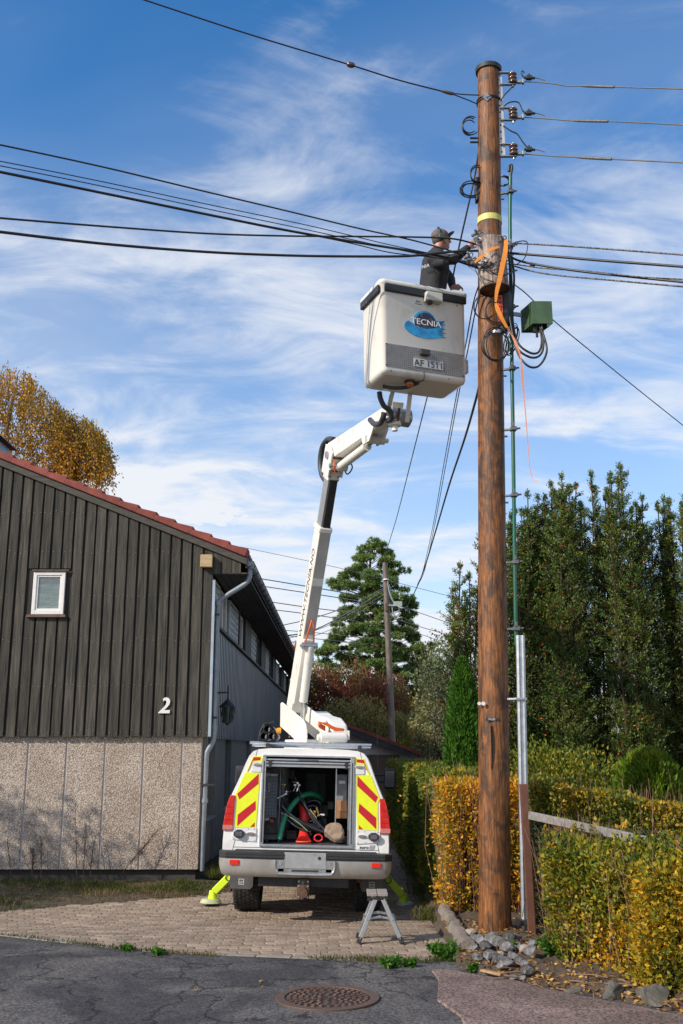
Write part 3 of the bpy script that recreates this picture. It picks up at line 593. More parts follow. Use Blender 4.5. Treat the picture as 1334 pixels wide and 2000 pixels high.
for sx in (-1, 1):
    pa = MB(); pa.prism(poly(LEFT['top'], 0, 0, sx), -.006, .004); pa.prism(poly(LEFT['low'], 0, 0, sx), -.006, .004); po = pa.build('chevron_panel', YEL, truck)
    for p_ in LEFT['red']: MB().prism(poly(p_, 0, 0, sx), -.0085, -.004).build('red_stripe', RED, po)
    for p_ in LEFT['plate']:
        pl = MB().prism(poly(p_, 0, 0, sx), -.011, .002).build('lamp_plate', PLW, truck)
    # marker lens, lower oval lens, square work lamp
    def lens(zx, zy, w_, h_, m_, nm, y0=-.03):
        x, z = R(zx, zy); x = sx*abs(x); q = [(x+w_*cos(a_), z+h_*sin(a_)) for a_ in [2*pi*k/20 for k in range(20)]]
        MB().prism([(x+1.18*w_*cos(2*pi*k/20), z+1.25*h_*sin(2*pi*k/20)) for k in range(20)], -.018, -.008).build('lamp_bezel', PLW, truck)
        return MB().prism(q, y0, -.008).build(nm, m_, truck, bevel=.004)
    lens(285, 387, .047, .014, mat('grey_lens', (.22, .20, .20), .2, 0, (.35, .33, .33), ns=80), 'marker_lamp')
    lens(254, 781, .046, .016, mat('brown_lens', (.20, .13, .11), .2, 0, (.3, .2, .18), ns=70), 'marker_lamp')
    x, z = R(189, 781); x = sx*abs(x); q = []
    for a_ in [2*pi*k/8+pi/8 for k in range(8)]: q.append((x+.066*cos(a_)*1.0, z+.05*sin(a_)))
    lo_ = MB().prism(q, -.05, -.008).build('work_lamp', BLACK, truck, bevel=.006)
    MB().bx(x-.036, x+.036, -.054, -.05, z-.024, z+.024).build('lens', mat('lamp_lens', (.25, .24, .26), .12, .3, (.10, .09, .1), ns=120, lo=.45, hi=.5), lo_)
    # tail light wrapping round the corner
    TL = mat('red_lens', (.50, .012, .01), .12, 0, (.62, .03, .02), ns=18, coat=.7)
    tl = [R(133, 588), R(163, 588), R(150, 776), R(97, 776)]; tl = [(-abs(x_), z_) for x_, z_ in tl]
    zc = [1.335, 1.25, 1.15, 1.05, .975]
    outer = [(-(float(np.interp(-z_, [-p[1] for p in prof], [p[0] for p in prof]))+.009), z_) for z_ in np.linspace(1.345, .955, 9)]
    inner = [(float(np.interp(z_, [.955, 1.345], [-.850, -.838])), z_) for z_ in np.linspace(.955, 1.345, 9)]
    pl_ = outer+inner; pl_ = [(sx*-x_, z_) for x_, z_ in pl_]
    to = MB().prism(pl_, -.02, .14).build('tail_light', TL, truck, bevel=.006)
    q = [(x_, z_) for x_, z_ in pl_ if z_ < 1.03]; cxm = [a_[0] for a_ in q]
    MB().bx(min(cxm), max(cxm)-.002, -.0225, -.018, .965, 1.015).build('lens', mat('pink_lens', (.6, .22, .2), .15, 0, (.5, .15, .14), ns=50, coat=.5), to)
    m2 = MB()
    for z_ in (1.07, 1.14, 1.21): m2.bx(min(cxm)+.012, max(cxm)-.01, -.0215, -.018, z_, z_+.006)
    m2.build('lens_rib', mat('dark_red', (.25, .01, .01), .3), to)
    # screws
    m3 = MB()
    for zx, zy in ((165, 755), (275, 757), (160, 806), (276, 820), (240, 755), (232, 815)):
        x_, z_ = R(zx, zy); m3.cone((sx*abs(x_), -.014, z_), (sx*abs(x_), -.010, z_), .005, n=8)
    m3.build('screws', DARKM, truck)
# badge text
x_, z_ = R(863, 866); bt = text_mb('euro', .055, .001, .35, 'LEFT').xf(frame((x_, -.004, z_), (1, 0, 0), (0, 0, 1))); bt.build('badge_lettering', BLACK, truck)
x_, z_ = R(913, 866); MB().prism([(x_+.012, z_-.004), (x_+.072, z_-.004), (x_+.082, z_+.04), (x_+.022, z_+.04)], -.004, 0.001).build('badge_panel', mat('badge_grey', (.45, .45, .46), .4, 0, (.25, .25, .26), ns=90, lo=.48, hi=.52), truck)
text_mb('lift', .055, .001, .35, 'LEFT').xf(frame((x_+.012, -.006, z_), (1, 0, 0), (0, 0, 1))).build('badge_lettering', mat('badge_light', (.6, .6, .6), .4), truck)
MB().bx(R(863, 872)[0], R(945, 872)[0], -.004, .001, R(863, 874)[1], R(863, 871)[1]).build('badge_underline', BLACK, truck)
# bumper
def rs(zx, zy): return R(zx, zy)
mb = MB(); 
mb.prism([(-.80, .755), (.80, .755), (.84, .728), (-.84, .728)], -.05, .0); mb.build('step_pad', BLACK, truck, bevel=.006)
bsec = [(-.988, -.02), (-.975, -.10), (-.90, -.15), (-.45, -.175), (.45, -.175), (.90, -.15), (.975, -.10), (.988, -.02)]
def bband(z0, z1, off, prof_fn=None, xr=(-2, 2)):
    m_ = MB(); pts = [(x, y-off) for x, y in bsec if xr[0] <= x <= xr[1]]; nn_ = len(pts)
    vs = [(x, y, z) for z in (z0, z1) for x, y in pts]; bk = [(x, .02, z) for z in (z0, z1) for x, y in pts]
    m_.add(vs+bk, [(i, i+1, nn_+i+1, nn_+i) for i in range(nn_-1)]+[(i, 2*nn_+i, 2*nn_+i+1, i+1) for i in range(nn_-1)]+[(nn_+i, nn_+i+1, 3*nn_+i+1, 3*nn_+i) for i in range(nn_-1)]+[(0, nn_, 3*nn_, 2*nn_), (nn_-1, 3*nn_-1, 4*nn_-1, 2*nn_-1)]); return m_
bsteel = mat('bumper_steel', (.52, .51, .48), .25, .45, (.36, .34, .30), ns=3.5, lo=.42, hi=.75, coat=.3)
m_ = MB(); pts = bsec; zs = [(.665, 0), (.60, .0), (.54, .012), (.49, .035), (.47, .07)]
rows = []
for z, inn in zs: rows.append([(x*(1-inn*.9), y+inn*.9, z-(.0 if abs(x) > .5 else .0)) for x, y in pts])
nn_ = len(pts); m_.add([p for r_ in rows for p in r_], [(i*nn_+k, i*nn_+k+1, (i+1)*nn_+k+1, (i+1)*nn_+k) for i in range(len(zs)-1) for k in range(nn_-1)], True)
m_.add([(x, y, .668) for x, y in pts]+[(x, .0, .668) for x, y in pts], [(k, k+1, nn_+k+1, nn_+k) for k in range(nn_-1)])
bump = m_.build('bumper', bsteel, truck)
for a_, b_ in ((-.99, -.235), (.235, .99)):
    m_ = MB(); q = [(x, y-.016) for x, y in bsec if a_ <= x <= b_]
    if a_ < 0: q = q+[(-.235, -.191)]
    else: q = [(.235, -.191)]+q
    kq = len(q)
    for z0, z1, o_ in ((.668, .685, .010), (.685, .70, 0.), (.70, .715, .006), (.715, .73, 0.), (.73, .742, .008)):
        m_.add([(x, y+o_, z) for z in (z0, z1) for x, y in q]+[(x, .02, z) for z in (z0, z1) for x, y in q], [(k, k+1, kq+k+1, kq+k) for k in range(kq-1)]+[(k, 2*kq+k, 2*kq+k+1, k+1) for k in range(kq-1)]+[(kq+k, kq+k+1, 3*kq+k+1, 3*kq+k) for k in range(kq-1)]+[(0, kq, 3*kq, 2*kq), (kq-1, 3*kq-1, 4*kq-1, 2*kq-1)])
    m_.build('rubber_strip', BLACK, bump)
# plate recess
m_ = MB(); m_.prism([(-.235, .575), (.235, .575), (.235, .745), (-.235, .745)], -.182, -.15); pr = m_.build('plate_mount', mat('plate_silver', (.50, .50, .49), .38, .5, (.40, .40, .39), ns=9), bump, bevel=.004)
m_ = MB(); m_.tube([(-.335, -.19, .665), (-.335, -.19, .585), (-.31, -.19, .535), (-.25, -.19, .515), (.25, -.19, .515), (.31, -.19, .535), (.335, -.19, .585), (.335, -.19, .665)], .014, 8); m_.bx(-.33, -.237, -.186, -.176, .54, .665); m_.bx(.237, .33, -.186, -.176, .54, .665); m_.bx(-.30, .30, -.186, -.176, .515, .573)
m_.build('step_trim', CHROME, bump)
MB().bx(-.15, .15, -.19, -.18, .543, .562).build('step_slot', BLACK, bump)
m_ = MB()
for x_, z_, r_ in ((-.275, .63, .018), (.275, .63, .018), (-.10, .735, .006), (.095, .735, .006), (-.30, .60, .008), (.3, .6, .008)): m_.cone((x_, -.194, z_), (x_, -.183, z_), r_, r_*.6, n=12)
m_.build('bolts', STEEL, bump)
MB().cone((.16, -.186, .69), (.16, -.181, .69), .018, n=14).build('plug_hole', BLACK, bump)
for x_ in (-.80, .80):
    MB().bx(x_-.052, x_+.052, -.172, -.155, .60, .652).build('reflector', mat('red_reflector', (.75, .03, .015), .25, 0, (.65, .02, .01), ns=60), bump, bevel=.003)
# underbody
m_ = MB(); m_.bx(-.53, .50, -.03, .08, .36, .47); m_.build('tow_beam', DARKM, truck, bevel=.008)
m_ = MB(); m_.bx(-.085, .055, -.10, -.085, .245, .455); th_ = m_.build('tow_plate', RUST, truck, bevel=.006)
m_ = MB(); m_.cone((-.015, -.16, .315), (-.015, -.10, .315), .052, .058, 16); m_.cone((-.015, -.163, .315), (-.015, -.16, .315), .03, n=12); m_.build('tow_coupling', RUST, th_, bevel=.003)
m_ = MB()
for x_, z_ in ((-.065, .43), (.035, .43), (-.065, .265), (.035, .265), (-.065, .38), (.035, .38)): m_.cone((x_, -.108, z_), (x_, -.10, z_), .011, n=6)
m_.build('tow_bolts', STEEL, th_)
MB().cone((-.02, -.11, .42), (-.02, -.10, .42), .016, n=10).build('plug_socket', mat('teal_cap', (.02, .28, .25), .5), th_)
m_ = MB(); m_.cone((-.75, 1.15, .39), (.75, 1.15, .39), .05); m_.ell((.05, 1.15, .39), (.15, .17, .15)); ax = m_.build('rear_axle', DARKM, truck)
m_ = MB(); m_.bx(-.50, -.42, .05, 4.9, .45, .62); m_.bx(.42, .50, .05, 4.9, .45, .62); m_.bx(-.42, .42, .6, .68, .48, .58); m_.bx(-.42, .42, 2.4, 2.48, .48, .58); m_.build('chassis_frame', DARKM, truck)
m_ = MB(); m_.bx(-.35, .40, .25, .95, .36, .66); m_.build('fuel_tank', DARKM, truck, bevel=.03)
m_ = MB(); m_.tube([(.62, .12, .44), (.60, .5, .45), (.52, 1.4, .52), (.4, 2.2, .45)], .035, 10); m_.build('exhaust_pipe', RUST, truck)
m_ = MB(); m_.bx(-.90, .90, 1.9, 4.8, .50, .66); m_.build('underbody', DARKM, truck)
TY = mat('tyre_rubber', (.025, .024, .023), .85, 0, (.05, .047, .042), ns=25, bump=.6, bs=80)
def wheel(x, y, sg):
    r, wd = .41, .33; zc_ = .355; w0 = MB(); nseg = 72; pf = [(-wd/2+.02, r-.13), (-wd/2, r-.06), (-wd/2+.012, r-.018), (-wd/2+.045, r), (wd/2-.045, r), (wd/2-.012, r-.018), (wd/2, r-.06), (wd/2-.02, r-.13)]
    vs = []
    for k in range(nseg):
        a_ = 2*pi*k/nseg
        for (dx, rr) in pf: vs.append((x+dx, y+rr*sin(a_), zc_+rr*cos(a_)))
    kk = len(pf); w0.add(vs, [(i*kk+j, i*kk+j+1, ((i+1) % nseg)*kk+j+1, ((i+1) % nseg)*kk+j) for i in range(nseg) for j in range(kk-1)], True)
    for k in range(48):
        a_ = 2*pi*k/48
        for j in range(6):
            dx = -wd/2+.04+j*.05; aa = a_+(j % 2)*pi/48
            rot = Matrix.Rotation(-aa, 3, 'X'); c_ = V((x+dx, y, zc_))+rot @ V((0, 0, r+.003)); w0.box(c_, (.04, .031, .014), rot @ Matrix.Rotation(.35 if j % 2 else -.35, 3, 'Z'))
    wo = bpy.data.objects.new('wheel', None); COL.objects.link(wo); wo.parent = truck
    w0.build('tyre', TY, wo); rm = MB(); rm.cone((x-wd/2+.03, y, zc_), (x+wd/2-.03, y, zc_), r-.128, n=28); rm.cone((x+sg*(wd/2-.035), y, zc_), (x+sg*(wd/2+.01), y, zc_), .09, .07, 20)
    for k in range(8): a_ = 2*pi*k/8; rm.cone((x+sg*(wd/2-.04), y+.13*cos(a_), zc_+.13*sin(a_)), (x+sg*(wd/2-.01), y+.13*cos(a_), zc_+.13*sin(a_)), .012, n=6)
    rm.build('rim', CHROME, wo)
for x_, y_, g_ in ((-.74, 1.15, -1), (.74, 1.15, 1), (-.75, 4.35, -1), (.75, 4.35, 1)): wheel(x_, y_, g_)
FLAP = mat('mud_flap_rubber', (.075, .075, .078), .45, 0, (.11, .11, .11), ns=10)
for sx in (-1, 1):
    a0, a1 = sorted((sx*.92, sx*.64)); mb = MB(); mb.prism([(a0, .56), (a1, .56), (a1, .275), (a1-.03, .24), (a0+.02, .245), (a0, .30)], .60, .615)
    fo = mb.build('mud_flap', FLAP, truck, bevel=.003); MB().bx(a0+.0, a1, .57, .60, .50, .53).build('flap_rail', STEEL if sx < 0 else DARKM, fo)
    xc = (a0+a1)/2+.0; zc = .325; lg = MB(); q = .032
    for b_ in ((xc-q, xc+q, zc+q-.006, zc+q), (xc-q, xc+q, zc-q, zc-q+.006), (xc-q, xc-q+.006, zc-q+.006, zc+q-.006), (xc+q-.006, xc+q, zc-q+.006, zc+q-.006)): lg.bx(b_[0], b_[1], .596, .6, b_[2], b_[3])
    lg.build('flap_emblem_frame', PLW, fo); text_mb('GM', .034, .001).xf(frame((xc, .597, zc-.016), (1, 0, 0), (0, 0, 1))).build('flap_lettering', PLW, fo)
    # wheel arch shade liner and side mirror
    mb = MB(); mb.bx(sx*.60, sx*.93, .62, 1.7, .80, .82); mb.build('wheel_arch', DARKM, truck)
    mb = MB(); mx0, mx1 = sorted((sx*1.02, sx*1.20)); mb.bx(mx0, mx1, 3.38, 3.50, 1.33, 1.62); mo = mb.build('side_mirror', BLACK, truck, bevel=.035, seg=3)
    MB().bx(mx0+.02, mx1-.02, 3.374, 3.379, 1.36, 1.59).build('mirror_glass', mat('mirror', (.12, .13, .14), .06, .9), mo)
    mb = MB(); mb.tube([(sx*.90, 3.45, 1.42), (sx*1.04, 3.45, 1.44)], .018, 8); mb.tube([(sx*.88, 3.45, 1.52), (sx*1.04, 3.45, 1.53)], .018, 8); mb.build('mirror_arm', BLACK, mo)
    # side windows, set 4 mm proud and following the body side
    for y0_, y1_ in ((.35, 1.5), (1.65, 2.6), (2.75, 3.55)):
        m4 = MB(); pts_ = [(x, z) for x, z in prof if 1.40 < z < 1.80]; kq = len(pts_)
        m4.add([(sx*(x+.005), y, z) for y in (y0_, y1_) for x, z in pts_], [(k, k+1, kq+k+1, kq+k) for k in range(kq-1)], True); m4.build('side_window', GL, truck)
ws = MB(); ws.add([(-.66, 3.78, 1.80), (.66, 3.78, 1.80), (.80, 4.36, 1.335), (-.80, 4.36, 1.335)], [(0, 1, 2, 3)]); ws.build('windscreen', GL, truck)
# outriggers
LIME = mat('fluorescent_yellow', (.62, .80, .02), .5, 0, (.5, .66, .03), ns=9, lo=.5, hi=.8)
for sx in (-1, 1):
    y_ = 1.5 if sx < 0 else 1.62
    mb = MB(); mb.bar((sx*.80, y_, .50), (sx*1.20, y_, .09), .09, .13, (0, 1, 0)); og = mb.build('outrigger', LIME, truck, bevel=.01)
    MB().bar((sx*.55, y_, .72), (sx*.84, y_, .47), .08, .08, (0, 1, 0)).build('outrigger_arm', DARKM, og)
    mb = MB(); mb.cone((sx*1.22, y_, .0), (sx*1.22, y_, .10), .06, .045, 14); mb.build('outrigger_shoe', LIME, og)
    mb = MB(); mb.cone((sx*1.24, y_, -.045), (sx*1.24, y_, .0), .14 if sx < 0 else .12, .11 if sx < 0 else .10, 22); mb.build('outrigger_foot', mat('foot_pad', (.30, .31, .20), .8, 0, (.45, .48, .28), ns=8) if sx < 0 else mat('foot_pad_pale', (.55, .58, .46), .7), og, bevel=.01)
    mb = MB(); ang = MB(); mb.tube([(sx*1.02+.04*cos(a_), y_-.075, .27+.04*sin(a_)) for a_ in [2*pi*k/16 for k in range(17)]], .006, 6, raw=True); mb.build('outrigger_ring', BLACK, og)
# roof rack bars, tubes, aerial
for zz_, y_, r_ in ((1.945, .22, .018), (1.915, .55, .018)):
    MB().cone((R(238, 300)[0]-.02, y_, zz_), (R(940, 300)[0]+.0, y_, zz_+.0), r_, n=12).build('roof_bar', ALU, truck)
m_ = MB()
for x_ in (-.50, .60): m_.bx(x_-.02, x_+.02, .18, .60, 1.875, 1.93)
m_.build('bar_feet', DARKM, truck)
MB().cone((.86, 1.0, 1.35), (.83, 1.0, 2.18), .003, .002, 6).build('aerial', BLACK, truck)
tb = thing('tube_bundle', 'three black plastic tubes strapped together on the truck roof rack', 'pipes', (-.88, 12.3, 1.9))
for dx, dz in ((-.045, 0), (.05, 0), (-.005, .085)):
    m_ = MB(); c = V((-.88+dx, 12.12, 1.945+dz)); nn_ = 20; vs = []
    for y_ in (0, .9):
        for r_ in (.045, .037):
            for k in range(nn_): a_ = 2*pi*k/nn_; vs.append(c+V((r_*cos(a_), y_, r_*sin(a_))))
    m_.add(vs, [(k, (k+1) % nn_, 2*nn_+(k+1) % nn_, 2*nn_+k) for k in range(nn_)]+[(nn_+k, nn_+(k+1) % nn_, 3*nn_+(k+1) % nn_, 3*nn_+k) for k in range(nn_)]+[(k, (k+1) % nn_, nn_+(k+1) % nn_, nn_+k) for k in range(nn_)], True); m_.build('tube', mat('black_plastic', (.02, .02, .022), .3), tb, world=True)
m_ = MB(); m_.tube([(-.985, 12.2, 1.90), (-.975, 12.2, 1.98), (-.93, 12.2, 2.07), (-.86, 12.2, 2.08), (-.785, 12.2, 1.98), (-.775, 12.2, 1.90)], .012, 6); m_.bar((-.95, 12.16, 2.085), (-.81, 12.16, 2.11), .03, .02); m_.build('strap', DARKM, tb, world=True)
# ---- shelves and gear inside
def I(zx, zy, y):
    """point in the enlarged view of the opening (5.8x) at local depth y"""
    u = 490+zx/5.8; v = 1470+zy/5.8; p = W(u, v, 12.0+y); return p
shelf_m = mat('grey_shelf', (.30, .31, .33), .5, .2, (.11, .115, .12), ns=8)
inv = rootmat(truck).inverted()
def IL(zx, zy, y): return inv @ I(zx, zy, y)
m_ = MB(); a = IL(150, 730, .35); b = IL(305, 275, .35); m_.bx(a.x, b.x, .35, .37, a.z, b.z); sh = m_.build('perforated_panel', mat('panel_blue_grey', (.24, .26, .29), .5, .1, (.17, .19, .21), ns=10), truck)
m_ = MB()
for i in range(4):
    for j in range(11): xx_ = a.x+.02+i*(b.x-a.x-.03)/3.5; zz_ = a.z+.02+j*(b.z-a.z-.03)/11; m_.bx(xx_-.005, xx_+.005, .347, .35, zz_-.006, zz_+.006)
m_.build('panel_holes', BLACK, sh)
m_ = MB()
for zx, zy in ((205, 358), (205, 396), (205, 432), (168, 434), (166, 468), (166, 504)): p = IL(zx, zy, .34); m_.cone((p.x, .335, p.z), (p.x, .349, p.z), .009, n=10)
m_.build('panel_studs', PLW, sh)
m_ = MB(); a = IL(310, 1000, .22); b = IL(345, 165, .22); m_.bx(a.x, b.x, .2, .5, oz0, oz1-.1); m_.build('rack_upright', shelf_m, truck)
m_ = MB(); a = IL(950, 800, .2); b = IL(975, 180, .2); m_.bx(a.x, b.x, .18, .24, a.z, b.z); a = IL(1095, 800, .2); m_.bx(a.x, a.x+.02, .18, .5, oz0, oz1-.1); m_.build('rack_upright', ALU, truck)
m_ = MB(); a = IL(965, 540, .3); b = IL(1090, 250, .3); m_.bx(a.x, b.x, .30, .32, a.z, b.z); m_.build('drawer_panel', mat('dusty_grey_panel', (.25, .25, .26), .6, 0, (.17, .17, .18), ns=22), truck)
MB().bx(IL(1000, 300, .3).x, IL(1070, 300, .3).x, .296, .30, IL(0, 328, .3).z, IL(0, 292, .3).z).build('paper_label', PLW, truck)
m_ = MB(); a = IL(350, 500, 1.6); 
for k in range(5): m_.bx(-.62, -.30, .6+k*.3, .62+k*.3, oz0, oz1-.1)
m_.build('side_shelving', shelf_m, truck)
m_ = MB(); a = IL(620, 560, 2.1); b = IL(850, 240, 2.1); m_.bx(a.x, b.x, 2.1, 2.15, a.z, b.z); a = IL(675, 460, 1.9); b = IL(760, 335, 1.9); m_.bx(a.x, b.x, 1.9, 2.0, a.z, b.z); m_.build('partition_door', mat('dark_panel', (.14, .145, .16), .5, 0, (.10, .105, .12), ns=5), truck)
a = IL(0, 0, .3)
box_ = thing('cardboard_box', 'brown cardboard box on the right-hand shelf inside the truck', 'box', I(1025, 750, .3))
a, b = I(965, 745, .28), I(1088, 662, .28); c = I(1088, 542, .28)
MB().bx(a.x, b.x, 12.28, 12.55, a.z, b.z-.002).build('carton', mat('cardboard', (.36, .18, .08), .8, 0, (.30, .15, .07), ns=14), box_, world=True, bevel=.003)
MB().bx(a.x+.004, b.x, 12.285, 12.55, b.z, c.z).build('carton', mat('cardboard2', (.42, .22, .10), .8, 0, (.36, .18, .085), ns=14), box_, world=True, bevel=.003)
hose_m = mat('green_hose', (.01, .22, .10), .4, 0, (.01, .17, .08), ns=6)
m_ = MB().tube([I(320, 985, .12), I(345, 880, .15), I(385, 740, .2), (I(460, 610, .28)), I(540, 520, .35), I(620, 475, .42), I(700, 470, .5), I(770, 500, .6), I(800, 540, .7)], .031, 14, steps=6)
for k in range(0): pass
tag(m_.build('green_hose', hose_m), 'thick green ribbed hose arching over the gear inside the truck', 'hose')
cn = thing('traffic_cone', 'collapsed red-orange traffic cone with flared mouth in the middle of the open hatch', 'traffic cone', I(600, 1000, .16))
MB().tube([I(598, 1003, .16), I(600, 965, .2), I(596, 900, .26), I(580, 835, .30), I(600, 775, .36), I(612, 700, .4), I(592, 630, .44), I(560, 565, .5)], [.085, .068, .052, .030, .052, .062, .052, .022], 18, steps=5).build('cone', mat('cone_red', (.80, .035, .02), .45, 0, (.62, .02, .02), ns=9, dist=1), cn, world=True)
MB().tube([I(598, 1003, .16)+V((.083*cos(2*pi*k/12), .05*sin(2*pi*k/12), -.003)) for k in range(12)], .010, 8, closed=True).build('rim', mat('cone_red2', (.85, .10, .03), .5), cn, world=True)
for k, (pts, r_) in enumerate((([(350, 560, .3), (400, 680, .25), (520, 790, .22), (680, 860, .22), (790, 900, .25)], .026), ([(380, 600, .35), (470, 720, .28), (610, 800, .24), (760, 850, .25), (850, 880, .3)], .022),
      ([(450, 320, .7), (520, 480, .5), (640, 660, .35), (760, 800, .25), (840, 890, .2)], .015), ([(470, 340, .7), (560, 500, .5), (680, 690, .35), (790, 830, .25)], .012), ([(345, 520, .35), (380, 640, .3), (480, 760, .25), (600, 850, .22), (690, 930, .2)], .016), ([(430, 300, .8), (470, 420, .6), (560, 560, .45), (640, 660, .4)], .010))):
    tag(MB().tube([I(*p) for p in pts], r_, 8, steps=6).build('black_cable', CABLE), 'black cable in the tangle of cables inside the open truck', 'cable', 'black cables lying in the truck')
for pts in ([(505, 280, .6), (530, 380, .55), (590, 520, .45), (670, 690, .35)], [(340, 680, .2), (430, 720, .18), (560, 810, .16), (640, 885, .15)]):
    tag(MB().tube([I(*p) for p in pts], .0055, 6, steps=5).build('earth_wire', mat('pale_green_wire', (.25, .38, .18), .5)), 'thin pale green wire across the tangle inside the truck', 'wire', 'pale green wires in the truck')
def rock(name, c, r, m, lab, cat, group=None, sub=2, seed=0, sq=(1, 1, .75)):
    bm = bmesh.new(); bmesh.ops.create_icosphere(bm, subdivisions=sub, radius=1); rg = random.Random(seed)
    pl = [(V((rg.gauss(0, 1), rg.gauss(0, 1), rg.gauss(0, 1))).normalized(), rg.uniform(.55, .85)) for _ in range(10)]
    rz = Matrix.Rotation(rg.uniform(0, 6.3), 3, 'Z')
    for v in bm.verts:
        p = v.co.copy()
        for n_, d_ in pl:
            e = p.dot(n_)-d_
            if e > 0: p -= n_*e
        p = rz @ V((p.x*r*sq[0], p.y*r*sq[1], p.z*r*sq[2])); v.co = p+V((rg.gauss(0, r*.02), rg.gauss(0, r*.02), rg.gauss(0, r*.02)))
    me = bpy.data.meshes.new(name); bm.to_mesh(me); bm.free(); o = link(me, name, m); o.location = c; return tag(o, lab, cat, group)
rock('brown_sack', I(955, 900, .15), .125, mat('sack_brown', (.30, .22, .15), .9, 0, (.20, .14, .10), ns=14, bump=.7, bs=40), 'rough brown lump like a sack on the right of the truck hatch', 'sack', seed=3, sub=3, sq=(1.05, .8, .95))
tag(MB().tube([I(765+45*cos(a_), 965+38*sin(a_), .1) for a_ in [2*pi*k/14 for k in range(14)]], .009, 8, closed=True).build('red_ring', mat('red_plastic', (.7, .02, .02), .35)), 'small red ring lying at the foot of the hatch', 'ring')
m_ = MB(); a, b = I(400, 985, .5), I(520, 880, .5); m_.bx(a.x, b.x, 12.5, 12.7, a.z, b.z); m_.bx(a.x+.01, b.x-.01, 12.49, 12.5, b.z-.03, b.z-.015); tag(m_.build('tool_case', mat('case_black', (.03, .03, .033), .4), bevel=.008), 'black tool case on the floor left of the traffic cone', 'case')
m_ = MB(); a, b = I(700, 830, .7), I(860, 740, .7); m_.prism([(a.x, a.z), (b.x, a.z), (b.x, b.z), (a.x+.1, b.z)], 12.7, 12.9); tag(m_.build('storage_crate', mat('teal_crate', (.04, .09, .10), .5), bevel=.01), 'dark teal crate behind the black cables in the truck', 'crate')
LC2 = 'storage bins on the shelves inside the truck'
for k, (zx0, zy0, zx1, zy1, y_, col_) in enumerate(((160, 268, 215, 232, .30, (.55, .55, .54)), (225, 268, 305, 240, .32, (.72, .72, .70)), (150, 770, 205, 738, .30, (.60, .60, .60)), (215, 790, 260, 752, .28, (.55, .06, .05)), (150, 985, 300, 930, .22, (.10, .09, .08)), (350, 470, 410, 390, .9, (.30, .30, .28)), (360, 560, 420, 500, .8, (.12, .12, .13)), (420, 300, 500, 200, 1.6, (.18, .18, .19)), (870, 640, 935, 560, .9, (.16, .14, .12)), (780, 720, 870, 600, 1.0, (.13, .11, .09)), (985, 1000, 1080, 965, .18, (.06, .06, .065)))):
    a, b = I(zx0, zy0, y_), I(zx1, zy1, y_); m_ = MB(); m_.bx(a.x, b.x, 12+y_, 12.22+y_, a.z, b.z); m_.bx(a.x-.004, b.x+.004, 11.995+y_, 12.0+y_, b.z-.012, b.z+.002)
    tag(m_.build('storage_bin', mat('bin_%d' % k, col_, .5, 0, tuple(c*.7 for c in col_), ns=14), bevel=.005), 'small plastic storage bin among the shelves and gear in the open truck', 'bin', LC2)
rg = random.Random(12)
for k in range(16):
    zx, zy = rg.choice(((rg.uniform(350, 430), rg.uniform(330, 470)), (rg.uniform(470, 560), rg.uniform(330, 420)), (rg.uniform(650, 850), rg.uniform(600, 760)), (rg.uniform(150, 300), rg.uniform(940, 985)))); q = I(zx, zy, rg.uniform(.2, .6)); m_ = MB(); d = V((rg.gauss(0, 1), rg.gauss(0, .4), rg.gauss(0, 1))).normalized(); m_.cone(q, q+d*rg.uniform(.04, .12), rg.uniform(.006, .012), n=8); m_.box(q, (.025, .02, .018))
    tag(m_.build('hand_tool', rg.choice((CHROME, PLW, mat('brass', (.5, .36, .14), .4, .6)))), 'small shiny tool or fitting in the clutter inside the open truck', 'tool', 'tools and fittings in the truck')
for k, pts in enumerate(([(440, 330, .5), (500, 420, .4), (590, 560, .3), (700, 720, .22), (850, 900, .16)], [(350, 600, .22), (450, 700, .18), (560, 780, .16), (700, 850, .16), (830, 900, .15)], [(330, 640, .25), (420, 760, .2), (540, 850, .18), (680, 900, .17)], [(460, 300, .6), (540, 460, .4), (620, 600, .3), (690, 740, .22), (780, 850, .2)], [(640, 560, .6), (720, 540, .6), (790, 580, .6), (820, 660, .55), (800, 760, .5), (850, 860, .4)], [(600, 640, .5), (700, 600, .5), (760, 640, .5), (740, 740, .45), (660, 780, .4)])):
    tag(MB().tube([I(*p) for p in pts], (.013, .016, .012, .010, .018, .015)[k], 8, steps=6).build('black_cable', mat('glossy_cable', (.018, .018, .022), .18, 0, (.03, .03, .034), ns=9, coat=.5)), 'black cable in the tangle of cables inside the open truck', 'cable', 'black cables lying in the truck')

# ------------------------------------------------------------ crane on the truck
AX = V((sin(radians(19)), -cos(radians(19)), 0)); SX = V((cos(radians(19)), sin(radians(19)), 0)); BO = V((-.45, 14.3, 0))
def C(r, s_, z): return BO+AX*r+SX*s_+V((0, 0, z))
def cprism(pts, s0, s1):
    """side-view outline (r, z) given thickness across"""
    n = len(pts); m_ = MB(); vs = [C(r, s0, z) for r, z in pts]+[C(r, s1, z) for r, z in pts]
    m_.add(vs, [tuple(range(n)), tuple(reversed(range(n, 2*n)))]+[(i, i+n, (i+1) % n+n, (i+1) % n) for i in range(n)]); return m_
tur = MB(); tur.cone((-.45, 14.3, 1.78), (-.45, 14.3, 1.92), .36, .34, 28)
to_ = tur.build('turret', CREAM, truck, world=True, bevel=.01)
P0 = V((-.75, 2.42)); P1 = V((1.1, 5.78)); bd = (P1-P0).normalized(); bn = V((bd.y, -bd.x))    # bn: towards the camera side (below the boom)
def BP(t, off): q = P0+bd*t+bn*off; return (q.x, q.y)
plate = [(-.93, 2.46), (-.86, 2.47), (-.58, 2.40), (.22, 2.19), (.34, 2.12), (.39, 2.02), (.39, 1.86), (.06, 1.86), (-.33, 1.97), (-.93, 2.12)]
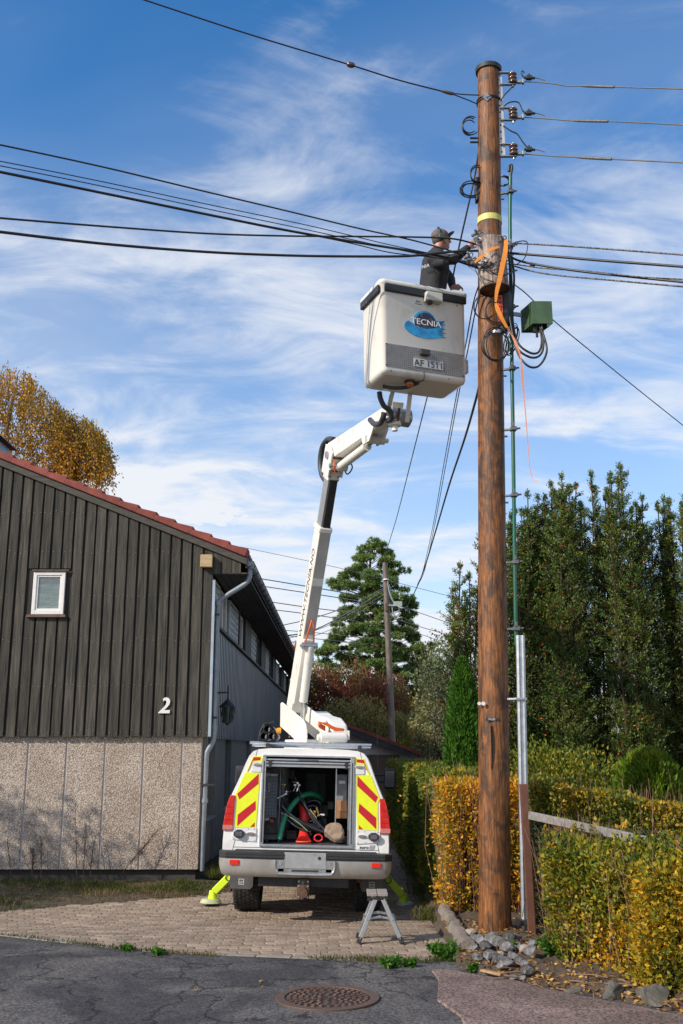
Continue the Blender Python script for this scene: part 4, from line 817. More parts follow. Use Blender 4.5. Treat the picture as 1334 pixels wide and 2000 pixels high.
for s0, s1 in ((-.17, -.145), (.145, .17)): cprism(plate, s0, s1).build('turret_cheek', CREAM, truck, world=True, bevel=.008)
cas = [(-.35, 1.87), (.40, 1.87), (.42, 2.02), (.36, 2.13), (.15, 2.22), (-.2, 2.26), (-.5, 2.34), (-.5, 2.1)]
cprism(cas, .19, .44).build('turret_housing', CREAM, truck, world=True, bevel=.04, seg=3)
m_ = MB(); m_.cone(C(.50, .0, 1.95), C(.50, .36, 1.95), .065, n=16); m_.cone(C(.50, -.04, 1.95), C(.50, .0, 1.95), .04, n=12); m_.box(C(.5, .38, 1.98), (.08, .08, .12)); m_.build('slew_motor', CREAM, truck, world=True, bevel=.006)
for k in range(4):
    oo = .018*k
    MB().tube([C(.40, .10, 2.04+oo), C(.48, .0, 2.08+oo*.9), C(.50, -.02, 2.12+oo*.6), C(.50, .08, 2.14-oo*.5), C(.50, .2, 2.08-oo*.6), C(.50, .32, 2.06-oo*.3), C(.44, .36, 2.05)], .0095, 7, steps=5).build('hydraulic_hose', ORANGE, truck, world=True)
MB().cone(C(-.9, -.17, 2.06), C(-.9, -.23, 2.06), .045, .035, 12).build('amber_lamp', mat('amber', (.9, .35, .02), .3), truck, world=True, bevel=.008)
LB = (P1-P0).length
def boomsec(t0, t1, wd, dp, m, nm, bev=.012, off=0.):
    pts = [BP(t0, -dp/2+off), BP(t0, dp/2+off), BP(t1, dp/2+off), BP(t1, -dp/2+off)]; return cprism(pts, -wd/2, wd/2).build(nm, m, truck, world=True, bevel=bev)
BG = mat('boom_grey', (.33, .33, .33), .35, .2, (.27, .27, .27), ns=6)
def tz(v):  # boom length at which it projects to image height v
    best = None
    for i in range(400):
        t = LB*i/399; p = P0+bd*t; q = C(p.x, 0, p.y); dz = q.z-H; dep = q.y*cos(TH)+dz*sin(TH); vv = 1000-F*(-q.y*sin(TH)+dz*cos(TH))/dep
        if best is None or abs(vv-v) < best[0]: best = (abs(vv-v), t)
    return best[1]
t1 = tz(1034); t2 = tz(934)
bo = boomsec(-.05, t1, .17, .27, CREAM, 'boom')
boomsec(t1-.02, t1+.06, .20, .30, CREAM, 'boom_collar', .02)
bx_ = boomsec(t1+.03, t2, .14, .22, BG, 'boom_extension', .008)
m_ = cprism([BP(t1+.05, .112), BP(t1+.05, .135), BP(t2, .135), BP(t2, .112)], -.045, .06); m_.build('cable_track', DARKM, truck, world=True)
boomsec(t2-.02, LB-.05, .17, .25, CREAM, 'boom_head')
m_ = MB(); c0 = P0+bd*(t2+.16)+bn*.128; m_.cone(C(c0.x, 0, c0.y), C(c0.x, 0, c0.y)+(AX*bn.x+V((0, 0, bn.y)))*.012, .045, n=16); m_.build('pin_boss', DARKM, truck, world=True)
m_ = MB()
for tt, ss in ((.05, -.055), (.05, .055), (.27, -.055), (.27, .055), (.35, -.055), (.35, .055), (.0, -.055), (.0, .055)):
    c0 = P0+bd*(t2+tt)+bn*.127; m_.cone(C(c0.x, ss, c0.y), C(c0.x, ss, c0.y)+(AX*bn.x+V((0, 0, bn.y)))*.008, .012, n=8)
m_.build('head_bolts', STEEL, truck, world=True)
# grey-painted lower front plate and white band
ta, tb_ = tz(1358), tz(1100)
cprism([BP(tz(1232), .137), BP(tz(1232), .143), BP(t1, .143), BP(t1, .137)], -.078, .083).build('boom_front_plate', mat('boom_warm_grey', (.50, .47, .43), .4, 0, (.42, .39, .36), ns=4), truck, world=True)
cprism([BP(tz(1139), .143), BP(tz(1139), .146), BP(tz(1123), .146), BP(tz(1123), .143)], -.078, .083).build('white_band', WHITE, truck, world=True)
# lettering up the left side of the boom
tt0, tt1 = tz(1245), tz(1073); tx = text_mb('WWW.TECNIA.NO', .17, .0015, 0, 'LEFT'); wdt = max(v_[0] for v_ in tx.v); 
dirb = AX*bd.x+V((0, 0, bd.y)); nb = AX*bn.x+V((0, 0, bn.y)); q = P0+bd*tt0+bn*.05
sc_ = (tt1-tt0)/wdt; tx.xf(frame(C(q.x, -.087, q.y), dirb, -nb) @ Matrix.Diagonal((sc_, 1.0, 1, 1)))
tx.build('boom_lettering', mat('letter_grey', (.06, .06, .065), .5), truck, world=True)
# lift cylinder in front of the lower boom
cy0 = P0+bd*.05+bn*.33; cy1 = P0+bd*1.05+bn*.22; cyr = P0+bd*.22+bn*.31
m_ = MB(); m_.cone(C(cyr.x, .02, cyr.y), C(cy1.x, .02, cy1.y), .062, n=18); cyl = m_.build('lift_cylinder', CREAM, truck, world=True)
MB().cone(C(cy0.x, .02, cy0.y-.1), C(cyr.x, .02, cyr.y), .035, n=14).build('cylinder_rod', CHROME, cyl, world=True)
m_ = MB(); m_.cone(C(cy1.x, -.10, cy1.y), C(cy1.x, .12, cy1.y), .05, n=14); m_.cone(C(cy1.x, -.13, cy1.y), C(cy1.x, -.10, cy1.y), .02, n=8); m_.build('cylinder_pin', STEEL, cyl, world=True)
boomsec(.1, 1.12, .15, .10, CREAM, 'boom_gusset', .01, off=.12)
q = P0+bd*1.42+bn*.16; q2 = P0+bd*1.12+bn*.20
for s_ in (-.05, .05):
    MB().tube([C(q.x, 0, q.y), C(q.x, s_*.7, q.y-.12), C(q2.x, s_*1.3, q2.y-.04), C(q2.x, s_*1.2, q2.y-.12)], .011, 7, steps=5).build('hydraulic_hose', ORANGE, truck, world=True)
# jib
JA = (1.1, 5.82); JB = (3.42, 5.66); jd = (V(JB)-V(JA)).normalized(); jn = V((jd.y, -jd.x))
def JP(t, off): q = V(JA)+jd*t+jn*off; return (q.x, q.y)
JL = (V(JB)-V(JA)).length
ji = cprism([JP(-.10, -.13), JP(-.10, .07), JP(.25, .13), JP(JL-.45, .10), JP(JL-.05, .05), JP(JL, -.10)], -.075, .075).build('jib', CREAM, truck, world=True, bevel=.012)
m_ = cprism([BP(LB-.30, -.15), BP(LB-.30, .17), BP(LB+.05, .20), BP(LB+.12, .05), BP(LB+.10, -.15)], -.11, -.085); m_.build('elbow_plate', CREAM, truck, world=True, bevel=.01)
m_ = cprism([BP(LB-.30, -.15), BP(LB-.30, .17), BP(LB+.05, .20), BP(LB+.12, .05), BP(LB+.10, -.15)], .085, .11); m_.build('elbow_plate', CREAM, truck, world=True, bevel=.01)
m_ = MB(); m_.cone(C(1.12, -.14, 5.75), C(1.12, .14, 5.75), .05, n=16); m_.cone(C(1.25, -.13, 5.56), C(1.25, .13, 5.56), .035, n=14); m_.build('elbow_pin', STEEL, truck, world=True)
c0, c1 = JP(.15, .26), JP(1.25, .20)
m_ = MB(); m_.cone(C(*[c0[0], .02, c0[1]]), C(c1[0], .02, c1[1]), .058, n=16); jc = m_.build('jib_cylinder', CREAM, truck, world=True)
c2 = JP(1.5, .17); MB().cone(C(c1[0], .02, c1[1]), C(c2[0], .02, c2[1]), .03, n=12).build('cylinder_rod', CHROME, jc, world=True)
m_ = MB(); m_.cone(C(c2[0], -.09, c2[1]), C(c2[0], .15, c2[1]), .055, n=14); m_.cone(C(c2[0], .15, c2[1]), C(c2[0], .2, c2[1]), .03, n=10); m_.build('cylinder_pin', CREAM, jc, world=True); MB().cone(C(c0[0], -.11, c0[1]), C(c0[0], .13, c0[1]), .045, n=14).build('cylinder_pin', CREAM, jc, world=True)
cprism([JP(1.30, .08), JP(1.38, .22), JP(1.60, .22), JP(1.75, .08)], -.09, -.07).build('jib_lug', CREAM, ji, world=True); cprism([JP(1.30, .08), JP(1.38, .22), JP(1.60, .22), JP(1.75, .08)], .09, .11).build('jib_lug', CREAM, ji, world=True)
MB().tube([C(c0[0]-.02, .09, c0[1]-.0), C(c0[0]+.05, .12, c0[1]-.10), C(c0[0]+.25, .12, c0[1]-.06), C(c0[0]+.3, .06, c0[1]+.02)], .010, 7, steps=5).build('hydraulic_hose', RUST, truck, world=True)
MB().tube([C(c0[0]+.04, -.06, c0[1]+.07), C(c0[0]+.10, -.09, c0[1]+.0), C(c0[0]+.05, -.06, c0[1]-.09)], .010, 7, steps=5).build('hydraulic_hose', ORANGE, truck, world=True)
DH = mat('sleeved_hose', (.05, .055, .062), .55, 0, (.035, .038, .04), ns=20)
e0 = BP(LB-.42, -.14)
MB().tube([C(e0[0], -.03, e0[1]), C(e0[0]-.10, -.05, e0[1]+.12), C(e0[0]-.14, -.06, e0[1]+.32), C(e0[0]-.04, -.06, e0[1]+.50), C(e0[0]+.16, -.05, e0[1]+.55), C(e0[0]+.40, -.04, e0[1]+.48)], .042, 12, steps=6).build('sleeved_hose', DH, truck, world=True)
# bucket
BA = W(748, 727, 10.15); ba = radians(21); BXv = V((cos(ba), sin(ba), 0)); BYv = V((-sin(ba), cos(ba), 0)); BZ = BA.z; bw, bdp, bh = 1.03, .58, 1.10
def B(x, y, z): return V((BA.x, BA.y, BZ))+BXv*x+BYv*y+V((0, 0, z))
def rrect(x0, x1, y0, y1, r, k=6):
    out = []
    for cx_, cy_, a0 in ((x1-r, y0+r, -pi/2), (x1-r, y1-r, 0), (x0+r, y1-r, pi/2), (x0+r, y0+r, pi)):
        for i in range(k+1): a_ = a0+pi/2*i/k; out.append((cx_+r*cos(a_), cy_+r*sin(a_)))
    return out
m_ = MB(); lev = [(0.0, .05, .04), (.015, .015, .055), (.05, 0, .06), (1.02, -.008, .06), (1.05, -.03, .065), (1.075, -.035, .065), (1.095, -.03, .06), (1.10, -.015, .05), (1.09, .02, .05), (.06, .03, .05)]
rr = [[(x, y, z) for x, y in rrect(i_, bw-i_, i_, bdp-i_, r_)] for z, i_, r_ in lev]; n = len(rr[0])
m_.add([B(*p) for r_ in rr for p in r_], [(i*n+k, i*n+(k+1) % n, (i+1)*n+(k+1) % n, (i+1)*n+k) for i in range(len(lev)-1) for k in range(n)], True)
m_.add([B(*p) for p in rr[0]], [tuple(reversed(range(n)))]); m_.add([B(*p) for p in rr[-1]], [tuple(range(n))])
buc = m_.build('bucket', BUCKETW, truck, world=True)
pad = mat('scuffed_black_pad', (.018, .02, .023), .5, 0, (.22, .23, .24), ns=14, lo=.60, hi=.78, det=8)
def bbox_(x0, x1, y0, y1, z0, z1, nm, m, bev=.006):
    mm = MB(); mm.add([B(x, y, z) for x in (x0, x1) for y in (y0, y1) for z in (z0, z1)], [(0, 1, 3, 2), (4, 6, 7, 5), (0, 4, 5, 1), (2, 3, 7, 6), (0, 2, 6, 4), (1, 5, 7, 3)]); return mm.build(nm, m, buc, bevel=bev, world=True)
bbox_(.02, bw+.0, -.042, -.004, .955, 1.045, 'rim_pad', pad, .01); bbox_(-.042, -.004, .03, bdp-.03, .955, 1.045, 'rim_pad', pad, .01)
bbox_(.50, .70, -.10, .0, .90, 1.005, 'control_box', mat('box_cream', (.62, .60, .52), .5), .01)
m_ = MB(); m_.cone(B(.56, -.05, .875), B(.56, -.05, .90), .03, n=12); m_.build('control_knob', BLACK, buc, world=True)
bbox_(bw, bw+.10, .14, .40, .20, .36, 'side_box', mat('box_cream', (.62, .60, .52), .5), .012)
pp = bbox_(.03, bw-.035, -.008, .0, .075, .345, 'perforated_plate', mat('dull_alu', (.30, .285, .27), .5, .4, (.24, .23, .215), ns=14), .003)
m_ = MB()
for i in range(38):
    for j in range(11):
        x = .055+i*.0245; z = .097+j*.0225
        if .36 < x < .73 and .10 < z < .24: continue
        if .40 < x < .55 and z > .23: continue
        m_.add([B(x-.0045, -.009, z-.0045), B(x+.0045, -.009, z-.0045), B(x+.0045, -.009, z+.0045), B(x-.0045, -.009, z+.0045)], [(0, 1, 2, 3)])
m_.build('plate_holes', BLACK, pp, world=True)
bbox_(.435, .55, -.05, -.008, .255, .325, 'plate_lamp', mat('dark_brown_plastic', (.05, .045, .04), .4), .01)
bbox_(.365, .725, -.016, -.008, .115, .215, 'number_plate', mat('plate_grey', (.50, .49, .47), .5, 0, (.44, .43, .41), ns=14), .004)
text_mb('AF 1511', .105, .001).xf(frame(B(.545, -.018, .13), BXv, (0, 0, 1))).build('plate_lettering', BLACK, pp, world=True)
mm = text_mb('eu', .06, .0005, .35, 'LEFT').xf(frame(B(.40, -.0095, .885), BXv, (0, 0, 1))); mm.build('bucket_lettering', mat('purple_grey', (.12, .10, .16), .5), buc, world=True)
bbox_(.395, .48, -.0095, 0, .863, .872, 'bucket_lettering_line', mat('purple_grey', (.12, .10, .16), .5), 0)
# company emblem: domed blue disc over a brushed swoosh, lettering across
def flat(pts, y, m, nm, par=None): 
    mm = MB(); n = len(pts); y -= .0078; mm.add([B(x, y, z) for x, z in pts]+[B(x, -.0005, z) for x, z in pts], [tuple(range(n))]+[(i, (i+1) % n, n+(i+1) % n, n+i) for i in range(n)]); return mm.build(nm, m, par or buc, world=True)
def emat(name, c1, c2, ns, lo=.4, hi=.6): return mat(name, c1, .35, 0, c2, ns=ns, lo=lo, hi=hi, det=8)
ex, ez = .52, .62
sw = [(ex-.245+0, ez+.055)]; swl = []
for k in range(13): a_ = pi*.80+pi*.92*k/12; swl.append((ex-.01+.25*cos(a_)*1.0, ez-.035+.115*sin(a_)))
jag = []
xr, zr = ex+.23, ez-.12
for k in range(9):
    z_ = ez-.12+.20*k/8; jag += [(ex+.17+.03*sin(k*2.1), z_), (ex+.245+.012*cos(k*3), z_+.018)]
top_ = [(ex+.16, ez+.06), (ex+.02, ez-.02), (ex-.10, ez-.03), (ex-.17, ez+.01)]
em = flat(swl+[p for p in jag if p[0] > 0]+top_[:1]+top_[1:], -.003, emat('emblem_blue', (.01, .17, .42), (.015, .32, .62), 9), 'emblem')
dome = [(ex-.005+.15*cos(a_), ez+.02+.158*sin(a_)) for a_ in [pi*k/20 for k in range(21)]]
flat(dome, -.004, emat('emblem_rim', (.01, .28, .50), (.02, .4, .65), 10), 'emblem_dome', em)
dome = [(ex+.005+.132*cos(a_), ez+.02+.138*sin(a_)) for a_ in [pi*k/20 for k in range(21)]]+[(ex-.13, ez-.01), (ex, ez-.035), (ex+.12, ez-.01)]
flat(dome, -.005, mat('emblem_dark', (.008, .014, .05), .3, 0, (.12, .09, .08), ns=22, lo=.50, hi=.66, det=8), 'emblem_globe', em)
text_mb('TECNIA', .098, .001).xf(frame(B(ex+.005, -.0148, ez+.005), BXv, (0, 0, 1)) @ Matrix.Diagonal((1.08, 1, 1, 1))).build('emblem_lettering', WHITE, em, world=True)
m_ = MB()
for k in range(12): a_ = .5-.09*k; m_.add([B(ex+.12, -.0142, ez+.05-.012*k), B(ex+.215+.02*sin(k*1.7), -.0142, ez+.062-.014*k), B(ex+.212+.02*sin(k*1.7), -.0142, ez+.057-.014*k)], [(0, 1, 2)])
m_.build('emblem_bristles', mat('bristle_navy', (.01, .03, .09), .4), em, world=True)
# mount under the bucket
for ua, va, ub, vb, s_ in ((766, 768, 757, 808, 0), (801, 768, 795, 822, 0)):
    MB().bar(W(ub, vb, 11.02), W(ua, va, 10.80), .05, .12, (0, 1, 0)).build('bucket_mount', CREAM, truck, world=True, bevel=.01)
m_ = MB(); q0, q1 = W(764, 812, 11.05), W(799, 818, 11.12); m_.cone(q0, q1, .105, n=20); m_.cone(q1, q1+(q1-q0)*.1, .06, n=14); m_.build('rotator', STEEL, truck, world=True, bevel=.006)
m_ = MB(); q0 = W(771, 832, 11.0); m_.cone(q0, q0+V((0, 0, .03)), .075, n=16); m_.cone(q0-V((0, 0, .06)), q0, .035, n=12); m_.build('levelling_pin', CREAM, truck, world=True)
m_ = MB(); m_.bar(W(777, 822, 10.93), W(780, 797, 10.93), .03, .02, (0, 1, 0)); m_.build('latch_strap', RUST, truck, world=True, bevel=.003)
m_ = MB(); m_.tube([W(741, 766, 10.75), W(743, 778, 10.75), W(750, 793, 10.80), W(762, 803, 10.85), W(764, 818, 10.9), W(756, 822, 10.95)], .03, 12, steps=6); m_.build('sleeved_hose', DH, truck, world=True)
MB().tube([W(750, 806, 10.9), W(748, 817, 10.95), W(742, 827, 11.2), W(731, 828, 11.5), W(723, 820, 11.7)], .034, 12, steps=6).build('sleeved_hose', DH, truck, world=True)
m_ = MB(); m_.tube([B(.15, .35, -.02), B(.25, .28, -.05), B(.38, .22, -.045), B(.45, .16, -.02), B(.48, .12, -.015)], .022, 8, steps=6); m_.tube([B(.45, .15, -.02), B(.50, .10, .0), B(.50, .03, -.01), B(.49, -.01, .02), B(.49, -.012, .07)], .005, 6); m_.build('bucket_cable', DH, truck, world=True)
m_ = MB(); m_.cone(B(.38, .14, -.03), B(.38, .14, .0), .055, .06, 14); m_.build('beacon_base', BLACK, buc, world=True)
MB().ell(B(.38, .14, -.035), (.048, .048, .035)).build('beacon', mat('amber_dark', (.55, .13, .02), .3, coat=.5), buc, world=True)
m_ = MB()
for x, z in ((.10, .03), (.8, .03)): m_.cone(B(x, -.004, z), B(x, 0, z), .008, n=8)
for x, z in ((.04, .335), (.975, .335), (.04, .09), (.975, .09), (.92, .93), (.98, .96)): m_.cone(B(x, -.013, z), B(x, -.005, z), .008, n=8)
m_.build('bucket_bolts', RUST, buc, world=True)
# ------------------------------------------------------------ main utility pole
def pole_mat(name, c1, c2, c3):
    m = bpy.data.materials.new(name); m.use_nodes = True; nt = m.node_tree; N = nt.nodes; L = nt.links; b = N['Principled BSDF']; b.inputs['Roughness'].default_value = .55; b.inputs['Specular IOR Level'].default_value = .4
    tc = N.new('ShaderNodeTexCoord')
    def nz(st, s, d, dist=0):
        mp = N.new('ShaderNodeMapping'); mp.inputs['Scale'].default_value = st; L.new(tc.outputs['Object'], mp.inputs[0]); n = N.new('ShaderNodeTexNoise'); n.inputs['Scale'].default_value = s; n.inputs['Detail'].default_value = d; n.inputs['Distortion'].default_value = dist; n.inputs['Roughness'].default_value = .65; L.new(mp.outputs[0], n.inputs[0]); return n.outputs[0]
    g = nz((9, 9, .8), 5.5, 10, .5); bl = nz((1, 1, .6), 5.5, 8, .9)
    r = N.new('ShaderNodeValToRGB'); r.color_ramp.elements[0].position = .34; r.color_ramp.elements[1].position = .66; r.color_ramp.elements[0].color = (*c1, 1); r.color_ramp.elements[1].color = (*c2, 1); L.new(g, r.inputs[0])
    r2 = N.new('ShaderNodeValToRGB'); r2.color_ramp.elements[0].position = .46; r2.color_ramp.elements[1].position = .60; r2.color_ramp.elements[0].color = (0, 0, 0, 1); r2.color_ramp.elements[1].color = (.8, .8, .8, 1); L.new(bl, r2.inputs[0])
    x = N.new('ShaderNodeMixRGB'); L.new(r2.outputs[0], x.inputs[0]); L.new(r.outputs[0], x.inputs[1]); x.inputs[2].default_value = (*c3, 1)
    x2 = N.new('ShaderNodeMixRGB'); x2.blend_type = 'MULTIPLY'; x2.inputs[0].default_value = .75; L.new(x.outputs[0], x2.inputs[1]); r3 = N.new('ShaderNodeValToRGB'); r3.color_ramp.elements[0].position = .35; r3.color_ramp.elements[0].color = (.35, .33, .3, 1); r3.color_ramp.elements[1].position = .55; L.new(nz((14, 14, .9), 4, 8), r3.inputs[0]); L.new(r3.outputs[0], x2.inputs[2])
    L.new(x2.outputs[0], b.inputs['Base Color']); bp = N.new('ShaderNodeBump'); bp.inputs['Strength'].default_value = .9; bp.inputs['Distance'].default_value = .006; L.new(nz((14, 14, .5), 6, 8), bp.inputs['Height']); L.new(bp.outputs[0], b.inputs['Normal']); MATS[name] = m; return m
POLE = pole_mat('tarred_pole_wood', (.070, .025, .008), (.38, .145, .038), (.042, .024, .014))
PB = V((1.512, 10.5, 0)); PT = V((1.785, 10.5, 9.93))
def PA(z): return PB+(PT-PB)*(z/9.93)
def PR(z): return .160-.028*z/9.93
pole = thing('utility_pole', 'tall tarred brown wooden utility pole with black cap standing in the rock pile', 'utility pole', PB)
m_ = MB(); zs_ = [-.3+k*.1683 for k in range(61)]; nn_ = 40; vs = []
rg = random.Random(4); ph = [rg.uniform(0, 6.3) for _ in range(6)]
for z in zs_:
    for k in range(nn_):
        a_ = 2*pi*k/nn_; r_ = PR(z)*(1+.012*sin(2*a_+ph[0]+z*.4)+.008*sin(5*a_+ph[1]+z*.8)+.006*sin(z*2+ph[2]))
        p = PA(z); vs.append((p.x+r_*cos(a_), p.y+r_*sin(a_), z))
m_.add(vs, [(i*nn_+k, i*nn_+(k+1) % nn_, (i+1)*nn_+(k+1) % nn_, (i+1)*nn_+k) for i in range(len(zs_)-1) for k in range(nn_)], True); m_.add(vs[-nn_:], [tuple(range(nn_))]); m_.build('pole_shaft', POLE, pole, world=True)
m_ = MB(); m_.cone(PA(9.76), PA(9.81), PR(9.9)+.022, PR(9.9)+.028, 32); m_.cone(PA(9.81), PA(9.85), PR(9.9)+.028, .03, 32); m_.build('pole_cap', BLACK, pole, world=True, bevel=.006)
def band(z0, z1, m, nm, ex=.004, tilt=0):
    m_ = MB(); m_.cone(PA(z0), PA(z1), PR(z0)+ex, PR(z1)+ex, 36, caps=False); return m_.build(nm, m, pole, world=True)
zy = W(953, 423, 10.4).z; band(zy-.045, zy+.03, mat('yellow_tape', (.66, .62, .18), .5, 0, (.58, .53, .14), ns=9), 'yellow_band')
for z, dx in ((W(953, 187, 10.4).z, 0), (W(953, 191, 10.4).z, .01)):
    p = PA(z); m_ = MB(); m_.tube([(p.x+(PR(z)+.008)*cos(a_), p.y+(PR(z)+.008)*sin(a_), z+.02*sin(a_+dx*90)) for a_ in [2*pi*k/18 for k in range(18)]], .007, 6, closed=True); m_.build('wire_wrap', DARKM, pole, world=True)
q = W(951, 190, PA(8).y-PR(9.5)-.005); m_ = MB(); m_.box(q, (.075, .012, .075), Matrix.Rotation(pi/4, 3, 'Y')); m_.cone(q+V((0, -.03, 0)), q, .014, n=6); m_.build('square_washer', STEEL, pole, world=True)
q = W(962, 1405, 10.5-.157); m_ = MB(); m_.box(q, (.135, .006, .028)); lp = m_.build('number_label', BLACK, pole, world=True, bevel=.002)
MB().box(q+V((-.01, -.0035, 0)), (.075, .002, .019)).build('label_face', mat('label_grey', (.38, .38, .37), .4, 0, (.05, .05, .05), ns=110, lo=.5, hi=.54), lp, world=True)
for u_, v_ in ((944, 1374), (936, 1374)):
    q = W(u_, v_, 10.345 if u_ > 940 else 10.38); MB().cone(q+V((0, -.004, 0)), q+V((0, .01, 0)), .020 if u_ > 940 else .018, n=16).build('tag_disc', PLW, pole, world=True)
# drying split in the wood: a real groove-shaped insert
m_ = MB(); pts = [(960, 1418, 3), (962, 1440, 6), (963, 1462, 7), (962, 1485, 4), (960, 1502, 1)]; L_ = [W(u-w_/2, v, 10.5-.1575) for u, v, w_ in pts]; R__ = [W(u+w_/2, v, 10.5-.1575) for u, v, w_ in pts]; D__ = [W(u, v, 10.5-.150) for u, v, w_ in pts]
n = len(pts); m_.add(L_+D__+R__, [(i, i+1, n+i+1, n+i) for i in range(n-1)]+[(n+i, n+i+1, 2*n+i+1, 2*n+i) for i in range(n-1)]); m_.build('drying_crack', mat('crack_dark', (.015, .008, .004), .9), pole, world=True)
m_ = MB()
for u_, v_ in ((936, 270), (933, 278)): q = W(u_, v_, 10.5); m_.cone(W(918, v_, 10.5), q, .012, n=8)
m_.build('through_bolt', DARKM, pole, world=True)
# steel strip with three insulators
a = W(974, 152, 10.45); b = W(981, 305, 10.45); m_ = MB(); m_.bar(b, a, .075, .04, (0, 1, 0)); st_ = m_.build('insulator_rail', mat('pale_zinc', (.55, .56, .56), .5, .15, (.45, .46, .46), ns=12), pole, world=True, bevel=.004)
m_ = MB()
for k in range(12): q = a+(b-a)*((k+.5)/12); m_.cone(q+V((-.008, -.024, 0)), q+V((-.008, -.018, 0)), .010, n=8)
m_.build('rail_holes', BLACK, st_, world=True)
PORC = mat('brown_porcelain', (.055, .025, .018), .15, 0, (.09, .04, .03), ns=8, coat=.6)
ins_q = []
for u_, v_ in ((1001, 154), (1002, 223), (1003, 294)):
    q = W(u_, v_, 10.42); ins_q.append(q); z = q.z
    m_ = MB(); m_.bx(q.x-.155, q.x+.03, 10.40, 10.44, z+.075, z+.087); m_.bx(q.x-.155, q.x+.03, 10.40, 10.44, z-.087, z-.075); m_.cone((q.x, 10.42, z-.12), (q.x, 10.42, z+.10), .012, n=8); io = m_.build('insulator_bracket', STEEL, pole, world=True, bevel=.002)
    m_ = MB(); rs_ = [.045, .055, .055, .040, .034, .050, .056, .040, .034, .050, .055, .055, .045]; nn_ = 24
    vs = [(q.x+r_*cos(2*pi*k/nn_), 10.42+r_*sin(2*pi*k/nn_), z-.068+.136*i/12) for i, r_ in enumerate(rs_) for k in range(nn_)]
    m_.add(vs, [(i*nn_+k, i*nn_+(k+1) % nn_, (i+1)*nn_+(k+1) % nn_, (i+1)*nn_+k) for i in range(12) for k in range(nn_)], True); m_.add(vs[:nn_], [tuple(range(nn_))]); m_.add(vs[-nn_:], [tuple(range(nn_))]); m_.build('insulator', PORC, io, world=True)
# ------------------------------------------------------------ wires
def wire(name, pts, r, lab, cat='cable', group=None, m=None, n=6, steps=8, parent=None):
    o = MB().tube([W(*p) for p in pts], r, n, steps=steps).build(name, m or CABLE)
    if parent is not None:
        o.data.transform(rootmat(parent).inverted()); o.parent = parent; return o
    return tag(o, lab, cat, group)
BARE = mat('bare_conductor', (.16, .155, .15), .6, .3, (.11, .105, .10), ns=30)
LG = 'bare line wires from the three insulators'
for nm, q, pts, sl in (('topmost', ins_q[0], [(1012, 160, 10.42), (1040, 160, 10.40), (1075, 163, 10.3), (1110, 168, 10.2), (1150, 168, 10.0), (1200, 170, 9.8), (1334, 174, 9.3), (1500, 180, 8.6)], (1133, 1200)),
                       ('middle', ins_q[1], [(1012, 229, 10.42), (1040, 230, 10.4), (1080, 233, 10.25), (1120, 236, 10.1), (1190, 237, 9.8), (1334, 244, 9.3), (1500, 253, 8.6)], (1118, 1188)),
                       ('lowest', ins_q[2], [(1012, 300, 10.42), (1040, 302, 10.4), (1080, 305, 10.25), (1120, 307, 10.1), (1195, 311, 9.8), (1334, 318, 9.3), (1500, 327, 8.6)], (1125, 1195))):
    t = thing('line_wire', nm+' of the three bare wires running right from the pole insulators', 'wire', q, group=LG)
    wire('conductor', pts, .0075, '', m=BARE, parent=t)
    ys_ = lambda u: (float(np.interp(u, [p[0] for p in pts], [p[1] for p in pts])), float(np.interp(u, [p[0] for p in pts], [p[2] for p in pts])))
    e0, e1 = W(sl[0], *ys_(sl[0])), W(sl[1], *ys_(sl[1])); mid = (e0+e1)/2
    MB().tube([e0, e0+(mid-e0)*.4, mid, e1-(e1-mid)*.1, e1], [.009, .015, .017, .016, .010], 10, steps=5).build('splice_sleeve', BARE, t, world=True)
    c0 = q; u0, v0 = pts[0][0], pts[0][1]
    m_ = MB(); a = W(u0+2, v0, 10.42); m_.box(a, (.05, .04, .04)); m_.box(a+V((.045, 0, 0)), (.03, .05, .05)); m_.tube([q+V((.04, 0, -.01)), a], .012, 6, raw=True); m_.build('tension_clamp', STEEL, t, world=True, bevel=.004)
    a = W(u0+21, v0-8, 10.4); m_ = MB(); m_.box(a, (.07, .05, .045)); m_.cone(a+V((-.055, 0, 0)), a+V((.07, 0, -.005)), .017, n=10); m_.cone(a+V((0, 0, -.03)), a+V((0, 0, .05)), .014, n=8); m_.build('branch_connector', BLACK, t, world=True, bevel=.006)
    u1, v1 = u0+24, v0-8; wire('tail', [(u1, v1, 10.4), (u1+14, v1+1, 10.4), (u1+28, v1+5, 10.38)], .0055, '', m=BARE, parent=t)
wire('jumper_cable', [(1030, 152, 10.4), (1022, 150, 10.4), (1018, 142, 10.4), (1021, 139, 10.4), (1024, 143, 10.4)], .008, 'short black jumper curled over the top insulator clamp', group='jumper cables at the insulators')
wire('jumper_cable', [(1002, 168, 10.4), (995, 176, 10.4), (985, 186, 10.4), (978, 196, 10.42)], .008, 'short black jumper slanting down below the top insulator', group='jumper cables at the insulators')
wire('jumper_cable', [(1032, 220, 10.4), (1022, 218, 10.4), (1017, 208, 10.4), (1012, 200, 10.4), (1000, 199, 10.4), (990, 203, 10.4), (981, 211, 10.42)], .008, 'black jumper arching up over the middle insulator', group='jumper cables at the insulators')
wire('jumper_cable', [(1040, 291, 10.4), (1030, 288, 10.4), (1020, 276, 10.4), (1010, 262, 10.4), (998, 256, 10.4), (983, 246, 10.42)], .008, 'black jumper curving down to the lowest insulator', group='jumper cables at the insulators')
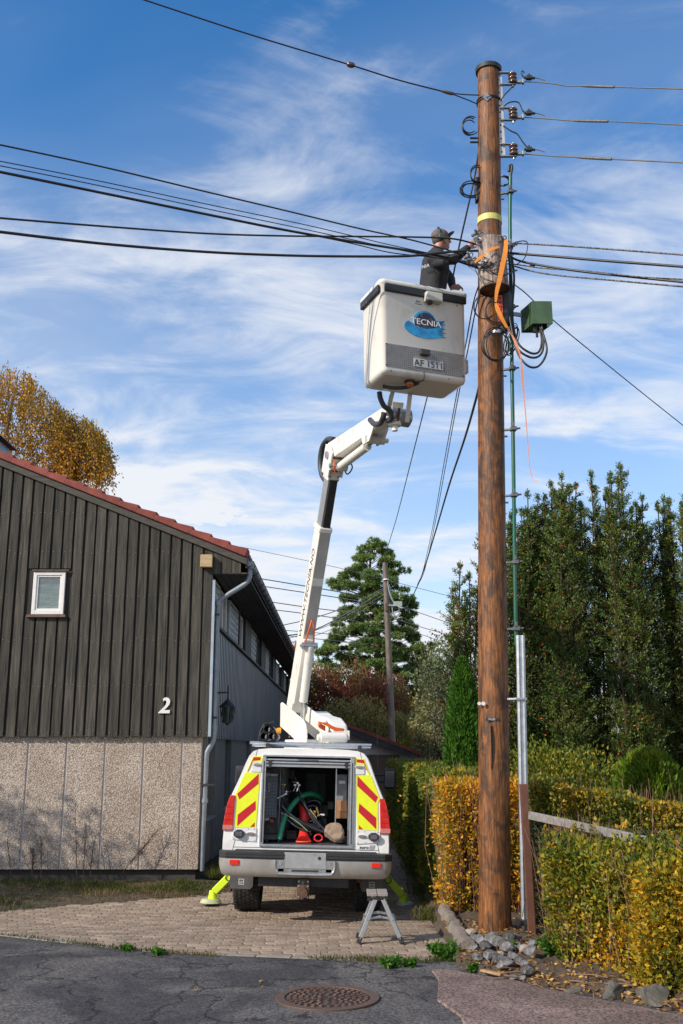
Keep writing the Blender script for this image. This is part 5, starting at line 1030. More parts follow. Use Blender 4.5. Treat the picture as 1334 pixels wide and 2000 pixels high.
# guy wire from upper left
gw = thing('guy_wire', 'thin guy wire from the upper left to the pole top with two brown egg insulators', 'wire', W(935, 190, 10.4))
wire('cable', [(220, -20, 9.2), (285, 1, 9.3), (480, 65, 9.6), (684, 127, 9.9), (780, 157, 10.1), (878, 182, 10.3)], .0085, '', parent=gw); wire('cable', [(878, 182, 10.3), (910, 185, 10.35), (936, 186, 10.4)], .007, '', parent=gw); wire('cable', [(878, 182, 10.3), (905, 192, 10.38), (934, 204, 10.42)], .007, '', parent=gw)
q = W(685, 127, 9.9); MB().ell(q, (.055, .035, .035), Matrix.Rotation(.25, 3, 'Y')).build('egg_insulator', PORC, gw, world=True)
a, b = W(862, 178, 10.27), W(888, 184, 10.32); MB().tube([a, a+(b-a)*.3, a+(b-a)*.7, b], [.012, .02, .024, .014], 10).build('strain_clamp', mat('brown_grey', (.13, .11, .10), .6), gw, world=True)
# cables to the left
LC = 'cables running off to the left of the pole'
for pts, r, lab in (
 ([(-80, 268, 8.0), (0, 283, 8.3), (200, 326, 8.9), (400, 374, 9.4), (560, 412, 9.8), (700, 446, 10.0), (800, 468, 10.1), (880, 490, 10.18), (930, 508, 10.3)], .0085, 'topmost of the black cables at the left edge of the picture'),
 ([(-80, 302, 8.0), (0, 315, 8.3), (200, 355, 8.9), (400, 398, 9.4), (600, 440, 9.8), (760, 478, 10.0), (850, 497, 10.12), (935, 515, 10.3)], .005, 'thin wire, upper of the close pair below the topmost left cable'),
 ([(-80, 312, 8.0), (0, 324, 8.3), (200, 364, 8.9), (400, 407, 9.4), (600, 449, 9.8), (760, 484, 10.0), (850, 503, 10.12), (935, 520, 10.3)], .005, 'thin wire, lower of the close pair below the topmost left cable'),
 ([(-80, 322, 8.0), (0, 336, 8.3), (200, 377, 8.9), (400, 418, 9.4), (560, 450, 9.8), (700, 474, 10.0), (800, 490, 10.08), (870, 503, 10.18), (935, 524, 10.3)], .0135, 'thick black cable sagging just below the thin pair on the left'),
 ([(-80, 418, 7.8), (0, 426, 8.1), (200, 442, 8.8), (400, 456, 9.4), (560, 461, 9.8), (700, 462, 10.0), (800, 463, 10.08), (880, 466, 10.15), (925, 476, 10.2), (955, 488, 10.2), (972, 508, 10.25)], .010, 'black cable passing level with the man\'s cap and bending down at the pole'),
 ([(-80, 442, 7.8), (0, 453, 8.1), (200, 476, 8.8), (400, 492, 9.4), (560, 499, 9.8), (700, 501, 9.9), (800, 500, 9.98), (880, 492, 10.05), (940, 490, 10.1), (990, 494, 10.15), (1080, 501, 9.9), (1200, 511, 9.5), (1334, 521, 9.1), (1480, 533, 8.6)], .014, 'thickest black cable crossing in front of the pole from edge to edge'),
 ([(560, 450, 9.85), (680, 474, 10.0), (760, 493, 10.05), (840, 502, 10.12), (900, 510, 10.2), (945, 520, 10.3)], .006, 'thin grey twisted wire merging with the left cables near the man')):
    wire('overhead_cable', pts, r, lab, 'cable', LC)
RC = 'cables running off to the right of the pole'
TW = mat('twisted_cable', (.16, .15, .15), .6, 0, (.02, .02, .02), ns=9, st=(9, 1, 1), lo=.48, hi=.52)
for pts, r, lab, mm in (
 ([(1000, 475, 10.3), (1040, 477, 10.2), (1150, 484, 9.8), (1334, 498, 9.2), (1480, 510, 8.7)], .009, 'upper grey twisted cable leaving the pole to the right', TW),
 ([(985, 492, 10.25), (1010, 508, 10.2), (1060, 519, 10.0), (1150, 532, 9.7), (1334, 551, 9.1), (1480, 566, 8.6)], .0125, 'black cable with small clamp just below the thickest one on the right', CABLE),
 ([(940, 515, 10.2), (1000, 516, 10.2), (1060, 524, 10.0), (1150, 530, 9.7), (1250, 541, 9.35), (1334, 546, 9.15), (1480, 560, 8.6)], .007, 'light twisted wire on the right, between the two lower black cables', TW),
 ([(1005, 520, 10.25), (1040, 530, 10.1), (1090, 538, 9.9), (1200, 548, 9.5), (1334, 560, 9.1), (1480, 572, 8.6)], .009, 'lowest twisted cable leaving the pole to the right', TW)):
    wire('overhead_cable', pts, r, lab, 'cable', RC, m=mm)
q = W(1040, 517, 10.08); tag(MB().box(q, (.06, .03, .035)).build('cable_clamp', BLACK, bevel=.006), 'small black clamp on the second black cable right of the pole', 'clamp')
wire('drop_cable', [(1005, 556, 10.4), (1030, 576, 10.7), (1079, 624, 11.2), (1150, 683, 12), (1250, 764, 13.2), (1334, 831, 14.2), (1420, 900, 15.2)], .007, 'thin black cable slanting down right behind the green box')
# cables down to the far pole
DG = 'cables from the main pole down to the far pole'
FP = 33.0
wire('overhead_cable', [(934, 300, 10.5), (928, 340, 10.6), (915, 400, 10.7), (897, 480, 10.95), (884, 545, 11.2), (868, 640, 12.5), (832, 785, 16), (803, 900, 20), (775, 1010, 27), (757, 1070, 31), (752, 1100, 33)], .011, 'black cable from high on the pole, behind the man, to the far pole top', 'cable', DG)
wire('overhead_cable', [(934, 560, 10.55), (925, 590, 10.7), (912, 660, 11.3), (890, 780, 14), (868, 900, 18), (845, 1030, 23.5), (826, 1115, 28), (815, 1142, 29)], .008, 'left one of the thin cable pair between bucket and pole', 'cable', DG)
wire('overhead_cable', [(940, 562, 10.55), (930, 600, 10.8), (916, 672, 11.4), (894, 780, 14), (873, 895, 18), (848, 1030, 23.5), (829, 1115, 28), (816, 1143, 29)], .008, 'right one of the thin cable pair between bucket and pole', 'cable', DG)
wire('overhead_cable', [(938, 745, 10.7), (930, 778, 11.2), (908, 855, 13), (878, 945, 16), (850, 1040, 20.5), (826, 1118, 26), (808, 1160, 29.5), (795, 1184, 31.5), (780, 1189, 32.5), (766, 1186, 33)], .016, 'thick cable hanging from behind the pole down to the far pole', 'cable', DG)
# ------------------------------------------------------------ green conduit, its clamps, steel guard
cpts = [(997, 345, 10.38), (996, 420, 10.38), (997, 520, 10.38), (999, 640, 10.38), (1000, 730, 10.38), (1002, 850, 10.38), (1004, 1000, 10.38), (1006, 1150, 10.38), (1008, 1260, 10.38)]
con = thing('green_conduit', 'dark green cable conduit running up the right side of the pole', 'conduit', W(1008, 1260, 10.38))
GREENC = mat('conduit_green', (.008, .085, .05), .4, 0, (.012, .11, .065), ns=5)
wire('conduit', cpts, .021, '', m=GREENC, n=12, parent=con)
MB().tube([W(997, 352, 10.38), W(998, 340, 10.38), W(1000, 329, 10.38), W(999, 323, 10.38), W(995, 325, 10.38), W(994, 335, 10.38)], .016, 8, steps=5).build('cable_end', CABLE, con, world=True)
for v_, u_ in ((375, 996), (480, 997), (600, 999), (720, 1000), (838, 1002), (967, 1004), (1098, 1006), (1228, 1008), (1365, 1016)):
    c = W(u_, v_, 10.38); px = PA(c.z).x+PR(c.z)*.9; m_ = MB(); m_.bar((px, 10.42, c.z), (c.x+.05, 10.38, c.z+.004), .03, .022); m_.bx(c.x-.03, c.x+.035, 10.34, 10.42, c.z-.02, c.z+.022); m_.bx(c.x-.012, c.x+.012, 10.335, 10.42, c.z+.02, c.z+.065); m_.cone((c.x+.03, 10.36, c.z), (c.x+.075, 10.36, c.z+.004), .012, n=6)
    m_.cone((px, 10.41, c.z-.075), (px+.03, 10.41, c.z-.075), .012, n=6); m_.build('standoff_clamp', mat('clamp_grey', (.12, .12, .125), .45, .5, (.2, .2, .2), ns=14), con, world=True, bevel=.004)
grd = thing('cable_guard', 'galvanised steel channel guarding the cables on the right of the pole', 'cable guard', W(1028, 1835, 10.35))
a, b = W(1028, 1832, 10.3), W(1016, 1241, 10.3); d = (b-a)
m_ = MB(); w_ = .058; prof2 = [(-.055, .03), (-.055, -.015), (-.03, -.03), (-.012, -.018), (.012, -.018), (.03, -.03), (.055, -.015), (.055, .03)]
def sweep(a, b, prf, nm, m, par):
    m_ = MB(); n = len(prf); vs = [p+V((x, y, 0)) for p in (a, b) for x, y in prf]; m_.add(vs, [(i, i+1, n+i+1, n+i) for i in range(n-1)]+[(n+i, i, i+1, n+i+1) for i in range(0)]); return m_.build(nm, m, par, world=True)
go_ = sweep(a, b, [(x*.8, y) for x, y in prof2], 'channel', STEEL, grd)
m = go_.modifiers.new('thick', 'SOLIDIFY'); m.thickness = .004
c = W(1016, 1365, 10.3); m_ = MB(); m_.bar((c.x-.12, 10.36, c.z), (c.x+.055, 10.29, c.z+.0), .035, .02); m_.bx(c.x-.055, c.x+.06, 10.255, 10.27, c.z-.012, c.z+.012); m_.build('guard_clamp', STEEL, grd, world=True, bevel=.003)
c = W(1022, 1800, 10.25); m_ = MB(); m_.bx(c.x-.10, c.x+.05, 10.22, 10.30, c.z-.03, c.z+.02); m_.cone((c.x-.06, 10.2, c.z+.0), (c.x-.06, 10.28, c.z), .03, n=12); m_.build('base_clamp', DARKM, grd, world=True, bevel=.006)
wire('thin_wire', [(1019, 1540, 10.2), (1024, 1600, 10.2), (1022, 1680, 10.2), (1028, 1740, 10.2), (1020, 1790, 10.2)], .003, '', parent=grd)
# ------------------------------------------------------------ green box on a bracket with hanging cables
jb = thing('junction_box', 'green metal junction box with open bottom on a bracket right of the pole', 'junction box', W(1054, 637, 10.3))
gb = mat('box_green', (.07, .125, .06), .5, .2, (.045, .085, .04), ns=7, lo=.4, hi=.7, bump=.1)
cx_ = W(1042, 615, 10.15); L0 = W(1029, 612, 10.34).x; 
def gbox():
    ang = radians(28); ex_ = V((cos(ang), -sin(ang)*.3, 0)); 
    fl = W(1041, 632, 10.12); fr_ = W(1079, 632, 10.12); wl = fr_.x-fl.x; h_ = W(1041, 589, 10.12).z-fl.z; d_ = .26
    ev = V((1, 0, 0)); eb = V((-.30, .95, 0)).normalized()
    def Q(x, y, z): return fl+ev*x+eb*y+V((0, 0, z))
    m_ = MB(); vs = [Q(x, y, z) for x in (0, wl) for y in (0, d_) for z in (0, h_)]
    m_.add(vs, [(0, 4, 5, 1), (2, 3, 7, 6), (0, 1, 3, 2), (4, 6, 7, 5), (1, 5, 7, 3)]); o = m_.build('box_shell', gb, jb, world=True); s2 = o.modifiers.new('t', 'SOLIDIFY'); s2.thickness = -.006
    m_ = MB(); m_.add([Q(0, d_*.98, .01), Q(0, .02, .01), Q(wl*.55, .02, .01), Q(wl*.55, d_*.98, .01)], [(0, 1, 2, 3)]); o2_ = m_.build('base_plate', gb, jb, world=True)
    m_ = MB(); m_.add([Q(wl*.72, .0, 0), Q(wl, .0, 0), Q(wl, .0, .01), Q(wl*.72, 0, .01), Q(wl*.72, .0, -.06), Q(wl, 0, -.0)], [(4, 1, 0)]); m_.build('flap', gb, jb, world=True)
    m_ = MB(); m_.bx(Q(wl*.3, .1, 0).x-.02, Q(wl*.3, .1, 0).x+.02, 10.18, 10.22, fl.z-.07, fl.z+.02); m_.bx(Q(wl*.35, .1, 0).x-.005, Q(wl*.35, .1, 0).x+.02, 10.18, 10.20, fl.z-.13, fl.z-.06); m_.build('cable_gland', DARKM, jb, world=True)
    a = W(998, 613, 10.36); b = W(1032, 617, 10.36); m_ = MB(); m_.bar(a, b, .02, .045, (0, 0, 1)); m_.build('bracket_arm', ZINC, jb, world=True)
gbox()
HG = 'black cables hanging in loops beside the green box'
for pts, r, lab in (
 ([(996, 480, 10.3), (1004, 540, 10.28), (1001, 600, 10.25), (1003, 640, 10.2), (1013, 672, 10.15), (1033, 688, 10.12), (1048, 690, 10.12), (1056, 680, 10.12), (1058, 660, 10.15), (1052, 638, 10.2)], .0125, 'innermost black cable loop hanging from the green box'),
 ([(990, 480, 10.28), (999, 545, 10.26), (998, 605, 10.22), (1001, 650, 10.18), (1012, 682, 10.12), (1033, 697, 10.1), (1050, 697, 10.1), (1060, 684, 10.1), (1061, 660, 10.12), (1058, 636, 10.15)], .0125, 'middle black cable loop hanging from the green box'),
 ([(986, 520, 10.25), (988, 570, 10.22), (994, 610, 10.2), (1003, 660, 10.15), (1012, 692, 10.1), (1030, 714, 10.05), (1048, 717, 10.05), (1062, 703, 10.05), (1068, 682, 10.08), (1062, 656, 10.1), (1055, 640, 10.15)], .012, 'outermost and lowest black cable loop hanging from the green box')):
    wire('hanging_cable', pts, r, lab, 'cable', HG, n=8)
# ------------------------------------------------------------ old pole stub, strap, splice closure
ax0, ax1 = W(958, 470, 10.12), W(966, 566, 10.12); dd = (ax1-ax0).normalized()
stub = thing('old_pole_stub', 'weathered whitish stump of the old pole hanging strapped to the new pole', 'pole stub', ax1)
BARK = pole_mat('old_grey_wood', (.15, .10, .08), (.58, .46, .39), (.10, .055, .035))
m_ = MB(); nn_ = 36; vs = []; nL = 16
sx_ = dd.cross(V((0, 1, 0))).normalized(); sy_ = dd.cross(sx_)
for i in range(nL+1):
    t = i/nL; r_ = .150+.012*t
    for k in range(nn_): a_ = 2*pi*k/nn_; rr_ = r_*(1+.03*sin(3*a_+i*.3)+.025*sin(9*a_+1)); vs.append(ax0+(ax1-ax0)*t+(sx_*cos(a_)+sy_*sin(a_))*rr_)
m_.add(vs, [(i*nn_+k, i*nn_+(k+1) % nn_, (i+1)*nn_+(k+1) % nn_, (i+1)*nn_+k) for i in range(nL) for k in range(nn_)], True); m_.add(vs[:nn_], [tuple(range(nn_))]); m_.build('stub_shaft', BARK, stub, world=True)
m_ = MB(); m_.add(vs[-nn_:], [tuple(range(nn_))]); e_ = m_.build('sawn_end', mat('sawn_wood', (.26, .10, .035), .8, 0, (.07, .03, .015), ns=9, bump=.3), stub, world=True)
m_ = MB(); m_.tube([ax1+(sx_*cos(a_)+sy_*sin(a_))*.158 for a_ in [2*pi*k/24 for k in range(24)]], .012, 6, closed=True); m_.build('bark_rim', mat('bark_dark', (.06, .03, .02), .9), stub, world=True)
rg = random.Random(8); mm = [STEEL, DARKM, ORANGE]
hw = mat('clamp_metal', (.35, .34, .33), .4, .7, (.2, .19, .18), ns=18)
for k, (u_, v_, y_) in enumerate(((927, 458, 10.05), (934, 463, 10.05), (940, 470, 10.03), (930, 470, 10.0), (944, 462, 10.05), (985, 476, 10.05), (978, 470, 10.0), (968, 474, 10.0), (940, 519, 10.0), (955, 520, 9.98), (918, 508, 10.05), (912, 502, 10.05), (972, 518, 9.98), (926, 512, 10.02))):
    q = W(u_, v_, y_); m_ = MB(); rt = Matrix.Rotation(rg.uniform(-1, 1), 3, 'Y') @ Matrix.Rotation(rg.uniform(-1, 1), 3, 'X')
    m_.box(q, (.075, .03, .03), rt); m_.box(q+rt @ V((.02, 0, .025)), (.02, .03, .06), rt); m_.tube([q+rt @ V((.05+.025*cos(a_), 0, .025*sin(a_))) for a_ in [2*pi*j/10 for j in range(10)]], .007, 6, closed=True)
    tag(m_.build('anchor_clamp', hw, bevel=.003), 'small grey metal clamp among the wires gathered round the old pole stub', 'clamp', 'metal clamps round the pole stub')
strap_m = mat('orange_strap', (.95, .34, .05), .6, 0, (.85, .27, .03), ns=20)
def ribbon(pts, wds, name, m, lab=None, cat=None, par=None, group=None):
    P = spline([W(*p) for p in pts], 5); n = len(P); ws_ = np.interp(np.linspace(0, 1, n), np.linspace(0, 1, len(wds)), wds); m_ = MB(); vs = []
    for i, p in enumerate(P):
        d = (P[min(i+1, n-1)]-P[max(i-1, 0)]).normalized(); s_ = d.cross(V((.15, -1, 0))).normalized(); vs += [p+s_*ws_[i]/2, p-s_*ws_[i]/2]
    m_.add(vs, [(2*i, 2*i+2, 2*i+3, 2*i+1) for i in range(n-1)]); o = m_.build(name, m, par, world=par is not None); sl_ = o.modifiers.new('t', 'SOLIDIFY'); sl_.thickness = .003
    return tag(o, lab, cat, group) if lab else o
sp_ = thing('ratchet_strap', 'orange ratchet strap slung over the pole stub with a long loose end hanging down', 'strap', W(988, 470, 9.95))
ribbon([(988, 468, 10.0), (987, 490, 9.93), (982, 515, 9.92), (976, 545, 9.92), (970, 570, 9.92), (968, 590, 9.92)], [.04, .05, .055, .05, .04, .022], 'webbing', strap_m, par=sp_)
ribbon([(968, 592, 9.92), (972, 605, 9.92), (980, 622, 9.93), (990, 640, 9.95)], [.025, .05, .045, .03], 'webbing', strap_m, par=sp_)
ribbon([(990, 638, 9.97), (1000, 655, 10.0), (1009, 675, 10.0), (1017, 700, 10.0), (1020, 735, 10.0), (1024, 780, 10.0), (1028, 830, 10.0), (1032, 880, 10.0), (1035, 915, 10.0), (1040, 934, 10.0), (1050, 939, 9.98)], [.025, .02, .03, .012, .03, .012, .010, .008, .007, .007, .018], 'loose_end', mat('pale_orange_strap', (.85, .36, .22), .6, 0, (.75, .28, .15), ns=14), par=sp_)
ribbon([(975, 482, 9.95), (962, 486, 9.93), (950, 492, 9.93)], [.02, .04, .02], 'webbing', strap_m, par=sp_)
ribbon([(948, 496, 9.94), (938, 503, 9.94), (927, 513, 9.97)], [.02, .035, .02], 'webbing', strap_m, par=sp_)
spc = thing('splice_closure', 'black cable splice closure with a red label under the pole stub', 'splice closure', W(982, 650, 10.2))
a, b = W(984, 572, 10.25), W(984, 638, 10.25); m_ = MB(); m_.tube([a, a+(b-a)*.1, a+(b-a)*.85, b], [.075, .085, .085, .06], 20, steps=3); m_.cone(b, b-V((0, 0, .07)), .05, .035, 14); m_.build('closure_body', BLACK, spc, world=True)
m_ = MB(); c0, c1 = W(976, 577, 10.155), W(976, 630, 10.155); m_.bx(c0.x-.028, c0.x+.026, 10.150, 10.17, c1.z, c0.z); lo2 = m_.build('red_label', mat('label_red', (.75, .10, .04), .5), spc, world=True)
m_ = MB()
for k in range(6): z_ = c1.z+.03+k*.05; m_.bx(c0.x-.015, c0.x+.015, 10.148, 10.150, z_, z_+.02)
m_.build('label_marks', mat('label_dark', (.25, .02, .01), .6), lo2, world=True)
m_ = MB(); q = W(970, 650, 10.2); m_.cone(q-V((0, 0, .02)), q+V((0, 0, .02)), .055, n=16); m_.build('cable_collar', STEEL, spc, world=True)
# coils of thin black cable on the pole
def coil(cu, cv, ru, rv, y, n, r, lab, group, seed, a0=0, a1=2*pi, tilt=0):
    rg = random.Random(seed); c = thing('cable_coil', lab, 'cable coil', W(cu, cv+rv, y), group=group)
    for k in range(n):
        p = []; ru_, rv_ = ru*rg.uniform(.78, 1.08), rv*rg.uniform(.8, 1.05); ou, ov = rg.uniform(-3, 3), rg.uniform(-3, 3); yy = y+rg.uniform(-.05, .05); ph = rg.uniform(-.3, .3)
        for i in range(14): a_ = a0+(a1-a0)*i/13+ph; p.append((cu+ou+ru_*cos(a_)+tilt*sin(a_), cv+ov+rv_*sin(a_), yy+.04*cos(a_)))
        wire('loop', p, r, '', n=6, steps=3, parent=c)
CG = 'coils of thin black cable on the pole'
coil(970, 675, 26, 33, 10.15, 5, .0055, 'largest coil of thin black cable in front of the pole under the closure', CG, 1)
coil(1000, 665, 11, 30, 10.2, 4, .005, 'narrow coil of thin cable between the pole and the green conduit', CG, 2, tilt=-8)
coil(948, 600, 26, 24, 10.15, 2, .005, 'loose coil of thin cable sticking out left beside the closure', CG, 3, a0=.8, a1=5.6)
coil(968, 608, 20, 26, 10.12, 3, .005, 'coil of thin cable over the pole just left of the closure', CG, 9, a0=1.2, a1=5.0)
coil(918, 247, 16, 18, 10.42, 3, .007, 'coil of black cable left of the pole between top and middle insulators', CG, 4, a0=.9, a1=5.4)
coil(918, 370, 22, 14, 10.45, 4, .007, 'coil of black cable left of the pole above the yellow tape', CG, 5, a0=.5, a1=5.8)
coil(932, 340, 13, 16, 10.45, 3, .007, 'small coil of black cable left of the pole, higher up than the next', CG, 6, a0=1.1, a1=5)
coil(985, 355, 14, 10, 10.42, 3, .007, 'small coil of black cable between pole and conduit above the yellow tape', CG, 7, a0=-1.8, a1=1.8)
m_ = MB(); q = W(932, 372, 10.5); m_.box(q, (.05, .1, .30)); m_.box(q+V((-.02, 0, -.03)), (.03, .06, .12)); tag(m_.build('cable_fitting', BLACK, bevel=.01), 'black cable fitting fixed on the left side of the pole above the yellow tape', 'fitting')
rg = random.Random(21)
for k in range(13):
    u0, v0 = rg.uniform(905, 945), rg.uniform(498, 520); u1, v1 = rg.uniform(975, 1010), rg.uniform(470, 545); um = (u0+u1)/2; vm = (v0+v1)/2+rg.uniform(4, 26); yy = rg.uniform(9.93, 10.02)
    wire('loose_wire', [(u0, v0, 10.08), (um-12, vm, yy), (um+10, vm+rg.uniform(-8, 8), yy), (u1, v1, 10.12)], rg.choice((.004, .005, .008)), 'thin black or grey wire in the tangle across the old pole stub', 'wire', 'loose wires round the pole stub', m=rg.choice((CABLE, CABLE, TW)))
wire('loose_wire', [(985, 500, 10.1), (998, 480, 10.1), (1012, 472, 10.1), (1028, 472, 10.1), (1030, 485, 10.1), (1024, 505, 10.1), (1010, 516, 10.1)], .006, 'black wire loop standing out right of the conduit at cable height', 'wire')
# ------------------------------------------------------------ far pole with its box and the distant wires
fpo = thing('utility_pole', 'weathered grey wooden pole beside the pine, far behind the truck', 'utility pole', W(766, 1440, FP)-V((0, 0, 1.2)))
a, b = W(767, 1452, FP)-V((0, 0, .5)), W(752, 1099, FP); MB().cone(a, b, .115, .085, 16).build('pole_shaft', pole_mat('grey_pole_wood', (.12, .09, .07), (.24, .19, .15), (.16, .12, .09)), fpo, world=True)
q = W(754, 1132, FP-.1); MB().cone(q-V((0, 0, .02)), q+V((0, 0, .02)), .10, n=16).build('band', PLW, fpo, world=True)
q = W(755, 1186, FP-.12); MB().box(q, (.09, .08, .26)).build('fuse_box', RUST, fpo, world=True, bevel=.01)
a, b = W(758, 1182, FP-.1), W(780, 1183, FP-.1); m_ = MB(); m_.bar(a, b, .04, .05); m_.build('bracket_arm', STEEL, fpo, world=True)
q = W(777, 1180, FP-.15); MB().box(q, (.28, .2, .16)).build('junction_box', mat('pale_green', (.35, .42, .34), .5), fpo, world=True, bevel=.01)
GREY = mat('grey_cable', (.30, .32, .34), .5)
for pts in ([(757, 1135, FP-.2), (760, 1155, FP-.2), (766, 1172, FP-.2), (776, 1184, FP-.2), (790, 1188, FP-.4), (796, 1184, FP-.6)], [(757, 1140, FP-.2), (763, 1162, FP-.2), (772, 1180, FP-.2), (785, 1187, FP-.3)], [(766, 1186, FP-.2), (768, 1198, FP-.2), (774, 1204, FP-.2), (780, 1196, FP-.2), (779, 1186, FP-.2)]):
    wire('cable', pts, .022, '', m=GREY, parent=fpo)
FW = mat('far_wire', (.09, .10, .12), .6)
fw = [([(470, 1068), (640, 1104), (760, 1134), (900, 1170)], .012), ([(490, 1127), (640, 1152), (700, 1163)], .026), ([(500, 1143), (640, 1164), (700, 1174)], .024), ([(505, 1172), (600, 1186), (700, 1198)], .022), ([(510, 1188), (600, 1199), (700, 1214)], .022),
      ([(540, 1224), (620, 1205), (700, 1176), (752, 1147)], .02), ([(540, 1243), (610, 1232), (700, 1185), (753, 1150)], .026), ([(545, 1252), (640, 1222), (753, 1160)], .014), ([(545, 1262), (650, 1228), (753, 1165)], .012), ([(545, 1230), (640, 1238), (720, 1247)], .018), ([(545, 1240), (640, 1250), (720, 1258)], .018),
      ([(760, 1176), (800, 1190), (890, 1222), (1100, 1300)], .018), ([(770, 1208), (820, 1224), (890, 1245), (1100, 1312)], .018), ([(800, 1232), (850, 1248), (890, 1260), (1100, 1330)], .014)]
for k, (pts, r) in enumerate(fw):
    wire('distant_wire', [(u, v, 36+k*.4 if k < 5 or k > 8 else FP+(.0 if i == len(pts)-1 else 2.)) for i, (u, v) in enumerate(pts)], r*.75, 'thin dark wire against the sky behind the lift boom and pine', 'wire', 'distant wires against the sky', m=FW, n=4, steps=4)
# ------------------------------------------------------------ the lineman in the bucket
def blob(name, shapes, voxel, m, parent, smooth_it=3):
    mb = MB()
    for s_ in shapes:
        if s_[0] == 'e': mb.ell(s_[1], s_[2], s_[3] if len(s_) > 3 else None, 20, 14)
        else:
            p, q, r0, r1 = V(s_[0]), V(s_[1]), s_[2], s_[3]; mb.cone(p, q, r0, r1, 16); mb.ell(p, (r0,)*3, None, 16, 10); mb.ell(q, (r1,)*3, None, 16, 10)
    me = mb.mesh(name); o = bpy.data.objects.new('tmp', me); COL.objects.link(o); rm = o.modifiers.new('r', 'REMESH'); rm.mode = 'VOXEL'; rm.voxel_size = voxel; rm.use_smooth_shade = True
    sm = o.modifiers.new('s', 'SMOOTH'); sm.iterations = smooth_it; sm.factor = .5
    me2 = bpy.data.meshes.new_from_object(o.evaluated_get(bpy.context.evaluated_depsgraph_get())); bpy.data.objects.remove(o)
    me2.materials.clear(); return link(me2, name, m, parent, world=True)
FLZ = BZ+.05; man = thing('person', 'man in black jacket, grey cap and ear defenders reaching from the bucket to the pole', 'person', (1.03, 10.62, FLZ))
skin = mat('skin', (.50, .26, .18), .5, 0, (.42, .19, .13), ns=20); jack = mat('black_jacket', (.018, .018, .02), .85, 0, (.032, .032, .036), ns=9, bump=.5, bs=22)
HC = W(861, 468, 10.60); NK = W(853, 489, 10.62); CH = W(852, 515, 10.62); PV = V((1.03, 10.66, FLZ+.95))
fx = V((1, .10, .0)).normalized()          # facing the pole
S1, E1, W1 = W(846, 506, 10.45), W(886, 507, 10.28), W(914, 484, 10.30); S2, E2, W2 = W(852, 508, 10.80), W(880, 545, 10.84), W(884, 561, 10.70)
fy = V((0, 0, 1)).cross(fx)
def HP(f, s_, u_): return HC+fx*f+fy*s_+V((0, 0, u_))
hand1 = [(W1, W(920, 478, 10.29), .030, .036)]; K1 = W(921, 477, 10.29)
def fingers(K, d, side, up, ln=.075, r=.0085, spread=.018):
    out = []
    for k in range(4):
        b = K+side*(spread*(k-1.5)); l = ln*(1, 1.12, 1.05, .82)[k]; m1 = b+d*l*.5; m2 = m1+(d*.6-up*.8).normalized()*l*.32; m3 = m2+(d*.1-up).normalized()*l*.25
        out += [(b, m1, r*1.1, r), (m1, m2, r, r*.95), (m2, m3, r*.95, r*.8)]
    b = K-side*spread*1.9-d*.045; t1_ = b+(d*.7-side*.6).normalized()*.035; t2_ = t1_+(d*.9-up*.3).normalized()*.03; return out+[(K-d*.05, b, .018, .013), (b, t1_, .012, .011), (t1_, t2_, .011, .009)]
d1 = (W(928, 468, 10.32)-W1).normalized(); sd1 = d1.cross(V((0, 1, 0))).normalized(); up1 = d1.cross(sd1); hand1 += fingers(K1+d1*.01, d1, sd1, up1)
d2 = V((.95, -.25, -.1)).normalized(); sd2 = d2.cross(V((0, 0, 1))).normalized(); up2 = V((0, 0, 1)); K2 = W2+d2*.06
hand2 = [(W2, K2, .030, .036)]+fingers(K2, d2, sd2, up2)
hip = [PV+fy*.10, PV-fy*.10]; legs = []
for h_ in hip: kn = V((h_.x+.03, h_.y, FLZ+.50)); an = V((h_.x-.01, h_.y, FLZ+.09)); legs += [(h_, kn, .085, .055), (kn, an, .055, .04), (an, an+V((.14, 0, -.05)), .04, .035)]
body_sh = [('e', HP(0, 0, .01), (.095, .073, .112)), ('e', HP(.035, 0, -.055), (.060, .052, .058)), (HP(.085, 0, .0), HP(.112, 0, -.022), .010, .016), (HP(.08, 0, -.055), HP(.088, 0, -.058), .022, .018), (HP(.075, 0, -.088), HP(.062, 0, -.10), .026, .028),
           (HP(-.01, 0, -.06), NK-V((0, 0, .03)), .056, .062), ('e', HP(-.005, .075, -.005), (.018, .010, .030)), ('e', HP(-.005, -.075, -.005), (.018, .010, .030)),
           (CH, PV, .13, .12), (S1, E1, .045, .036), (E1, W1, .036, .027), (S2, E2, .045, .036), (E2, W2, .036, .027), (S1, S2, .06, .06), (NK, CH, .07, .12)]+hand1+hand2+legs
blob('body', body_sh, .0075, skin, man, 2)
m_ = MB()
for s_ in (-1, 1): m_.ell(HP(.080, s_*.034, .005), (.011, .013, .010))
m_.build('eyes', mat('eye_dark', (.05, .035, .03), .3), man, world=True)
blob('beard', [(HP(.078, 0, -.062), HP(.03, .05, -.06), .018, .02), (HP(.078, 0, -.062), HP(.03, -.05, -.06), .018, .02), (HP(.070, 0, -.096), HP(.02, 0, -.105), .028, .025)], .008, mat('grey_stubble', (.30, .20, .16), .9), man, 1)
blob('hair', [('e', HP(-.022, 0, -.005), (.085, .078, .075))], .01, mat('grey_hair', (.10, .085, .075), .9), man, 1)
ct = (W1-E1).normalized()
bk = V((-1, 0, 0))
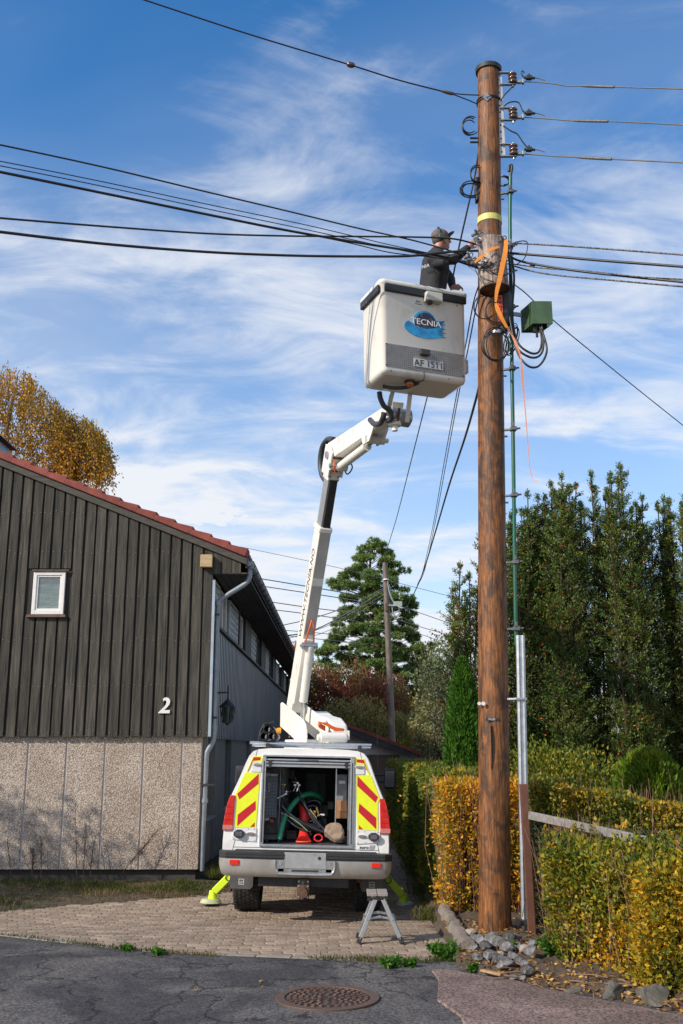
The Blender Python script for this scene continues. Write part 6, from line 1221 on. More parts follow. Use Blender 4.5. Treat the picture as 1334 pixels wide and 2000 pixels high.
blob('jacket', [(CH+V((0, 0, .03)), CH-V((0, 0, .10)), .150, .155), (CH-V((0, 0, .10))-fx*.015, PV+V((0, 0, -.02)), .160, .150), (S1, S2, .078, .078), (NK+V((0, 0, -.02)), CH+V((0, 0, .05)), .078, .13), (CH+fy*.09, PV+fy*.05, .11, .12), (CH-fy*.09, PV-fy*.05, .11, .12),
      (S1, E1, .072, .060), (E1, W1-ct*.015, .060, .044), (S1+V((.02, 0, -.06)), E1-V((.06, 0, .02)), .06, .045), (S2, E2, .07, .056), (E2, W2-(W2-E2).normalized()*.02, .056, .042), (CH-fx*.05, PV-fx*.03, .12, .13)], .011, jack, man, 3)
blob('trousers', [(PV-V((0, 0, .02)), PV-V((0, 0, .10)), .14, .13)]+[(a+V((0, 0, -.02)), b, r0+.02, r1+.02) for a, b, r0, r1 in legs if b.z > FLZ+.08], .014, mat('dark_trousers', (.03, .033, .04), .9), man, 2)
blob('boots', [(a, b, r0+.015, r1+.012) for a, b, r0, r1 in legs if b.z < FLZ+.08], .014, BLACK, man, 1)
CAPM = mat('cap_grey', (.17, .135, .12), .9, 0, (.12, .095, .085), ns=24, bump=.5)
blob('cap', [('e', HP(-.012, 0, .052), (.104, .088, .078)), ('e', HP(-.012, 0, .030), (.106, .088, .04))], .009, CAPM, man, 1)
m_ = MB(); vs = []; up_ = .42; nb_ = 11
for i in range(5):
    t = i/4
    for k in range(nb_):
        s_ = -1+2*k/(nb_-1); hw_ = .078*(1-.35*t*t); L1 = .075+.085*t*sqrt(max(0, 1-.55*s_*s_)); vs.append(HP(L1, s_*hw_, .045+.045*t+up_*.0+.02*(1-s_*s_)*1.0))
m_.add(vs, [(i*nb_+k, i*nb_+k+1, (i+1)*nb_+k+1, (i+1)*nb_+k) for i in range(4) for k in range(nb_-1)], True); po_ = m_.build('cap_brim', CAPM, man, world=True); so_ = po_.modifiers.new('t', 'SOLIDIFY'); so_.thickness = .006
m_ = MB(); m_.tube([HP(-.02, -.088, .0), HP(-.03, -.098, .06), HP(-.035, -.05, .125), HP(-.035, 0, .138), HP(-.035, .05, .125), HP(-.03, .098, .06), HP(-.02, .088, .0)], .011, 8, steps=5); m_.build('headband', DARKM, man, world=True)
for s_ in (-1, 1):
    m_ = MB(); m_.tube([HP(-.008, s_*.070, -.012), HP(-.008, s_*.085, -.012), HP(-.008, s_*.105, -.012), HP(-.008, s_*.120, -.012)], [.030, .044, .044, .030], 18, steps=3); m_.build('ear_defender', mat('ear_cup', (.03, .045, .03), .35, 0, (.05, .07, .05), ns=12), man, world=True)
m_ = MB(); m_.tube([HP(-.0, -.078, .012), HP(.06, -.070, .012), HP(.098, -.050, .008), HP(.105, -.02, .006), HP(.105, .02, .006), HP(.098, .050, .008), HP(.06, .07, .012), HP(0, .078, .012)], .0035, 6)
for s_ in (-1, 1): m_.tube([HP(.104-.004*abs(cos(a_)), s_*.034+.024*cos(a_), .0+.018*sin(a_)) for a_ in [2*pi*k/12 for k in range(12)]], .003, 5, closed=True)
m_.build('glasses', BLACK, man, world=True)
q = W(823, 520, 10.45); text_mb('NIA', .06, .001).xf(frame(W(831, 523, 10.42), V((.8, -.55, 0)), (0.05, 0, 1))).build('jacket_lettering', mat('print_white', (.5, .5, .5), .6), man, world=True)
# ------------------------------------------------------------ folding step ladder
LD = thing('step_ladder', 'small folded-out aluminium step ladder standing on the paving behind the truck', 'step ladder', (.36, 10.3, hgt(0, 10.3)))
zg = lambda y: hgt(0, y)+.004
tzL = W(738, 1752, 10.16).z
legsL = []
for sx, (uf, vf, ut) in ((-1, (702, 1843, 733)), (1, (783, 1841, 748))):
    for yy0, yy1 in ((10.13, 10.16), (10.50, 10.42)):
        f = W(uf, vf, 10.13); f = V((f.x, yy0, zg(yy0)+.03)); t_ = W(ut, 1755, 10.16); t_ = V((t_.x, yy1, tzL-.02)); d = (t_-f).normalized()
        legsL.append((sx, f, t_)); lo_ = MB().bar(f, t_, .040, .064, (1, 0, 0) if False else (0, 1, 0)).build('leg', mat('brushed_aluminium', (.50, .50, .49), .35, .7, (.40, .40, .39), ns=25), LD, world=True, bevel=.003)
        MB().bar(f+d*.03, t_-d*.05, .043, .034, (0, 1, 0)).build('leg_groove', mat('alu_dark', (.28, .28, .27), .4, .7), lo_, world=True)
        MB().bar(f-d*.03, f+d*.03, .042, .066, (0, 1, 0)).build('leg_foot', BLACK, lo_, world=True, bevel=.004)
        m_ = MB()
        for k in (.05, .5): c = f+(t_-f)*k; m_.cone(c+V((0, -.04, 0)), c+V((0, .04, 0)), .007, n=8)
        m_.build('rivets', STEEL, lo_, world=True)
xa, xb = W(718, 1745, 10.2).x, W(755, 1745, 10.2).x
m_ = MB(); m_.bx(xa-.005, (xa+xb)/2-.003, 10.13, 10.45, tzL+.01, tzL+.038); m_.bx((xa+xb)/2+.003, xb+.01, 10.13, 10.45, tzL+.01, tzL+.038); m_.build('top_step', mat('dusty_step', (.36, .32, .28), .6, .3, (.27, .23, .2), ns=18), LD, world=True, bevel=.004)
for sx in (-1, 1):
    f0, t0 = [(f, t_) for s_, f, t_ in legsL if s_ == sx][0]; f1, t1_ = [(f, t_) for s_, f, t_ in legsL if s_ == sx][1]; a = f0+(t0-f0)*.50; b = f1+(t1_-f1)*.50
    MB().bar(a+V((0, .02, 0)), b-V((0, .02, 0)), .07, .03, (0, 0, 1)).build('tread', ALU, LD, world=True, bevel=.003)
for j in (0, 1):
    A_ = [(f, t_) for s_, f, t_ in legsL if s_ == -1][j]; B_ = [(f, t_) for s_, f, t_ in legsL if s_ == 1][j]; a = A_[0]+(A_[1]-A_[0])*.52; b = B_[0]+(B_[1]-B_[0])*.52; mid = (a+b)/2+V((0, 0, .018))
    m_ = MB(); m_.bar(a, mid, .010, .020); m_.bar(mid, b, .010, .020); m_.cone(mid+V((0, -.012, 0)), mid+V((0, .012, 0)), .014, n=10); m_.build('locking_stay', STEEL, LD, world=True)
m_ = MB()
for k in range(5): x_ = xa+.02+k*(xb-xa-.03)/4; m_.cone((x_, 10.122, tzL-.012), (x_, 10.13, tzL-.012), .009, n=8)
m_.bx(xa-.005, xb+.01, 10.132, 10.14, tzL-.03, tzL); m_.build('hinge_plate', DARKM, LD, world=True)
# ------------------------------------------------------------ manhole cover
MC = V((-.103, 8.0, .004)); mh = thing('manhole_cover', 'round rusty iron manhole cover with raised studs set in the asphalt', 'manhole cover', MC)
IRN = mat('rusty_iron', (.15, .085, .06), .6, .35, (.075, .05, .04), ns=7, lo=.4, hi=.65, bump=.3)
def ring(r0, r1, z0, z1, n=64):
    m_ = MB(); vs = [(MC.x+r*cos(2*pi*k/n), MC.y+r*sin(2*pi*k/n), z) for r, z in ((r0, z0), (r0, z1), (r1, z1), (r1, z0)) for k in range(n)]
    return m_.add(vs, [(i*n+k, i*n+(k+1) % n, ((i+1) % 4)*n+(k+1) % n, ((i+1) % 4)*n+k) for i in range(3) for k in range(n)])
ring(.318, .385, .0, .014).build('frame', mat('iron_frame', (.10, .075, .06), .6, .3, (.14, .08, .055), ns=9), mh, world=True, bevel=.003)
MB().cone((MC.x, MC.y, -.01), (MC.x, MC.y, .006), .312, n=64).build('lid', mat('iron_dark', (.06, .042, .033), .7, .3, (.035, .028, .025), ns=9), mh, world=True)
m_ = MB()
for rr_, cnt in ((.02, 1), (.065, 6), (.11, 12), (.155, 17), (.20, 22), (.245, 27), (.288, 32)):
    for k in range(cnt):
        a_ = 2*pi*k/cnt+rr_*9; c = V((MC.x+rr_*cos(a_), MC.y+rr_*sin(a_), .0095)); m_.box(c, (.030, .026, .010), Matrix.Rotation(a_, 3, 'Z'))
m_.build('studs', IRN, mh, world=True, bevel=.003)
# ------------------------------------------------------------ kerb stones, rocks
kst = mat('kerb_stone', (.23, .19, .155), .9, 0, (.14, .115, .095), ns=7, bump=.8, bs=40)
for (ua, va, ub, vb, nm) in ((868, 1783, 888, 1815, 'pale worn kerb stone at the far end, by the hedge foot'), (889, 1817, 915, 1858, 'pale worn kerb stone at the near end, beside the rock pile')):
    a, b = G(ua, va, .06), G(ub, vb, .05); m_ = MB(); d = (b-a).normalized(); n_ = 7; sd_ = d.cross(V((0, 0, 1))); vs = []
    for i in range(n_+1):
        p = a+(b-a)*(i/n_); w_ = .078+.012*sin(i*2.2); h_ = .09+.012*sin(i*1.7+ua); vs += [p-sd_*w_-V((0, 0, .12)), p-sd_*w_*.95+V((0, 0, h_*.3)), p-sd_*w_*.55+V((0, 0, h_)), p+sd_*w_*.55+V((0, 0, h_)), p+sd_*w_*.95+V((0, 0, h_*.3)), p+sd_*w_-V((0, 0, .12))]
    m_.add(vs, [(6*i+k, 6*i+k+1, 6*i+k+7, 6*i+k+6) for i in range(n_) for k in range(5)]); m_.add(vs[:6], [tuple(range(6))]); m_.add(vs[-6:], [tuple(range(6))]); tag(m_.build('kerb_stone', kst, bevel=.02), nm, 'kerb stone')
RKM = [mat('grey_rock', (.10, .095, .092), .97, 0, (.25, .24, .235), ns=9, bump=.5, lo=.45, hi=.62, det=8), mat('dark_rock', (.06, .056, .054), .97, 0, (.17, .16, .155), ns=10, bump=.5, lo=.5, hi=.62), mat('tan_rock', (.34, .27, .21), .85, 0, (.25, .20, .16), ns=7, bump=.5)]
rg = random.Random(5); spots = [(921, 1838, .085, 2), (925, 1862, .07, 0), (938, 1853, .075, 0), (950, 1862, .08, 1), (964, 1857, .10, 0), (978, 1862, .085, 0), (990, 1868, .09, 0), (1001, 1858, .085, 1), (1013, 1862, .07, 0), (1024, 1870, .06, 2), (1036, 1872, .085, 0), (957, 1880, .07, 0), (972, 1884, .075, 1), (985, 1890, .085, 0), (1000, 1880, .075, 0), (1012, 1884, .06, 1), (1024, 1888, .05, 0), (944, 1890, .055, 1), (933, 1878, .06, 0), (1002, 1898, .05, 0), (1030, 1900, .07, 1), (1018, 1900, .045, 0), (963, 1902, .04, 1), (950, 1904, .035, 0), (1040, 1858, .06, 0), (1007, 1842, .07, 0), (995, 1846, .07, 1), (925, 1848, .06, 0), (1032, 1914, .05, 0), (975, 1872, .06, 2)]
for k, (u_, v_, r_, mi) in enumerate(spots):
    q = G(u_, v_-7, .08); q.z = vz(q.x, q.y)+r_*.55; rock('rock', q, r_*.92, RKM[mi], 'angular broken stone in the grey rock pile round the foot of the pole', 'rock', 'broken rocks round the pole foot', seed=50+k, sub=2)
for u_, v_, r_, lab in ((1205, 1938, .13, 'mossy grey boulder half buried under the hedge, left of the larger one'), (1275, 1948, .16, 'largest mossy boulder at the hedge foot near the right edge'), (1125, 1928, .09, 'small brown stone at the hedge foot nearest the rock pile')):
    q = G(u_, v_, .03); q.z = vz(q.x, q.y)-.01; rock('boulder', q, r_, mat('mossy_rock', (.13, .115, .10), .9, 0, (.06, .06, .042), ns=6, bump=.6), lab, 'boulder', seed=int(u_), sub=3, sq=(1.25, .8, .65))
# ------------------------------------------------------------ fence
FA = V((1.865, 10.25, 0)); FB = V((3.1, 8.45, 0)); fd = (FB-FA).normalized()
fen = thing('fence', 'old wire mesh fence with grey top rail and rust-brown post swallowed by shrubs', 'fence', FA)
a = W(1040, 1845, 10.2); b = W(1022, 1531, 10.2); MB().bar(a, b, .075, .05, (0, 1, 0)).build('post', mat('brown_post', (.15, .062, .038), .65, .1, (.115, .045, .028), ns=6), fen, world=True, bevel=.006)
m_ = MB(); a = W(1034, 1592, 10.15); b = W(1345, 1660, 8.6); m_.bar(a, b, .035, .075); m_.build('top_rail', mat('grey_rail_wood', (.17, .155, .14), .85, 0, (.26, .24, .22), ns=4, st=(5, 5, 5), bump=.4), fen, world=True, bevel=.004)
m_ = MB(); MB_ = FB-FA; Lf = MB_.length; s0 = .075; k = -14
while k*s0 < Lf+1.2:
    for sg in (1, -1):
        p0 = k*s0; p1 = k*s0+1.1; 
        if sg < 0: p0, p1 = p1, p0
        t0, t1_ = p0/Lf, p1/Lf; z0, z1 = .06, 1.12
        # clip to the fence span
        pa, pb = V((p0, z0)), V((p1, z1))
        lo__, hi__ = 0., 1.
        dx = pb.x-pa.x
        ts = sorted(((0-pa.x)/dx, (min(Lf, 1.6)-pa.x)/dx)); lo__ = max(0, ts[0]); hi__ = min(1, ts[1])
        if hi__-lo__ > .02:
            A_ = pa+(pb-pa)*lo__; B_ = pa+(pb-pa)*hi__; m_.cone(FA+fd*A_.x+V((0, 0, A_.y)), FA+fd*B_.x+V((0, 0, B_.y)), .0022, n=3, caps=False)
    k += 1
m_.build('wire_mesh', mat('mesh_grey', (.14, .14, .14), .6, .4), fen, world=True)
# ------------------------------------------------------------ garage and far house
gr = thing('garage', 'low grey rendered garage with dark red tiled gable roof behind the truck', 'garage', (0, 27, -.5))
rA = W(658, 1410, 27); rB = W(822, 1474, 27); gs = (rA.z-rB.z)/(rB.x-rA.x); xw = W(803, 1500, 27.2).x; xl = 2*rA.x-rB.x
def gz_(x): return rA.z-abs(x-rA.x)*gs
m_ = MB(); m_.prism([(2*rA.x-xw, -1.2), (xw, -1.2), (xw, gz_(xw)-.12), (rA.x, rA.z-.12), (2*rA.x-xw, gz_(xw)-.12)], 27.25, 33); m_.build('wall', mat('grey_render', (.62, .57, .53), .9, 0, (.5, .46, .43), ns=3, bump=.3), gr, world=True)
for sg in (-1, 1):
    m_ = MB(); e_ = rA.x+sg*(rB.x-rA.x); m_.prism([(rA.x, rA.z-.02), (e_, gz_(e_)-.02), (e_, gz_(e_)+.07), (rA.x, rA.z+.07)], 26.9, 33.3); m_.build('roof', tile_m, gr, world=True)
    m_ = MB(); m_.prism([(rA.x, rA.z-.17), (e_, gz_(e_)-.17), (e_, gz_(e_)-.02), (rA.x, rA.z-.02)], 26.92, 27.0); m_.build('barge_board', wood_d, gr, world=True)
MB().cone((rA.x, 26.85, rA.z+.02), (rA.x, 33.3, rA.z+.02), .11, n=12).build('ridge_tile', tile_m, gr, world=True)
a = W(760, 1472, 27.2); b = W(725, 1500, 27.2); m_ = MB(); m_.bx(rA.x-1.2, W(779, 1470, 27.2).x, 27.19, 27.24, -1, W(760, 1474, 27.2).z); m_.build('garage_door', brown_w, gr, world=True)
m_ = MB(); m_.tube([W(812, 1474, 27.0), W(818, 1483, 27.0), W(816, 1490, 27.0), W(808, 1496, 27.1), W(805, 1510, 27.15)], .035, 8); m_.build('downpipe', ZINC, gr, world=True)
fh = thing('far_house', 'pale house with grey slate roof glimpsed through the bushes right of the far pole', 'house', W(835, 1420, 58)); q = W(832, 1398, 58)
m_ = MB(); m_.bx(q.x-1.6, q.x+3.4, 58, 64, -3, q.z-1.0); m_.build('wall', mat('pale_wall', (.55, .55, .56), .8), fh, world=True)
m_ = MB(); m_.prism([(q.x-1.9, q.z-1.1), (q.x+.3, q.z+.2), (q.x+4, q.z-1.6), (q.x+4, q.z-1.8), (q.x-1.9, q.z-1.3)], 57.6, 64.4); m_.build('roof', mat('slate', (.20, .21, .23), .7), fh, world=True)
m_ = MB(); m_.bx(q.x-.6, q.x+.3, 57.95, 58.0, q.z-2.4, q.z-1.5); m_.build('window', GL, fh, world=True)
# ------------------------------------------------------------ vegetation
U_ = lambda a, b, n: RNG.uniform(a, b, n)
BRK = mat('twig_brown', (.10, .055, .035), .9, 0, (.06, .035, .022), ns=8)
CANE = mat('reddish_cane', (.20, .10, .065), .8, 0, (.30, .18, .12), ns=4, rand=.3)
def rib_noise(P, s, seed):
    r = np.random.default_rng(seed); out = np.zeros(len(P))
    for _ in range(6): k = r.normal(0, s, 3); out += np.sin(P @ k+r.uniform(0, 6.3))
    return out/6
def shell_box(n, c0, ax, ay, L, Wd, Hh, faces, depth=.14, lump=.10, seed=1, zfn=None):
    """points near chosen faces of a box: origin c0, axes ax (length L), ay (width Wd), up Hh"""
    area = dict(a=L*Hh, b=L*Hh, s=Wd*Hh, e=Wd*Hh, t=L*Wd); tot = sum(area[f] for f in faces); P = []; Nn = []
    ax = np.array(ax, float); ay = np.array(ay, float); up = np.array((0, 0, 1.)); c0 = np.array(c0, float)
    for f in faces:
        k = int(n*area[f]/tot); d = RNG.exponential(depth, k); u = RNG.random(k)[:, None]; v = RNG.random(k)[:, None]; d = d[:, None]
        if f == 'a': p = ax*L*u+up*Hh*v+ay*d; m = -ay
        if f == 'b': p = ax*L*u+up*Hh*v+ay*(Wd-d); m = ay
        if f == 's': p = ay*Wd*u+up*Hh*v+ax*d; m = -ax
        if f == 'e': p = ay*Wd*u+up*Hh*v+ax*(L-d); m = ax
        if f == 't': p = ax*L*u+ay*Wd*v+up*(Hh-d); m = up
        P.append(p+c0); Nn.append(np.repeat(m[None], k, 0))
    P = np.concatenate(P); Nn = np.concatenate(Nn); P = P+Nn*(lump*rib_noise(P, 5, seed)[:, None]); return P, Nn
def hedge(name, label, cat, c0, dirv, L, Wd, Hh, n, leaf, mat_, faces='abset', canes=0, core=True, group=None, seed=1, depth=.14, lump=.1, droop=0., thin=0., taper=0.):
    """dirv: direction of the length; width goes to its right-hand... ay = up x dirv"""
    t = thing(name, label, cat, c0, group=group); ax = V((dirv[0], dirv[1], 0)).normalized(); ay = V((0, 0, 1)).cross(ax)
    P, Nn = shell_box(n, c0, ax, ay, L, Wd, Hh, faces, depth, lump, seed)
    if thin:
        z = (P[:, 2]-c0[2])/Hh; keep = RNG.random(len(P)) < (1-thin)+thin*np.clip(z*1.2, 0, 1)+.3*rib_noise(P, 3, seed+5); P = P[keep]; Nn = Nn[keep]
    lx = ((P-np.array(c0)) @ np.array(ax))/L; P[:, 2] = c0[2]+(P[:, 2]-c0[2])*(1-taper*lx)
    D = Nn*.7+RNG.normal(0, .5, (len(P), 3))+np.array((0, 0, .35-droop)); leaves('foliage', P, D, leaf[0], leaf[1], mat_, t)
    if canes:
        u = RNG.random(canes)[:, None]; v = RNG.random(canes)[:, None]; A = np.array(c0)+np.array(ax)*L*u+np.array(ay)*Wd*v; B = A+np.array((0, 0, 1.))*Hh*.99*(1-taper*u)+RNG.normal(0, .10, (canes, 3)); M_ = (A+B)/2+RNG.normal(0, .04, (canes, 3))
        twigs('canes', np.concatenate([A, M_]), np.concatenate([M_, B]), np.concatenate([np.full(canes, .0055), np.full(canes, .004)]), CANE, t)
        k2 = canes*2; A2 = A[RNG.integers(0, canes, k2)]; h_ = RNG.random(k2)[:, None]; A2 = A2+np.array((0, 0, Hh))*h_*.85; twigs('twigs', A2, A2+RNG.normal(0, .1, (k2, 3))+np.array((0, 0, .12)), .0025, CANE, t)
    if core:
        a = .22; m_ = MB(); Hc = Hh*(1-taper); c = V(c0)+ax*(L/2)+ay*(Wd/2)+V((0, 0, (Hc-a)/2)); m_.box(c, (max(.1, L-2*a), max(.1, Wd-2*a), Hc-a), Matrix.Rotation(atan2(ax.y, ax.x), 3, 'Z')); m_.build('shade_core', mat('shade_core', (.018, .014, .008), 1, 0, (.03, .025, .012), ns=14, bump=1, bs=20), t, world=True)  # added solid dark box: blocks light leaking through the leaves, darkens the inside
    return t
HG1 = leafmat('hedge_green', [(0.034, 0.067, 0.010), (0.076, 0.127, 0.015), (0.151, 0.196, 0.022), (0.320, 0.284, 0.027), (0.709, 0.406, 0.037)], .38, patch=.45)
HG2 = leafmat('hedge_orange', [(.09, .15, .015), (.34, .28, .02), (.70, .42, .025), (.85, .36, .02), (.80, .24, .015)], .42, patch=.3, pscale=1.8)
HG3 = leafmat('shrub_mixed', [(0.040, 0.081, 0.016), (0.081, 0.138, 0.021), (0.149, 0.184, 0.023), (0.345, 0.276, 0.029), (0.667, 0.380, 0.034), (0.483, 0.149, 0.023)], .38, patch=.5, pscale=1.5)
HG4 = leafmat('shrub_front', [(.022, .055, .010), (.05, .11, .015), (.16, .19, .018), (.42, .32, .02), (.70, .38, .025), (.68, .22, .02)], .35, patch=.55, pscale=1.3)
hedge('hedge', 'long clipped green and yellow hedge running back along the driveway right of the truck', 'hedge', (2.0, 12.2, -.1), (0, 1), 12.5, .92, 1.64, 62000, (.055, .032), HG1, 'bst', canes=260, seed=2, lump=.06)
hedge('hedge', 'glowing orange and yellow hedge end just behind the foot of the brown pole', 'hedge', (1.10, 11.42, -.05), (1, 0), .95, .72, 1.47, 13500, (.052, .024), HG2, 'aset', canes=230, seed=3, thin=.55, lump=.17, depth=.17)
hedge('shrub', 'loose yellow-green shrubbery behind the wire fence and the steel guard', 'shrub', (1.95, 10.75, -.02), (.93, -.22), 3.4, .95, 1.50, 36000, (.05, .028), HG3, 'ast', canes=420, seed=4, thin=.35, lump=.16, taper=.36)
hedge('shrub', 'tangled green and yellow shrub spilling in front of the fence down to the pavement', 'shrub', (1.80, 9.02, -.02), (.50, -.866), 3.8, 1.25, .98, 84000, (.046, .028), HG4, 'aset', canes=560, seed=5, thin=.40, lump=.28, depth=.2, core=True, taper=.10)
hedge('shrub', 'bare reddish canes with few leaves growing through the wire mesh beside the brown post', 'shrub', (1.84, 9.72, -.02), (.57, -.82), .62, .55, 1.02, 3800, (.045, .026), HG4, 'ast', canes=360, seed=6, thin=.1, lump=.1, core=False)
# loose upright canes with leaves above the front shrub
nC = 60; A = np.stack([U_(1.95, 3.3, nC), np.zeros(nC), np.full(nC, .85)], 1); A[:, 1] = 9.75-(A[:, 0]-1.95)*1.35+U_(-.1, .5, nC); B = A+np.stack([RNG.normal(.03, .10, nC), RNG.normal(0, .08, nC), U_(.10, .32, nC)], 1)
st4 = thing('sapling_shoots', 'thin arching shoots with yellow-green leaves poking up over the fence rail', 'shoots', (2.4, 9.0, .9)); twigs('stems', A, B, .004, CANE, st4)
tt = RNG.random((nC, 26, 1)); P = (A[:, None]*(1-tt)+B[:, None]*tt).reshape(-1, 3); leaves('leaves', P, RNG.normal(0, 1, (len(P), 3))+np.array((0, 0, .4)), .06, .034, HG3, st4)
# yews
YEW = leafmat('yew_needles', [(0.024, 0.052, 0.013), (0.043, 0.087, 0.018), (0.074, 0.134, 0.022), (0.155, 0.206, 0.028), (0.342, 0.258, 0.028)], .12, rough=.5, patch=.45, pscale=.9, spec=.4)
BERRY = leafmat('yew_berries', [(.45, .03, .01), (.6, .10, .015), (.5, .16, .03)], .2)
ex_x = [1.2, 1.8, 2.1, 2.6, 3.0, 3.4, 3.76, 4.25, 4.8, 5.25, 6.5]; ex_z = [3.2, 4.3, 4.75, 5.3, 5.55, 5.75, 6.05, 5.95, 5.65, 5.5, 5.7]
def yew(k, cx, cy, rad, nl, lab):
    t = thing('yew_tree', lab, 'yew tree', (cx, cy, -.3), group='yew trees behind the hedge'); rg = np.random.default_rng(300+k)
    a = rg.uniform(0, 2*pi, nl); r = rad*np.sqrt(rg.uniform(.02, 1, nl)); base = np.stack([cx+.35*r*np.cos(a), cy+.35*r*np.sin(a), np.full(nl, -.2)], 1); topx = cx+r*np.cos(a)*1.0; topy = cy+r*np.sin(a)
    tz_ = np.interp(topx, ex_x, ex_z)*(cy/15.)**.5*rg.uniform(.86, 1.02, nl)-.25*(r/rad)**2; tz_[0] = np.interp(topx[0], ex_x, ex_z)+.15
    top = np.stack([topx, topy, tz_], 1); mid = base*.45+top*.55+rg.normal(0, .06, (nl, 3)); mid[:, 0] += .25*r*np.cos(a)*0
    twigs('trunk', np.concatenate([base, mid]), np.concatenate([mid, top]), np.concatenate([np.full(nl, .035), np.full(nl, .02)]), mat('yew_bark', (.075, .04, .028), .9), t)
    PP = []; DD = []; AA = []; BB = []
    for i in range(nl):
        nlat = int(125*(top[i, 2])/5.5); s_ = np.sort(rg.uniform(.12, 1, nlat)); s_[-3:] = 1
        p = np.where(s_[:, None] < .55, base[i]+(mid[i]-base[i])*(s_[:, None]/.55), mid[i]+(top[i]-mid[i])*((s_[:, None]-.55)/.45))
        ang = rg.uniform(0, 2*pi, nlat); ln = (.10+.42*np.clip((1-s_)*3.2, 0, 1))*rg.uniform(.6, 1.15, nlat); el = rg.uniform(.5, 1.3, nlat)
        d = np.stack([np.cos(ang), np.sin(ang), el], 1); d[-3:] = (0, 0, 1); d = unit(d); e = p+d*ln[:, None]; AA.append(p); BB.append(e)
        nb = 42; q = rg.uniform(.1, 1.0, (nlat, nb, 1)); pos = (p[:, None]*(1-q)+e[:, None]*q).reshape(-1, 3); PP.append(pos+rg.normal(0, .018, pos.shape)); DD.append(np.repeat(d, nb, 0)*.9+rg.normal(0, .55, (nlat*nb, 3)))
    P = np.concatenate(PP); D = np.concatenate(DD); leaves('crown', P, D, .046, .0145, YEW, t, fold=.1)
    A = np.concatenate(AA); B = np.concatenate(BB); twigs('branches', A, B, .005, mat('yew_bark', (.075, .04, .028), .9), t)
    kb = rg.integers(0, len(P), 900); b = leaves('berries', P[kb]+rg.normal(0, .02, (900, 3)), rg.normal(0, 1, (900, 3)), .034, .03, BERRY, t, fold=.45)
for k, (cx, cy, rad, nl, lab) in enumerate(((1.95, 15.4, .34, 8, 'slender outlying yew directly left of and behind the brown pole'), (2.50, 15.3, .46, 13, 'yew directly behind the green conduit, lower than those right of it'), (2.95, 15.6, .42, 12, 'yew just right of the green conduit, second from the pole'), (3.30, 15.2, .50, 15, 'yew left of the tallest one, thick with red berries'), (3.85, 15.7, .48, 15, 'tallest yew, its spire the highest point of the dark group'),
                                              (4.40, 15.2, .50, 15, 'yew with a twin spire just right of the tallest one'), (5.0, 15.6, .50, 14, 'yew second from the right edge of the picture'), (5.65, 15.2, .52, 14, 'yew cut by the right edge of the picture'))): yew(k, cx, cy, rad, nl, lab)
# generic bush and cones
def bush(name, label, cat, c, rad, n, leaf, m, zb=None, seed=1, stems=40, up=.3, shell=.35, core=False, group=None, lump=.18, trunk=.02):
    rg = np.random.default_rng(seed); t = thing(name, label, cat, (c[0], c[1], zb if zb is not None else c[2]-rad[2]), group=group)
    d = unit(rg.normal(0, 1, (n, 3))); r = 1-np.clip(rg.exponential(shell, n), 0, .95); nz_ = 1+lump*rib_noise(d*3, 1.3, seed)*2+lump*.6*rib_noise(d*9, 1.2, seed+3); P = np.array(c)+d*np.array(rad)*(r*nz_)[:, None]
    if zb is not None: P = P[P[:, 2] > zb]
    D = unit(P-np.array(c))+np.array((0, 0, up)); leaves('crown', P, D, leaf[0], leaf[1], m, t)
    s0 = np.array((c[0], c[1], (zb if zb is not None else c[2]-rad[2]))); k = rg.integers(0, len(P), stems); tips = P[k]; mids = s0+(tips-s0)*.5*np.array((.5, .5, 1.1)); b0 = np.repeat(s0[None], stems, 0)+rg.normal(0, .06, (stems, 3))*np.array((rad[0], rad[1], 0)); twigs('trunk', np.concatenate([b0, mids]), np.concatenate([mids, tips]), np.concatenate([np.full(stems, trunk), np.full(stems, trunk*.5)]), BRK, t)
    if core: MB().ell((c[0], c[1], c[2]), (rad[0]*.72, rad[1]*.72, rad[2]*.74)).build('shade_filler', mat('shade_core', (.018, .014, .008), 1), t, world=True)  # solid dark ellipsoid standing in for the shaded inside of the bush
    return t
THU = leafmat('thuja_green', [(0.026, 0.072, 0.010), (0.046, 0.130, 0.013), (0.078, 0.195, 0.016), (0.130, 0.260, 0.019)], .22, patch=.3, pscale=4)
THU2 = leafmat('thuja_gold', [(0.045, 0.087, 0.010), (0.090, 0.174, 0.012), (0.180, 0.246, 0.014), (0.390, 0.290, 0.024)], .22, patch=.55, pscale=2.5)
def thuja(c, R_, z0, z1, n, label, m, seed, leaf=(.09, .022), prf=((0, .15, .4, .7, .9, 1), (.85, 1, .98, .72, .38, .02))):
    rg = np.random.default_rng(seed); t = thing('thuja', label, 'conifer', (c[0], c[1], z0)); h = rg.uniform(0, 1, n)**.85; a = rg.uniform(0, 2*pi, n)
    pr = np.interp(h, *prf); r = R_*pr*(1-np.clip(rg.exponential(.09, n), 0, .6))*(1+.07*np.sin(a*9+h*14)+.05*np.sin(a*17-h*20)); P = np.stack([c[0]+r*np.cos(a), c[1]+r*np.sin(a), z0+(z1-z0)*h], 1)
    D = np.stack([np.cos(a)*.5, np.sin(a)*.5, np.full(n, 1.0)], 1); leaves('crown', P, D, leaf[0], leaf[1], m, t, jit=.3)
    m_ = MB(); hs_ = np.linspace(0, 1, 12); m_.tube([(c[0], c[1], z0+(z1-z0)*x) for x in hs_], [R_*.66*float(np.interp(x, *prf)) for x in hs_], 14, raw=True); m_.build('shade_filler', mat('thuja_core', (.010, .018, .006), 1, 0, (.02, .03, .008), ns=12), t, world=True)  # solid near-black filler, the shade inside the crown put into its colour
    MB().cone((c[0], c[1], z0-.3), (c[0], c[1], z0+.4), .07, .05, 8).build('trunk', BRK, t, world=True)
